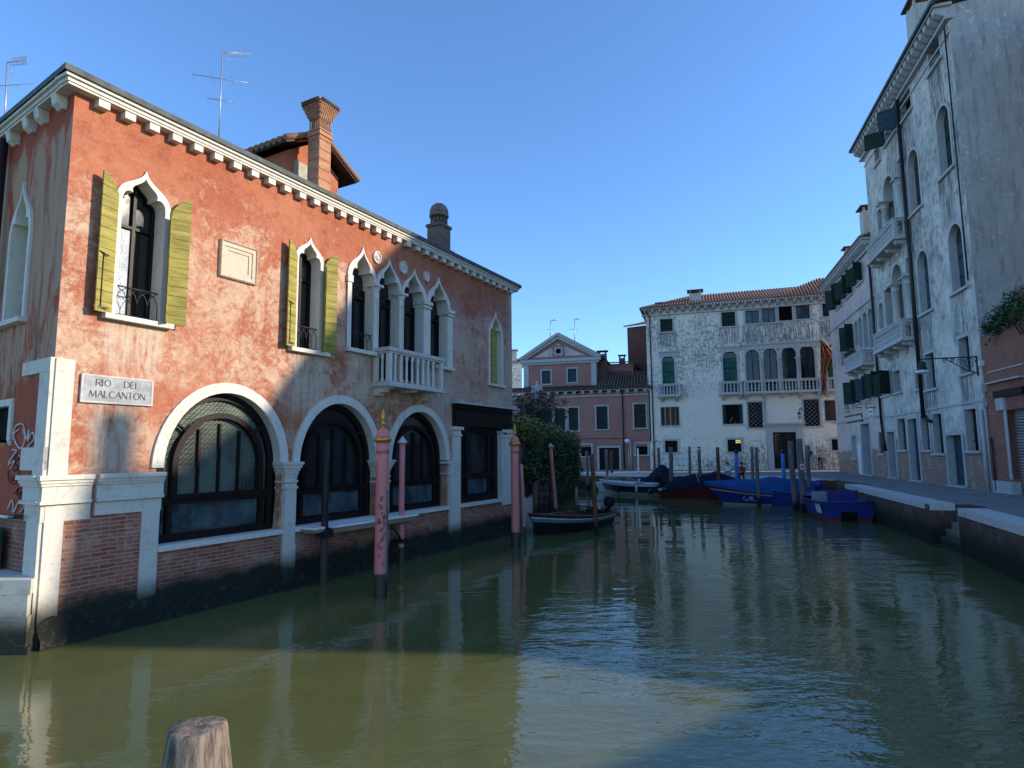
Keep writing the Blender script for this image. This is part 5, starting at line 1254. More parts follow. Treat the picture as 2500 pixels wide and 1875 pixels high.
tile_slope(TP, [(us - .4, -.45, 20.14), (23.3, -.45, 20.14), (23.3, 6, 22.2), (us + 2.5, 6, 22.2)], name='roof', mat='tiles_d')
g = MB().mat(M['gutter']); g.box(us - .45, 23.3, -.66, -.5, 20.06, 20.2); g.build('gutter', TP)
u, z = RT.p(2236, 8, -.4); simple_chimney(TP, u, .5, 19.9, z, .9, .8, 'stone_d')
p = MB().mat(M['iron']); p.tube((17.34, -.14, 19.5), (17.34, -.14, 4.1), .085, n=10); p.tube((17.34, -.14, 4.1), (18.2, -.14, 3.9), .07, n=8); p.tube((22.85, -.09, 19.3), (22.85, -.09, 9), .03, n=6); p.build('downpipe', TP)
# brick house next to the tall palace
M['bh'] = m_brick('faded_red_brick', (.30, .085, .05), (.38, .14, .085), (.30, .22, .17), patch=.3)
M['bhp'] = m_grime('rose_brown_render', (.30, .125, .085), (.34, .155, .11), (.12, .07, .055), amt=.5)
BH = thing('brick_house', 'low red brick house with a rolling metal shutter at the right edge', 'house', RT.O, RT.phi)
_, zt = RT.p(2382, 829); 
ux, uy, z0, z1 = PXW(RT, 2468, 2500, 972, 1195); uD0 = RT.p(2466, 1090)[0]; uD1 = uD0 + 2.6; zD = RT.p(2480, 966)[1]
hb = [RECT(uD0, uD1, HF - .05, zD)]
w = MB().mat(M['bhp']); w.fill([(23.102, zD + .3), (23.102, zt), (25.9, zt), (25.9, zD + .3)]); w.box(23.11, 25.9, .002, 8, 4, zt - .01)
w.mat(M['bh']); w.fill([(23.102, HF - .2), (23.102, zD + .3), (uD0, zD + .3), (uD0, HF - .2)]); w.fill([(uD0, zD), (uD0, zD + .3), (25.9, zD + .3), (25.9, zD)]); w.fill([(uD1, HF - .2), (uD1, zD), (25.9, zD), (25.9, HF - .2)]) if uD1 < 25.9 else None
w.strip(RECT(uD0, min(uD1, 25.89), HF - .05, zD), 0, .3, True, True); w.build('wall', BH)
sm = NT('ribbed_shutter_metal', .5, .4); sc = sm.noise(2.5, 6, .7, dist=1.5); rb = sm.math('FRACT', sm.math('DIVIDE', sm.xyz()[2], .085))
col = sm.mix(sm.ramp(rb, .0, .25), (.10, .10, .105), (.40, .39, .38)); ln_ = sm.math('ABSOLUTE', sm.math('SUBTRACT', sc, .5))
col = sm.mix(sm.math('MULTIPLY', sm.ramp(ln_, .012, .005), .9), col, (.03, .03, .10)); sm.set('Base Color', col)
s_ = MB().mat(sm.m); n = 34
for k in range(n): z = HF + (zD - HF) * k / n; s_.rings([[(u, y, z + dz) for y, dz in ((.26, 0), (.22, .03), (.26, .078), (.28, .078), (.28, 0))] for u in (uD0 + .002, min(uD1, 25.88))], cap0=False, cap1=False)
s_.build('rolling_shutter', BH)['label'] = 'graffitied ribbed metal rolling shutter'
s_ = MB().mat(M['darkwood']); a, zz = RT.p(2433, 962); s_.box(a, 25.9, -.12, .0, zD + .02, zD + .26); s_.build('lintel_board', BH)
s_ = MB().mat(M['stone_g']); s_.box(RT.p(2436, 980)[0], uD0 + .02, -.08, .2, zD - .42, zD + .01); s_.box(uD0 - .16, uD0, -.03, .2, HF + .5, zD - .42); s_.box(23.2, uD0 + .03, -.07, .2, HF - .1, HF + .42); s_.build('stone_jamb', BH)
s_ = MB().mat(M['stone_d']); a, z = RT.p(2416, 937); s_.box(a, 25.9, -.18, .0, z - .03, z + .02); s_.box(a, 25.9, -.04, .0, z + .38, z + .42); s_.build('shelf', BH)
for (x, y, w_, h_) in ((2396, 888, .16, .2), (2404, 947, .16, .3), (2399, 985, .12, .3)):
    u, z = RT.p(x, y); b = MB().mat(M['white'] if y < 900 else M['stone_g']); b.box(max(23.12, u - w_ / 2), max(23.12, u - w_ / 2) + w_, -.14, 0, z - h_ / 2, z + h_ / 2); b.tube((u, -.05, z - h_ / 2), (u, -.05, z - .9), .018, n=5); b.build('junction_box', BH)
p = MB().mat(M['stone_g']); p.tube((22.92, -.1, HF), (22.92, -.1, 4.1), .07, n=10); p.tube((23.16, -.07, HF), (23.16, -.07, 4.6), .035, n=8); p.build('downpipe', BH)
p = MB().mat(M['iron']); u, _ = RT.p(2428, 1100); p.tube((u, -.06, HF + .05), (u, -.06, 3.1), .03, n=8); p.build('pipe', BH)
# blocks added out of view, shaped so their skyline shades canal and red wall
SK = [(7.91, 8.44), (6.62, 7.22), (5.33, 5.64), (4.07, 4.14), (3.66, 3.59), (2.32, 2.57), (1.54, 2.5), (1.26, 2.46), (1.24, 3.45), (.72, 3.45), (.70, 2.45), (0.50, 2.39), (0.42, 1.87), (0.29, 1.0)]
def cast(Pw, back=3.0):
    O_ = RT.O - RT.n * back
    q = (O_ - Pw).dot(RT.n) / SD.dot(RT.n); h = Pw + SD * q; return ((h - O_).dot(RT.d), h.z)
sky_l = [cast(RD.W(u, z)) for u, z in SK]
H1 = thing('shading_house', 'unseen tall house with chimney, added to shade the red wall from outside the picture on the right', 'house', RT.O, RT.phi)
a0 = sky_l[0]; prof = [(23.3, HF), (23.3, a0[1] + 3.0), (a0[0] - 2.6, a0[1] + 3.0)] + sky_l + [(sky_l[-1][0] + .05, HF)]
w = MB().mat(M['bhp']); w.prism(prof, 3.0, 3.5); w.prism([(23.3, HF), (23.3, 12), (31, 12), (36, 7.5), (36, HF)], 3.51, 9); w.build('wall', H1)
H2 = thing('low_shading_house', 'unseen low brick outbuilding added as a shadow caster outside the picture on the right', 'house', RT.O, RT.phi)  # added out of view to cast shade
w = MB().mat(M['bh']); w.box(25.902, 36.5, .0, 2.99, HF - .1, 7.9); w.build('wall', H2)
SHADE_WALL = thing('garden_wall', 'unseen brick wall added to shade the canal water from outside the picture on the right', 'wall', RT.O, RT.phi)  # unseen wall added; its top outlines the lit patch of water
w = MB().mat(M['bh']); w.prism([(36.52, HF - .1), (36.52, 5.1), (38.2, 4.9), (38.9, 4.3), (39.5, 3.7), (40.1, 3.8), (41.4, 4.25), (46, 5.6), (46, HF - .1)], 0, .4); w.build('wall', SHADE_WALL)

# ------------------------------------------------------------------ mooring poles and jetty
M['pinkp'] = m_paint('pink_paint', (.62, .19, .18), .45, .04, (.35, .10, .09), algae=(.42, .47, (.045, .038, .028)))
M['gold'] = plain('gold_leaf', (.55, .30, .05), .35, .5, metal=.6)
M['post'] = m_wood('grey_weathered_post', (.105, .095, .085), (.20, .18, .16), .85, algae=(.25, .55)); M['post_b'] = m_wood('brown_post', (.10, .05, .03), (.16, .085, .055), .8, algae=(.25, .5))
M['bluep'] = m_paint('sky_blue_paint', (.045, .17, .50), .45, .1, algae=(.3, .5, (.03, .03, .02))); M['dkpost'] = m_wood('black_post', (.012, .012, .013), (.03, .03, .03), .5, algae=(.9, 1.1, (.06, .05, .04)))
def pole(label, base, ztop, r, mat, cap=None, lean=(0, 0), group=None, name='mooring_pole', mossy=True):
    t = thing(name, label, 'pole', (base[0], base[1], 0), 0, group)
    T = Vector((lean[0], lean[1], ztop)); m = MB().mat(M[mat]); rr = random.Random(int(abs(base[0]) * 97 + abs(base[1]) * 31))
    pts = [Vector((0, 0, -1.2)).lerp(T, k / 7) + Vector((rr.uniform(-1, 1), rr.uniform(-1, 1), 0)) * r * (.06 if mat in ('pinkp', 'bluep', 'dkpost') else .14) for k in range(8)]
    m.path(pts, [r * (1.04 - .01 * k) for k in range(8)], 12); m.build('shaft', t)
    if cap == 'gold':
        c = MB().mat(M['pinkp']); c.lathe([(r * 1.08, ztop - .30), (r * 1.08, ztop - .22), (r * 1.02, ztop - .20), (r * 1.02, ztop - .1)], T.xy, 20); c.build('collar', t)
        c = MB().mat(M['gold']); c.lathe([(r * 1.1, ztop - .1), (r * 1.38, ztop - .07), (r * 1.42, ztop - .03), (r * 1.25, ztop)], T.xy, 20); c.build('gilt_rim', t)
        c = MB().mat(M['pinkp']); c.lathe([(r * 1.24, ztop), (r * 1.1, ztop + .03), (r * .95, ztop + .10), (r * .6, ztop + .16), (r * .35, ztop + .18)], T.xy, 20); c.build('cap', t)
        c = MB().mat(M['gold']); c.lathe([(r * .34, ztop + .18), (r * .2, ztop + .2), (r * .18, ztop + .23), (r * .42, ztop + .25), (r * .42, ztop + .27), (r * .2, ztop + .29), (r * .32, ztop + .33), (r * .40, ztop + .38), (r * .34, ztop + .45), (r * .18, ztop + .52), (r * .05, ztop + .56)], T.xy, 14); c.build('finial', t)
    elif cap == 'lead':
        c = MB().mat(M['stone_d']); c.lathe([(r * 1.35, ztop - .01), (r * 1.7, ztop + .01), (r * 1.65, ztop + .04), (r * 1.0, ztop + .09), (r * .5, ztop + .14), (r * .15, ztop + .17)], T.xy, 14); c.build('cap', t)
    elif cap == 'tip': c = MB().mat(M['iron']); c.lathe([(r * 1.05, ztop - .02), (r * 1.08, ztop + .1), (r * .7, ztop + .2)], T.xy, 10); c.build('cap', t)
    return t
def ztop_at(x, y, Y): r = ray(x, y); return EYE + r.z * Y / r.y
gp = G(929, 1458); za = ztop_at(929, 1068, gp.y)
PA = pole('large pink mooring pole with gold finial and dark scribbles between second and third arches', gp.xy, za, .122, 'pinkp', 'gold', group='pink mooring poles')
g = MB().mat(plain('black_marker', (.03, .02, .02), .7)); rr = random.Random(3)
for k in range(26):
    z = .62 + rr.random() * 1.25; a = -1.9 + rr.random() * 1.0; P = []
    for j in range(6): a2 = a + .28 * sin(j * 2.1 + k); P.append((.124 * cos(a2), .124 * sin(a2), z + .035 * cos(j * 1.7 + k)))
    g.path(P, .003, 3)
g.build('scribbles', PA)
g = MB().mat(M['post']); g.box(.09, .13, -.06, .0, -.5, 2.0); g.build('fender_batten', PA)
gp = G(1259, 1337); za = ztop_at(1259, 1080, gp.y)
PD = pole('large pink mooring pole with gold finial at the far corner of the red palace', gp.xy, za, .122, 'pinkp', 'gold', group='pink mooring poles')
g = MB().mat(M['post']); g.box(.09, .14, -.06, .0, -.5, 1.5); g.build('fender_batten', PD)
b = RD.W(7.45, 0, .45); pole('thin pink pole with a small grey cap in front of the third arch', b.xy, ztop_at(968, 1082, b.y), .072, 'pinkp', 'lead', group='thin pink poles')
b = G(1276, 1322); pole('thin plain pink pole leaning behind the far gilded pole', (b.x + .12, b.y), 2.35, .055, 'pinkp', None, (-.14, .1), group='thin pink poles')
b = Vector((1.84, 25.2, 0)); zt = ztop_at(1344, 1092, 25.2); pole('thin pink pole with grey cap in front of the ivy behind the green boat', b.xy, zt, .082, 'pinkp', 'lead', (1344 / 1e9 - .28, 0), group='thin pink poles')
b = RD.W(4.98, 0, .42); PC = pole('black mooring pole in front of the second arch', b.xy, ztop_at(778, 1074, b.y), .075, 'dkpost')
b = G(1460, 1306); pole('brown wooden pole standing before the stern of the green boat', b.xy, ztop_at(1444, 1108, b.y), .075, 'post_b', None, (-.14, 0))
J = thing('jetty', 'narrow white-topped plank walkway between the black pole and the thin pink pole', 'jetty', RD.O, RD.phi)
j = MB().mat(M['white']); j.box(4.62, 4.90, -.52, -.12, 1.16, 1.20); j.box(5.06, 7.9, -.62, -.12, 1.16, 1.20); j.build('walkway', J)
j = MB().mat(m_wood('pale_timber', (.20, .14, .08), (.30, .23, .14), .8, along=0)); j.box(4.63, 4.89, -.50, -.14, 1.09, 1.158); j.box(5.1, 7.85, -.60, -.5, 1.05, 1.158); j.box(5.1, 7.85, -.2, -.14, 1.05, 1.158); j.build('joists', J)
j = MB().mat(M['iron']); j.box(4.86, 5.10, -.55, -.30, .98, 1.12); j.build('clamp', J); j = MB().mat(M['iron']); j.box(7.30, 7.62, -.58, -.34, 1.02, 1.14); j.tube((7.0, -.5, 1.05), (7.4, -.5, .6), .025); j.box(7.3, 7.6, -.57, -.35, .55, .64); j.build('clamp', J)
WOOD = [  # x_top,y_top, x_base, Y, r, label, mat
 (1432, 1101, 1437, 43.5, .10, 'grey post at the left end of the far posts near the ivy', 'post'),
 (1481, 1097, 1483, 44.0, .11, 'grey post behind the bow of the white and navy boat', 'post'),
 (1492, 1100, 1495, 45.0, .10, 'darker post just right of the pair in front of the pink house door', 'post_b'),
 (1597, 1099, 1600, 45.5, .10, 'brown post at the join of the pink house and white palace', 'post_b'),
 (1608, 1093, 1610, 42.0, .10, 'knotty pale grey post standing through the dark covered boat', 'post'),
 (1637, 1091, 1640, 36.3, .12, 'grey post at the stern of the maroon boat', 'post'),
 (1683, 1090, 1684, 41.5, .09, 'slim grey post behind the maroon boat cover', 'post'),
 (1706, 1091, 1710, 35.6, .10, 'post with a pale band near its top at the bow of the maroon boat', 'post'),
 (1751, 1092, 1757, 34.6, .10, 'reddish dark post between maroon boat and blue covered boat', 'post_b'),
 (1835, 1090, 1839, 36.0, .085, 'left one of the close pair of posts behind the blue cover', 'post'),
 (1846, 1092, 1851, 30.3, .09, 'post standing in front of the blue covered boat amidships', 'post'),
 (1929, 1077, 1942, 27.9, .125, 'left one of the two thick tall posts beside the blue workboat', 'post'),
 (1951, 1071, 1961, 27.2, .130, 'thickest tallest post with a tiny red and white notice', 'post'),
 (1971, 1087, 1973, 30.5, .115, 'thick grey post just behind the two tallest posts', 'post')]
for xt, yt, xb, Y, r, lab, mt in WOOD:
    X0 = (xb - 1250) * Y / FPX; X1 = (xt - 1250) * Y / FPX
    p0 = AT(xb, 1200, Y); p1 = AT(xt, yt, Y)
    o = pole(lab, (p0.x, Y), p1.z, r, mt, None, ((p1.x - p0.x), 0), 'weathered mooring posts', 'mooring_post')
    if 'notice' in lab: n_ = MB().mat(M['white']); n_.box(-.14, -.0, -.165, -.15, 1.85, 2.10); n_.mat(plain('red_notice', (.5, .05, .04))); n_.box(-.11, -.03, -.17, -.164, 1.92, 2.03); n_.build('notice', o)
    if 'pale band' in lab: n_ = MB().mat(M['white']); n_.lathe([(r * 1.12, p1.z - .18), (r * 1.12, p1.z - .1)], (p1.x - p0.x, 0), 12); n_.build('band', o)
for xt, yt, xb, Y, lab in ((1797, 1106, 1801, 34.3, 'left sky-blue pole with a dark cap rising behind the blue cover'), (1911, 1106, 1915, 33.4, 'right sky-blue pole with a dark cap beside the thick posts')):
    p0 = AT(xb, 1200, Y); p1 = AT(xt, yt, Y); pole(lab, (p0.x, Y), p1.z, .10, 'bluep', 'tip', (p1.x - p0.x, 0), 'blue poles')
p0 = AT(1560, 1190, 44.5); p1 = AT(1557, 1094, 44.5); pole('slim white pole shining in front of the pink house', (p0.x, 44.5), p1.z, .06, 'white', None, (p1.x - p0.x, 0))
# foreground post
fb = Vector((-1.06, 2.15, 0)); FPp = thing('mooring_post', 'thick cracked grey wooden post top in the near foreground', 'post', (fb.x, fb.y, 0))
fm = m_wood('cracked_grey_oak', (.075, .060, .046), (.24, .195, .15), .9, scale=6.0)
nt_ = fm.node_tree
m = MB().mat(fm); m.smooth = True; n = 64; rs = []; rr = random.Random(5)
ph = [rr.random() * 6.28 for _ in range(40)]; dp_ = [rr.uniform(.2, 1) for _ in range(40)]
def rad(a, z, r):
    k = r * (1 + .03 * sin(3 * a + 1) + .025 * sin(7 * a + 2 + z))
    for i in range(9):
        d = abs((a - ph[i] + pi) % (2 * pi) - pi); w_ = .035 + .02 * dp_[i]
        if d < w_: k *= 1 - .10 * dp_[i] * (1 - d / w_)
    return k
for z, r in ((-1, .165), (.6, .152), (1.0, .146), (1.3, .136), (1.5, .122), (1.66, .104), (1.75, .092), (1.785, .088), (1.80, .084), (1.806, .078), (1.808, .04), (1.808, .005)):
    rs.append([(rad(2*pi*i/n, z, r) * cos(2*pi*i/n) * 1.04, rad(2*pi*i/n, z, r) * sin(2*pi*i/n), z + (.004 * sin(2*pi*i/n * 2 + 1) if z > 1.7 else 0)) for i in range(n)])
m.rings(rs); m.build('shaft', FPp)

# ------------------------------------------------------------------ boats
def mkboat(name, label, A, Bw, beam, hs, hb, rows, mid=None, transom=.8, rake=.5, draft=.22, deck=None, inner=None, fwd=.25, group='boats moored in the basin', flo=.12):
    """A stern, Bw bow (waterline); rows: list of (fraction of height above the water, material)"""
    A = Vector(A); Bw = Vector(Bw); L = (Bw - A).length; t = thing(name, label, 'boat', (A.x, A.y, 0), atan2(Bw.y - A.y, Bw.x - A.x), group)
    mid = min(hs, hb) if mid is None else mid
    def half(s): 
        if s < .45: return beam / 2 * (transom + (1 - transom) * sin(pi / 2 * s / .45))
        return beam / 2 * max(.02, 1 - ((s - .45) / .55) ** 2.3)
    def sheer(s): return (hs * (1 - s) ** 2 + mid * 2 * s * (1 - s) + hb * s * s)
    N_ = 22; F_ = [-1.0, -.4, 0] + sorted({f for f, _ in rows})
    def pt(s, f, side):
        zt = sheer(s); z = f * zt if f >= 0 else f * -(-draft) ; z = f * zt if f >= 0 else draft * f
        w_ = half(s) * (.60 + .28 * min(1, max(0, (z + draft) / .5)) ** .6 + .12 * max(0, f)) if f > -1 else 0
        x = s * L + rake * s ** 3 * (z / max(zt, .1)) - (.10 * z)
        return (x, side * w_, z)
    m = MB(); m.smooth = True
    for k in range(len(F_) - 1):
        f0, f1 = F_[k], F_[k + 1]; mt = M[next((mm for f, mm in rows if f >= f1 - 1e-6), rows[-1][1])]
        m.mat(mt)
        for side in (-1, 1): m.rings([[pt(i / N_, f0, side) for i in range(N_ + 1)], [pt(i / N_, f1, side) for i in range(N_ + 1)]], closed=False)
        q = [pt(0, f0, -1), pt(0, f0, 1), pt(0, f1, 1), pt(0, f1, -1)]; m.smooth = False; m.poly(q); m.smooth = True
    m.build('hull', t)
    rl = MB().mat(M[deck or rows[-1][1]])
    for side in (-1, 1): rl.path([(p[0], p[1], p[2] + .01) for p in [pt(i / N_, 1, side) for i in range(N_ + 1)]], .03, 6)
    rl.path([(pt(0, 1, -1)[0], pt(0, 1, -1)[1], hs + .01), (pt(0, 1, 1)[0], pt(0, 1, 1)[1], hs + .01)], .03, 6)
    rl.build('gunwale', t)
    ii = MB().mat(M[inner or deck or rows[-1][1]])
    for side in (-1, 1): ii.rings([[(p[0], p[1] * .93, p[2] - .01) for p in [pt(i / N_, 1, side) for i in range(N_ + 1)]], [(p[0], p[1] * .8, flo) for p in [pt(i / N_, flo / sheer(i / N_), side) for i in range(N_ + 1)]]], closed=False)
    ii.rings([[(p[0], p[1] * .8, flo) for p in [pt(i / N_, flo / sheer(i / N_), side) for i in range(N_ + 1)]] for side in (-1, 1)], closed=False)
    ii.poly([(.03, half(0) * .9, flo), (.03, -half(0) * .9, flo), (.03, -half(0) * .9, hs - .01), (.03, half(0) * .9, hs - .01)])
    ii.build('cockpit', t)
    if fwd:
        k0 = int((1 - fwd) * N_); d = MB().mat(M[deck or rows[-1][1]])
        a = [pt(i / N_, 1, -1) for i in range(k0, N_ + 1)]; b = [pt(i / N_, 1, 1) for i in range(k0, N_ + 1)]; c = [(p[0], 0, p[2] + .07 * (1 - i / len(a))) for i, p in enumerate(a)]
        d.smooth = True; d.rings([a, c, b], closed=False); d.build('foredeck', t)
    return t, pt, sheer, half, L
def tarp(t, pt, mat, s0, s1, ridge, name='cover', n=16, over=.10, seed=1, drop=.10):
    m = MB().mat(M[mat]); m.smooth = True; rr = random.Random(seed); R_ = []
    for i in range(n + 1):
        s = s0 + (s1 - s0) * i / n; l = Vector(pt(s, 1, -1)); r = Vector(pt(s, 1, 1)); h = ridge(i / n); row = []
        w = abs(r.y) + over
        row.append((l.x, -w, l.z - drop - rr.random() * .04))
        for k in range(11):
            a = -1 + 2 * k / 10; zz = l.z + .02 + h * (1 - abs(a) ** 1.5) + .045 * sin(k * 2.1 + i * 1.3) * (h > .1) * (1 - abs(a)); row.append((l.x + .02 * sin(k + i), a * w * .98, zz))
        row.append((l.x, w, l.z - drop - rr.random() * .04)); R_.append(row)
    m.rings(R_, closed=False); 
    for row in (R_[0], R_[-1]): c = (row[6][0], 0, row[0][2]); [m.poly([row[k], row[k + 1], c]) for k in range(12)]
    return m.build(name, t)
P_ = lambda k, c, r=.35, w=.12: M.setdefault(k, m_paint(k, c, r, w))
P_('navy', (.010, .016, .05)); P_('cream', (.42, .38, .27)); P_('maroon', (.13, .012, .02)); P_('turq', (.07, .22, .18)); P_('boatwhite', (.62, .62, .60)); P_('royal', (.012, .035, .20)); P_('royal2', (.022, .035, .19)); P_('redline', (.25, .03, .025)); P_('blackhull', (.006, .008, .016)); P_('varnish', (.07, .03, .02))
M['tarp_navy'] = plain('navy_canvas', (.012, .017, .032), .85, .1, .3, 3); M['tarp_blue'] = plain('bright_blue_canvas', (.010, .065, .22), .75, .2, .25, 2.5); M['rope'] = plain('pale_rope', (.40, .36, .28), .9)
M['rubber'] = plain('black_rubber', (.012, .012, .013), .7)
# green-striped open boat by the red palace
t, pt, sh, hf, L = mkboat('rowing_boat', 'black wooden boat with turquoise and maroon bands moored beside the ivy wall', (3.35, 23.5), (.80, 20.5), 1.6, .50, .72, [(.62, 'blackhull'), (.80, 'turq'), (.86, 'boatwhite'), (1.0, 'maroon')], mid=.36, transom=.75, rake=.55, deck='varnish', inner='varnish', fwd=.2)
for s in (.25, .45, .62): b = MB().mat(M['varnish']); w = hf(s) * .9; b.box(s * L - .12, s * L + .12, -w, w, .36, .40); b.build('thwart', t)
b = MB().mat(M['varnish']); 
for i in range(9): b.box(1.05 + .012 * i, 1.08 + .012 * i, -.35 + i * .085, -.32 + i * .085, .40, .72)
b.box(1.03, 1.2, -.40, .42, .72, .76); b.box(1.03, 1.2, -.40, .42, .38, .42); b.build('slatted_backrest', t)
def outboard(t, x, y, z, tilt=.25, col='rubber', s=1.0):
    m = MB(Matrix.Translation((x, y, z)) @ Matrix.Rotation(tilt, 4, 'Y') @ Matrix.Scale(s, 4)); m.mat(M[col]); m.smooth = True
    m.rings([[(cx_ - .16 * k, -.13 * k, zz), (cx_ + .16 * k, -.13 * k, zz), (cx_ + .16 * k, .13 * k, zz), (cx_ - .16 * k, .13 * k, zz)] for cx_, zz, k in ((-.12, .15, .75), (-.14, .22, 1.05), (-.16, .40, 1.1), (-.15, .52, .95), (-.12, .56, .5))])
    o = None; m.smooth = False; m.box(-.18, -.04, -.05, .05, -.55, .15); m.box(-.03, .06, -.08, .08, -.08, .12); m.box(-.28, -.02, -.09, .09, -.30, -.27)
    m.tube((-.26, 0, -.50), (.02, 0, -.50), .045); m.box(-.16, -.06, -.012, .012, -.70, -.5); o = m.build('outboard_motor', t)
    p = MB(Matrix.Translation((x, y, z)) @ Matrix.Rotation(tilt, 4, 'Y') @ Matrix.Scale(s, 4)).mat(M['boatwhite'])
    for k in range(3): a = k * 2.09; p.rings([[(-.28, .02 * cos(a), -.50 + .02 * sin(a)), (-.30, .02 * cos(a), -.50 + .02 * sin(a)), (-.30, .11 * cos(a + .3), -.50 + .11 * sin(a + .3)), (-.28, .11 * cos(a - .3), -.50 + .11 * sin(a - .3))], [(-.285, .02 * cos(a), -.495 + .02 * sin(a)), (-.305, .02 * cos(a), -.495 + .02 * sin(a)), (-.31, .11 * cos(a + .3), -.495 + .11 * sin(a + .3)), (-.29, .11 * cos(a - .3), -.495 + .11 * sin(a - .3))]])
    p.build('propeller', o); return o
outboard(t, .0, .25, .50, -.05, 'rubber', .95)
bu = MB().mat(M['white']); bu.smooth = True; bu.lathe([(.01, .42), (.09, .45), (.14, .53), (.14, .60), (.09, .68), (.02, .71)], (.35, -.62), 14); tag(bu.build('buoy', None, loc=None), 'x', 'buoy') if 0 else bu.build('fender_ball', t)
rp = MB().mat(M['rope']); a = G(1318, 1170, 0); a0 = AT(1318, 1167, 25.5); a1 = AT(1354, 1182, 26.9); a2 = AT(1335, 1176, 26.2)
rp.path([a0, a2, a1], .018, 5); rp.path([AT(1330, 1168, 26.0), AT(1345, 1175, 26.6), a1], .015, 5); tag(rp.build('mooring_rope', None, loc=None), 'pale mooring ropes tied round the thin pink pole before the ivy', 'rope')
# white and navy motorboat
t, pt, sh, hf, L = mkboat('motorboat', 'small navy motorboat with white deck and cream bottom, bow to the left', (9.05, 37.9), (6.25, 40.6), 1.8, .72, .86, [(.28, 'cream'), (.80, 'navy'), (1.0, 'boatwhite')], mid=.62, transom=.9, rake=.75, deck='boatwhite', inner='boatwhite', fwd=.55, flo=.5)
r_ = MB().mat(M['metal']); r_.path([(L * .55, -.75, .8), (L * .7, -.68, 1.0), (L * .95, -.3, 1.06), (L * 1.1, 0, 1.05), (L * .95, .3, 1.06), (L * .7, .68, 1.0), (L * .55, .75, .8)], .018, 5)
for x, y in ((.7, .68), (.7, -.68), (.95, .3), (.95, -.3)): r_.tube((L * x, y, .75), (L * x, y, 1.03), .014, n=5)
r_.build('bow_rail', t)
for s, h in ((.30, .34), (.62, .5)):
    f = MB().mat(M['boatwhite'] if s < .4 else M['rubber']); p = pt(s, .7, 1); f.smooth = True; f.lathe([(.02, p[2] + .1), (.07, p[2] + .04), (.075, p[2] - h * .7), (.02, p[2] - h * .8)], (p[0], p[1] + .07), 10); f.build('fender', t)
    
outboard(t, -.05, 0, .72, .95, 'rubber', 1.25)
# pale dinghy tip behind it
t, *_ = mkboat('dinghy', 'small whitish dinghy whose bow shows behind the navy motorboat', (8.2, 41.6), (6.0, 43.0), 1.3, .42, .62, [(1.0, 'boatwhite')], transom=.8, rake=.4, deck='boatwhite', fwd=.3)
# boat under peaked dark cover
t, pt, sh, hf, L = mkboat('covered_boat', 'boat under a peaked dark navy cover behind the motorboat and maroon boat', (11.9, 39.6), (8.8, 41.4), 1.9, .70, .80, [(1.0, 'boatwhite')], transom=.9, rake=.5, deck='boatwhite', fwd=.3, flo=.5)
tarp(t, pt, 'tarp_navy', .0, .95, lambda u: .15 + 1.05 * max(0, 1 - abs(u - .66) / .26) ** .9, seed=3)
# maroon boat
t, pt, sh, hf, L = mkboat('motorboat', 'maroon motorboat with white rail under a long dark navy cover', (8.75, 36.6), (12.6, 35.2), 1.8, .50, 1.02, [(.88, 'maroon'), (1.0, 'boatwhite')], mid=.66, transom=.85, rake=.6, deck='boatwhite', fwd=.2, flo=.3)
tarp(t, pt, 'tarp_navy', .05, .93, lambda u: (.16 + .46 * min(1, u / .22)) * (1 if u < .8 else max(.12, 1 - (u - .8) / .26)), seed=5, over=.06)
rp = MB().mat(M['rope']); rp.path([pt(.55, 1, -1), (pt(.52, 1, -1)[0], -.5, 1.18), (pt(.50, 1, -1)[0], 0, 1.38)], .02, 5); rp.path([(L * .98 + .2, -.15, .55), (L * .98 + .25, -.16, .42), (L * 1.02 + .35, -.1, .40), (L * 1.04 + .4, -.05, .52)], .03, 5); rp.build('cover_rope', t)
outboard(t, -.05, .1, .5, .9, 'rubber', 1.1)
# blue boat with bright cover
t, pt, sh, hf, L = mkboat('motorboat', 'royal blue boat with red and cream stripe under a bright blue cover', (15.3, 31.0), (10.75, 31.6), 2.1, .60, 1.05, [(.10, 'cream'), (.70, 'royal'), (.78, 'cream'), (.90, 'redline'), (.94, 'cream'), (1.0, 'tarp_blue')], mid=.44, transom=.85, rake=1.0, deck='royal', fwd=.2, flo=.3)
tarp(t, pt, 'tarp_blue', .0, 1.0, lambda u: .10 + .62 * (1 - max(0, (u - .45) / .55) ** 1.15) * min(1, .7 + u), seed=8, drop=.06)
le = MB(Matrix.Translation((0, 0, 0))).mat(M['boatwhite'])
def hullmark(mb, pt, L, s0, f0, side, pts, scale, r):
    P = []
    for u, v in pts: 
        s = s0 - side * u * scale / L * -1; f = f0 + v * scale; p = pt(s, f, side); P.append((p[0], p[1] + side * .012, p[2]))
    mb.path(P, r, 4)
for st_ in ([(0, .9), (-.3, .5), (-.3, .1), (.1, 0), (.4, .2)], [(.55, .1), (.6, .7)], [(.6, .7), (.85, .95), (1.2, .8), (1.1, .55), (.8, .5)], [(.85, .9), (.85, .0)], [(.85, .45), (1.4, .0), (1.9, -.5)]):
    hullmark(le, pt, L, .77, .30, 1, [(-u, v) for u, v in st_], .26, .02)
le.build('initials', t)
f = MB().mat(M['rubber']); p = pt(.28, .8, 1); f.lathe([(.02, p[2] + .05), (.09, p[2]), (.09, .12), (.02, .08)], (p[0], p[1] + .08), 10); f.build('fender', t)
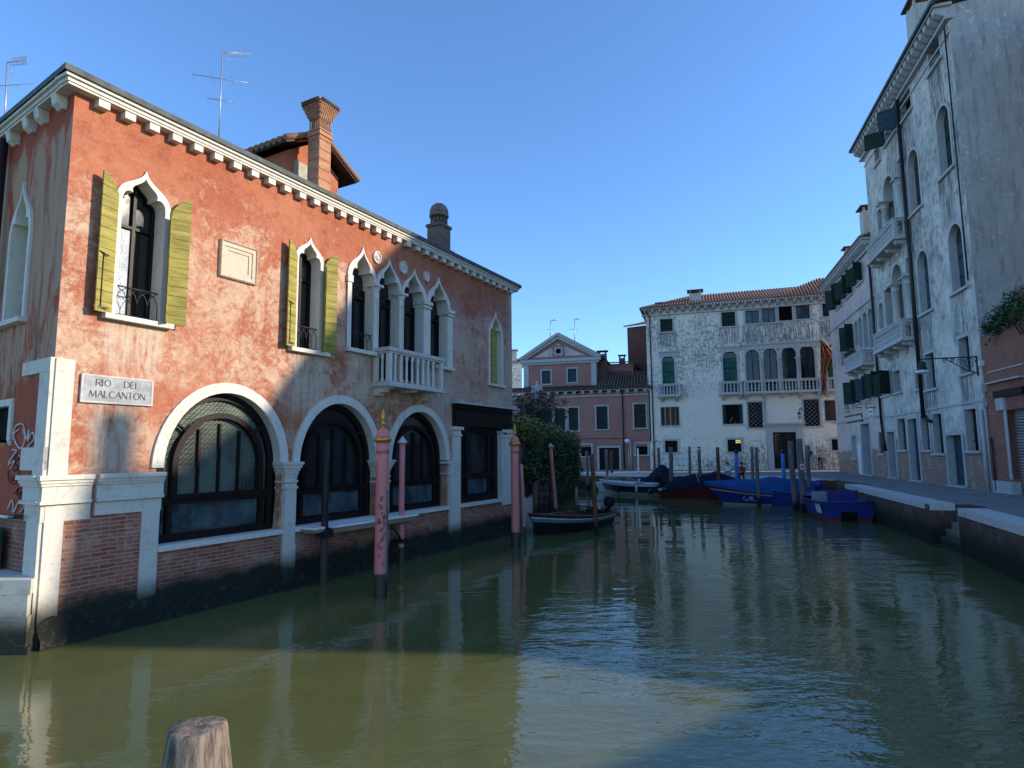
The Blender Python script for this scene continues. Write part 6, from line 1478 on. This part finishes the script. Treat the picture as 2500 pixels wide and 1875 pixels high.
# blue workboat, stern to the camera
t, pt, sh, hf, L = mkboat('workboat', 'dark blue open workboat with square stern and notched motor well facing the camera', (12.72, 23.5), (13.75, 28.3), 2.0, .72, .80, [(.14, 'redline'), (1.0, 'royal2')], mid=.62, transom=.96, rake=.3, deck='royal2', inner='royal2', fwd=.3, flo=.30)
b = MB().mat(M['royal2']); b.box(.02, 1.2, -.9, .9, .56, .60); b.build('stern_deck', t)
b = MB().mat(M['royal2']); b.box(.75, .80, -.55, .45, .60, 1.08); b.box(.75, 1.15, -.55, -.51, .60, 1.08); b.box(.75, 1.15, .41, .45, .60, 1.08); b.box(.73, .82, -.58, .48, 1.08, 1.12); b.build('windshield', t)
b = MB().mat(M['glass_l']); b.box(2.2, 2.26, -.2, .75, .58, .98); b.build('inner_panel', t)
b = MB().mat(M['dark']); b.box(-.13, .06, -.24, .30, -.25, .36); b.build('motor_well', t)
b = MB().mat(M['boatwhite']); b.rings([[(x, .99 + dy, z) for x, z, dy in ((.08, .30, -.06), (.55, .30, -.03), (.60, .62, .02), (.10, .60, 0))], [(x, 1.01 + dy, z) for x, z, dy in ((.08, .30, -.04), (.55, .30, -.01), (.60, .62, .04), (.10, .60, .02))]]); b.build('number_plate', t)
for y in (-.35, .1): b = MB().mat(M['metal']); b.lathe([(.05, .60), (.06, .62), (.03, .70), (.05, .73)], (.3, y), 10); b.build('cleat', t)
# boats behind
t, pt, sh, hf, L = mkboat('workboat', 'smaller blue boat moored just beyond the square-sterned workboat', (14.6, 29.8), (12.6, 30.9), 1.5, .62, .8, [(1.0, 'royal2')], mid=.6, transom=.85, rake=.3, deck='royal2', fwd=.3)
outboard(t, .0, 0, .62, .1, 'glass_b' if 0 else 'royal2', 1.1)
t, pt, sh, hf, L = mkboat('motorboat', 'white boat with small upright windscreen hidden behind the blue cover', (15.4, 34.9), (11.0, 37.3), 1.9, .95, 1.05, [(1.0, 'boatwhite')], mid=.9, transom=.9, rake=.6, deck='boatwhite', fwd=.4, flo=.7)
b = MB().mat(M['glass_l']); b.rings([[(L * .80, -.6, .95), (L * .80, .6, .95), (L * .86, .6, .95), (L * .86, -.6, .95)], [(L * .74, -.5, 1.55), (L * .74, .5, 1.55), (L * .75, .5, 1.55), (L * .75, -.5, 1.55)]]); b.build('windscreen', t)

# ------------------------------------------------------------------ garden wall, ivy, trees, statue
rl = random.Random(11)
def leaves(mb, c, rad, n, size, squash=(1, 1, 1), shell=.55):
    for _ in range(n):
        d = Vector((rl.gauss(0, 1), rl.gauss(0, 1), rl.gauss(0, 1))).normalized() * rad * (shell + (1 - shell) * rl.random())
        p = Vector(c) + Vector((d.x * squash[0], d.y * squash[1], d.z * squash[2]))
        nrm = (d.normalized() + Vector((rl.uniform(-.8, .8), rl.uniform(-.8, .8), rl.uniform(-.5, .9)))).normalized()
        a = nrm.orthogonal().normalized(); b = nrm.cross(a); an = rl.random() * 6.28; a, b = a * cos(an) + b * sin(an), b * cos(an) - a * sin(an)
        s = size * rl.uniform(.6, 1.3); k = mb.V([p - a * s, p - b * s * .55, p + a * s, p + b * s * .55]); mb.face((k, k + 1, k + 2, k + 3))
W0_, W1_ = Vector((.25, 21.3, 0)), Vector((4.1, 40.2, 0)); wdir = (W1_ - W0_).normalized(); wn = Vector((wdir.y, -wdir.x, 0))
GW_ = thing('garden_wall', 'old brick garden wall hung with ivy beyond the red palace', 'wall', W0_, atan2(wdir.y, wdir.x))
w = MB().mat(m_brick('damp_brick', (.17, .08, .06), (.22, .13, .10), (.22, .19, .16), algae=(.3, 1.0), patch=.5)); LW = (W1_ - W0_).length; w.box(-.3, LW, 0, .5, -1, 3.1); w.box(LW - .5, LW, .5, 6, -1, 3.1); w.build('wall', GW_)
w = MB().mat(M['stone_d']); w.box(LW - .7, LW + .06, -.1, .7, -.5, 1.0); w.box(0.2, 1.6, -.15, .0, -1, 1.15); w.build('stone_base', GW_)
iv = MB((Matrix.Translation(W0_) @ Matrix.Rotation(atan2(wdir.y, wdir.x), 4, 'Z')).inverted()).mat(m_leaf('ivy_leaves', (.010, .026, .009), (.032, .065, .018), sun_tint=(2.9, 3.9)))
for i in range(150):
    s = rl.random() * (LW + .3); z = .75 + rl.random() ** .8 * 2.9
    if s < 2.6: z = max(z, 1.9 + .2 * rl.random())
    p = W0_ + wdir * s + wn * (.05 + .2 * rl.random()); leaves(iv, (p.x, p.y, z), .46, 75, .08, (.8, .8, 1))
for i in range(70):
    s = rl.random() * LW * .62; z = 2.9 + rl.random() * .85 * (1 - .4 * s / LW); p = W0_ + wdir * s + wn * -.1; leaves(iv, (p.x, p.y, z), .5, 75, .085)
o = iv.build('ivy', GW_); o['kind'] = 'stuff'; o['label'] = 'thick dark green ivy, sunlit yellow painted on top'
def tree(label, base, h, r, n, mat, name='tree', bare=False, squash=(1, 1, 1)):
    t = thing(name, label, 'tree', base); b = Vector((0, 0, 0)); tr = MB().mat(M['post_b']); tips = []
    tr.path([(0, 0, 0), (.05, .03, h * .3), (-.04, .05, h * .55)], [.14, .11, .08], 8)
    for i in range(16 if bare else 9):
        a = rl.random() * 6.28; z0 = h * (.25 + .35 * rl.random()); q = Vector((cos(a) * r * squash[0] * rl.uniform(.5, 1), sin(a) * r * rl.uniform(.5, 1), z0 + (h - z0) * rl.uniform(.5, 1)))
        m_ = Vector((q.x * .4, q.y * .4, (z0 + q.z) / 2 + .1)); tr.path([(0, 0, z0), m_, q], [.05, .03, .012], 5); tips.append(q); tips.append(m_.lerp(q, .5))
        if bare:
            for k in range(6): e = q + Vector((rl.uniform(-1, 1), rl.uniform(-1, 1), rl.uniform(-.2, 1))) * .7; tr.path([m_.lerp(q, .4 + .1 * k), e], [.014, .004], 4); tips.append(e)
    tr.build('trunk', t); c = MB().mat(mat)
    for q in tips: leaves(c, q, r * (.22 if bare else .42), n, .07 if bare else .1, (1, 1, .8), .2)
    c.build('crown', t); return t
lf1 = m_leaf('garden_leaves', (.025, .045, .012), (.07, .10, .03), sun_tint=(2.8, 3.6)); lf2 = m_leaf('dusty_twig_leaves', (.03, .035, .025), (.06, .065, .045))  # garden leaves: sunlight tinted into the tops
tree('bush with sunlit yellow painted on top above the ivy beside the palace corner', (.65, 23.5, 1.0), 2.75, .65, 130, lf1)
tree('grey twiggy bare tree behind the ivy in front of the pink house', (.6, 33.0, 1.0), 4.9, 1.5, 16, lf2, bare=True)
tree('thin leafless bush left of the statue', (1.7, 34.0, 1.0), 4.3, 1.2, 8, lf2, bare=True)
st = thing('statue', 'grey stone statue of a standing robed figure on a pedestal in the garden', 'statue', AT(1312, 1000, 34).xy.to_3d() + Vector((0, 0, 1.0)), 0)
zb_ = ztop_at(1312, 995, 34) - 1.0; zt_ = ztop_at(1312, 930, 34) - 1.0; hh_ = zt_ - zb_
s_ = MB().mat(M['stone_d']); s_.smooth = True
prof = [(0, .21), (.1, .20), (.3, .17), (.5, .15), (.62, .15), (.72, .17), (.80, .19), (.84, .14), (.865, .055), (.88, .06), (.92, .075), (.96, .07), (1.0, .03)]
s_.rings([[(r * hh_ * .62 * cos(a) * (1 + .08 * sin(7 * a + f * 6) * (f < .75)), r * hh_ * .42 * sin(a), zb_ + f * hh_) for a in [2*pi*i/20 for i in range(20)]] for f, r in prof])
s_.path([(-.16 * hh_, 0, zb_ + hh_ * .79), (-.19 * hh_, -.05, zb_ + hh_ * .6), (-.05 * hh_, -.14 * hh_, zb_ + hh_ * .58)], [.05 * hh_, .045 * hh_, .03 * hh_], 8); s_.path([(.12 * hh_, 0, zb_ + hh_ * .79), (.17 * hh_, -.06, zb_ + hh_ * .62), (.04 * hh_, -.15 * hh_, zb_ + hh_ * .66)], [.05 * hh_, .045 * hh_, .03 * hh_], 8)
s_.build('figure', st)
s_ = MB().mat(M['stone_d']); s_.box(-.28, .28, -.28, .28, 0, zb_ - .18); s_.box(-.36, .36, -.36, .36, zb_ - .18, zb_ - .001); s_.box(-.36, .36, -.36, .36, 0, .2); s_.build('pedestal', st)
gd = MB().mat(plain('garden_soil', (.06, .05, .035))); gd.poly([(W0_.x - .5, W0_.y + .3, 1.0), (W1_.x - .3, W1_.y, 1.0), (-2, 56, 1.0), (-14, 56, 1.0), (-10, 26, 1.0)]); gd.box(-9, -1, 48, 49, -1, 1.0)
tag(gd.build('garden_ground'), 'garden soil behind the ivy wall', 'ground', kind='structure')
gt = thing('iron_gate', 'narrow black iron gate at the foot of the ivy next to the palace', 'gate', W0_ + wn * .1 + Vector((0, 0, 1.1)), atan2(wdir.y, wdir.x))
g = MB().mat(M['iron'])
for k in range(9): g.tube((.25 + k * .14, -.05, 0), (.25 + k * .14, -.05, 2.0), .012, n=5)
for z in (.1, 1.0, 1.95): g.tube((.2, -.05, z), (1.45, -.05, z), .016, n=5)
g.build('bars', gt)
ch_ = thing('ladder', 'dark folding ladder leaning on the wall behind the leaning pink pole', 'ladder', W0_ + wn * .5 + wdir * 1.5, atan2(wdir.y, wdir.x))
g = MB().mat(M['darkwood']); 
for y in (-.35, .05): g.path([(-.5, y, .35), (-.15, y, 1.5), (.0, y, 1.75)], .03, 6)
for k in range(5): g.tube((-.45 + k * .09, -.35, .5 + k * .28), (-.45 + k * .09, .05, .5 + k * .28), .02, n=6)
g.build('frame', ch_)
# plants: wall shrub on the right, flowers on the rose palace balcony
sh_ = thing('wall_shrub', 'green trailing shrub spilling over the top of the brick house', 'shrub', RT.W(25.75, 6.65, .05), RT.phi)
m = MB().mat(m_leaf('shrub_leaves', (.02, .05, .015), (.05, .10, .03)))
for i in range(46):
    u = 23.7 + rl.random() * 2.6; z = 7.9 + rl.random() * .8 * min(1, (u - 23.4) / 1.6); leaves(m, (u - 25, rl.uniform(-.35, .1), z - 8.0 + .2), rl.uniform(.14, .34), 60, .05)
m.build('foliage', sh_)
m = MB().mat(M['post_b']); 
for k in range(5): m.path([(.3 + .2 * k, 0, -.3), (.1 + .2 * k, -.2, .3), (-.8 + .2 * k, -.25, .5 - .1 * k)], [.03, .02, .008], 5)
for k in range(3): leaves(m.mat(lf2), (-1.2 - .12 * k, -.1, .35 - .22 * k), .3, 30, .05)
m.build('stems', sh_)
fu0, fz0 = RT.p(2072, 862, .8); pf = thing('balcony_plants', 'straggly potted plants along the rail of the rose palace balcony', 'plant', RT.W(7.0, 8.58, .5), RT.phi)
m = MB().mat(lf2)
for k in range(10): leaves(m, (-.6 + k * .17, 0, .05 + .05 * sin(k)), .24, 60, .06)
m.build('foliage', pf); m = MB().mat(M['tiles']); m.box(-.75, 1.1, -.12, .12, -.12, .0); m.build('planter', pf)
# street lamp on a wrought bracket at the corner of the tall palace
sl_ = thing('street_lamp', 'black scrolled iron bracket with hanging lamp on the corner of the tall palace', 'lamp', RT.W(22.75, 6.1, 0), RT.phi)
m = MB().mat(M['iron']); m.tube((0, 0, 0), (0, -1.85, .0), .025); m.path([(0, -.0, -.62), (0, -.35, -.5), (0, -.9, -.12), (0, -1.0, -.02)], .02, 6)
def spiral(c, r0, turns, sgn=1): return [(0, c[0] + sgn * r0 * (1 - k / 40 * .85) * cos(k / 40 * turns * 6.28), c[1] + r0 * (1 - k / 40 * .85) * sin(k / 40 * turns * 6.28)) for k in range(41)]
for c, r in (((-.25, -.24), .21), ((-.56, -.17), .13), ((-.8, -.10), .08), ((-1.05, -.1), .09)): m.path(spiral(c, r, 1.6), .014, 5)
m.tube((0, -.02, .05), (0, -.02, -.7), .03); m.build('bracket', sl_)
m = MB().mat(plain('green_lamp_metal', (.02, .05, .04))); m.tube((0, -1.8, 0), (0, -1.8, -.1), .02); m.lathe([(.05, -.08), (.11, -.12), (.12, -.30), (.15, -.34), (.15, -.42)], (0, -1.8), 12); m.build('lamp_housing', sl_)
m = MB().mat(M['white']); m.lathe([(.15, -.42), (.24, -.47), (.26, -.50), (.12, -.55)], (0, -1.8), 14); m.build('lamp_shade', sl_)

# ------------------------------------------------------------------ people
def skin_mesh(pts, edges, radii, sub=2):
    me = bpy.data.meshes.new('tmp'); me.from_pydata(pts, edges, []); o = bpy.data.objects.new('tmp', me); COL.objects.link(o)
    md = o.modifiers.new('s', 'SKIN'); me.skin_vertices[0].data[0].use_root = True
    for i, r in enumerate(radii): me.skin_vertices[0].data[i].radius = r if isinstance(r, tuple) else (r, r)
    s2 = o.modifiers.new('d', 'SUBSURF'); s2.levels = sub; s2.render_levels = sub
    bpy.context.view_layer.update(); dg = bpy.context.evaluated_depsgraph_get(); ev = o.evaluated_get(dg); m2 = bpy.data.meshes.new_from_object(ev)
    bpy.data.objects.remove(o); bpy.data.meshes.remove(me); return m2
SKIN_M = plain('skin', (.42, .22, .15), .6, .3, .08)
def person(label, loc, rz, J, clothes, hair, hair_col, group=None):
    """J: joint positions (metres, feet at z=0, facing -y); clothes: list of (test(co), material)"""
    t = thing('person', label, 'person', loc, rz, group)
    names = ['pelvis', 'chest', 'neck', 'head', 'crown', 'lsh', 'lel', 'lwr', 'rsh', 'rel', 'rwr', 'lhip', 'lkn', 'lan', 'lto', 'rhip', 'rkn', 'ran', 'rto', 'waist']
    rad = dict(pelvis=(.15, .11), waist=(.125, .095), chest=(.155, .105), neck=.052, head=(.078, .095), crown=(.07, .085), lsh=.055, lel=.042, lwr=.028, rsh=.055, rel=.042, rwr=.028, lhip=.085, lkn=.058, lan=.04, lto=.035, rhip=.085, rkn=.058, ran=.04, rto=.035)
    ix = {n: i for i, n in enumerate(names)}
    E = [('pelvis', 'waist'), ('waist', 'chest'), ('chest', 'neck'), ('neck', 'head'), ('head', 'crown'), ('chest', 'lsh'), ('lsh', 'lel'), ('lel', 'lwr'), ('chest', 'rsh'), ('rsh', 'rel'), ('rel', 'rwr'), ('pelvis', 'lhip'), ('lhip', 'lkn'), ('lkn', 'lan'), ('lan', 'lto'), ('pelvis', 'rhip'), ('rhip', 'rkn'), ('rkn', 'ran'), ('ran', 'rto')]
    J = dict(J); J.setdefault('waist', tuple((a + b) / 2 for a, b in zip(J['pelvis'], J['chest'])))
    m = skin_mesh([J[n] for n in names], [(ix[a], ix[b]) for a, b in E], [rad[n] for n in names])
    bm = bmesh.new(); bm.from_mesh(m)
    # hands: palm and five fingers each; nose, eyes, ears and mouth
    ex = MB(); ex.mat(SKIN_M)
    for sd, w, e in ((-1, 'lwr', 'lel'), (1, 'rwr', 'rel')):
        W_ = Vector(J[w]); d = (W_ - Vector(J[e])).normalized(); a = d.orthogonal().normalized(); b = d.cross(a)
        ex.path([W_, W_ + d * .05, W_ + d * .09], [.026, .036, .03], 8)
        for k, l in enumerate((.062, .075, .08, .072)): p = W_ + d * .085 + a * (-.027 + .018 * k); ex.path([p, p + d * l * .5 + b * .006, p + d * l * .9 + b * .03], [.009, .0085, .007], 6)
        p = W_ + d * .03 - a * .028; ex.path([p, p + d * .03 - a * .022, p + d * .06 - a * .03 + b * .01], [.011, .010, .008], 6)
    H = (Vector(J['head']) + Vector(J['crown'])) / 2; up = (Vector(J['crown']) - Vector(J['head'])).normalized(); f = Vector(J.get('face', (0, -1, 0))).normalized(); sd_ = f.cross(up)
    ex.path([H + f * .085 + up * .01, H + f * .115 - up * .02], [.010, .015], 6)
    for s_ in (-1, 1): ex.path([H + sd_ * s_ * .082 + up * .02, H + sd_ * s_ * .092 - up * .03], [.012, .010], 6)
    ex.mat(plain('dark_eyes', (.03, .02, .02), .3))
    for s_ in (-1, 1): ex.path([H + f * .088 + sd_ * s_ * .03 + up * .012, H + f * .095 + sd_ * s_ * .03 + up * .012], .009, 6)
    ex.mat(plain('lips', (.35, .09, .08), .5)); ex.path([H + f * .09 - sd_ * .02 - up * .05, H + f * .096 - up * .052, H + f * .09 + sd_ * .02 - up * .05], .006, 5)
    mats = [SKIN_M] + [c[1] for c in clothes]
    me = bpy.data.meshes.new('body'); 
    vs = [v.co.copy() for v in bm.verts]; fs = [[v.index for v in f_.verts] for f_ in bm.faces]; mi = []
    for f_ in bm.faces:
        c = f_.calc_center_median(); k = 0
        for i, (tst, _) in enumerate(clothes):
            if tst(c): k = i + 1; break
        mi.append(k)
    off = len(vs); vs += [Vector(v) for v in ex.v]; fs += [[i + off for i in q] for q in ex.f]; mats2 = mats + ex.mats[1:]
    mi += [0 if k == 0 else len(mats) + k - 1 for k in ex.m]
    me.from_pydata([tuple(v) for v in vs], [], fs)
    for x in mats2: me.materials.append(x)
    me.polygons.foreach_set('material_index', mi); me.polygons.foreach_set('use_smooth', [True] * len(fs)); me.update(); bm.free()
    o = bpy.data.objects.new('body', me); COL.objects.link(o); o.parent = t
    h = MB().mat(plain('hair_' + label[:6], hair_col, .7)); h.smooth = True
    C_ = H + up * .015 - f * .012
    R_ = []
    for i in range(9):
        ph = i / 8 * pi * .62; R_.append([C_ + up * .125 * cos(ph) + (sd_ * cos(a) + f * sin(a)) * (.10 if sin(a) < .3 else .086) * sin(ph) - (f * .03 if sin(a) > .3 and i > 4 else Vector((0, 0, 0))) for a in [2 * pi * k / 16 for k in range(16)]])
    h.rings(R_)
    if hair == 'long': h.path([C_ - f * .06 + up * .02, C_ - f * .10 - up * .12, C_ - f * .10 - up * .27, C_ - f * .09 - up * .36], [.08, .085, .075, .03], 10); [h.path([C_ + sd_ * s_ * .07, C_ + sd_ * s_ * .09 - up * .15 + f * .01, C_ + sd_ * s_ * .08 - up * .26 + f * .03], [.03, .035, .012], 8) for s_ in (-1, 1)]
    h.build('hair', t); return t
cl = lambda n, c: plain(n, c, .85, .1, .1)
# standing woman in front of the palace
wp = G(2004, 1148, HF)
J = dict(pelvis=(0, 0, .92), chest=(0, .01, 1.24), neck=(0, 0, 1.41), head=(0, -.02, 1.50), crown=(.0, -.02, 1.57), lsh=(-.16, 0, 1.34), lel=(-.20, .05, 1.06), lwr=(-.10, -.16, 1.13), rsh=(.16, 0, 1.34), rel=(.36, .03, 1.15), rwr=(.13, -.14, 1.22), lhip=(-.09, 0, .86), lkn=(-.10, -.01, .48), lan=(-.11, .02, .08), lto=(-.12, -.13, .04), rhip=(.09, 0, .86), rkn=(.09, -.03, .48), ran=(.09, .02, .08), rto=(.11, -.13, .04), face=(-.3, -1, -.1))
woman = person('blonde woman in pale pink top and black trousers standing outside the white palace', wp, radians(-10), J, [(lambda c: c.z < .10, cl('black_shoes', (.02, .02, .02))), (lambda c: c.z < 1.0, cl('black_trousers', (.018, .018, .02))), (lambda c: c.z < 1.37 and abs(c.x) < .21 and not (c.x > .19 and c.z < 1.25), cl('pale_pink_top', (.55, .42, .40)))], 'long', (.30, .24, .17))
b = MB().mat(cl('grey_leather', (.16, .15, .15))); b.box(.10, .20, -.18, .12, .74, .98); b.build('handbag_tmp') if 0 else None
hb_ = MB(); hb_.mat(cl('grey_bag', (.16, .15, .15))); x, y = wp.x + .16, wp.y - .12; hb_.box(x - .16, x + .16, y - .06, y + .06, HF + .72, HF + .96); hb_.path([(x - .14, y, HF + .95), (x - .2, y + .05, HF + 1.2), (x - .25, y + .1, HF + 1.38)], .012, 5)
tag(hb_.build('handbag'), 'grey shoulder bag hanging at the hip of the blonde woman', 'bag')
J2 = dict(pelvis=(0, 0, .96), chest=(0, .01, 1.30), neck=(0, 0, 1.50), head=(0, -.02, 1.60), crown=(.0, -.02, 1.68), lsh=(-.19, 0, 1.43), lel=(-.24, .02, 1.14), lwr=(-.12, -.2, 1.10), rsh=(.19, 0, 1.43), rel=(.25, .0, 1.14), rwr=(.13, -.2, 1.14), lhip=(-.1, 0, .9), lkn=(-.12, -.02, .5), lan=(-.12, .02, .08), lto=(-.13, -.14, .04), rhip=(.1, 0, .9), rkn=(.14, -.02, .5), ran=(.18, .04, .08), rto=(.2, -.12, .04), face=(1, -.4, 0))
mp = G(1979, 1148, HF)
person('man in dark top and pale trousers half hidden behind the thick grey posts', (mp.x, mp.y, HF), 0, J2, [(lambda c: c.z < .1, cl('brown_shoes', (.05, .03, .02))), (lambda c: c.z < 1.0, cl('pale_trousers', (.36, .34, .30))), (lambda c: c.z < 1.48 and abs(c.x) < .24, cl('black_tshirt', (.02, .02, .022)))], 'short', (.03, .02, .015))
# two people sitting on the kerb, legs over the water
def sit(dx=0): return dict(pelvis=(0, 0, .10), chest=(0, -.03, .40), neck=(0, -.05, .58), head=(0, -.08, .67), crown=(0, -.10, .74), lsh=(-.16, -.03, .50), lel=(-.21, -.10, .26), lwr=(-.08, -.30, .24), rsh=(.16, -.03, .50), rel=(.21, -.10, .26), rwr=(.08, -.30, .24), lhip=(-.09, -.04, .09), lkn=(-.11, -.42, .12), lan=(-.12, -.44, -.28), lto=(-.12, -.56, -.33), rhip=(.09, -.04, .09), rkn=(.11, -.42, .12), ran=(.13, -.46, -.28), rto=(.14, -.58, -.33), face=(0, -1, -.35))
ke = E2[2] - E2[1]; 
def onkerb(x): 
    best = None
    for i in range(101):
        p = E2[1] + ke * (i / 100); q = 1250 + FPX * p.x / p.y
        if best is None or abs(q - x) < best[0]: best = (abs(q - x), p)
    return best[1]
kd = ke.normalized(); kn = Vector((kd.y, -kd.x, 0))
p1 = onkerb(1768) + kn * .25; rzk = atan2(-kn.y, -kn.x) + pi / 2
person('seated figure in white top and light blue shorts on the kerb behind the blue boat', (p1.x, p1.y, HF + .04), rzk, sit(), [(lambda c: c.z < .18 and c.y > -.36, cl('light_blue_shorts', (.22, .42, .52))), (lambda c: c.z < .56 and c.z > .1 and abs(c.x) < .2 and c.y > -.2, cl('white_tshirt', (.66, .66, .68)))], 'short', (.09, .04, .025), 'people sitting on the kerb')
p1 = onkerb(1800) + kn * .30
person('seated figure in a red jacket on the kerb behind the left sky-blue pole', (p1.x, p1.y, HF + .04), rzk + .3, sit(), [(lambda c: c.z < .18 or c.y < -.36, cl('dark_jeans', (.03, .035, .05))), (lambda c: c.z < .58, cl('red_jacket', (.35, .03, .035)))], 'short', (.04, .025, .02), 'people sitting on the kerb')
u, z = WH.p(1789, 1034, -.05); pw = WH.W(u, z - .12, -.42)
J4 = dict(sit(), lel=(-.22, -.16, .22), lwr=(-.05, -.20, .52), rel=(.24, -.16, .22), rwr=(.16, -.34, .10), lkn=(-.1, .2, .05), lan=(-.1, .3, -.3), lto=(-.1, .2, -.34), rkn=(.1, .2, .05), ran=(.1, .3, -.3), rto=(.1, .2, -.34))
person('person in dark shirt leaning at the open dark window with one hand to the face', pw, WH.phi, J4, [(lambda c: c.z < .58 and abs(c.x) < .21 and c.y > -.15, cl('dark_shirt', (.03, .03, .035))), (lambda c: c.z < .05, cl('dark_skirt', (.03, .03, .03)))], 'short', (.03, .02, .015))
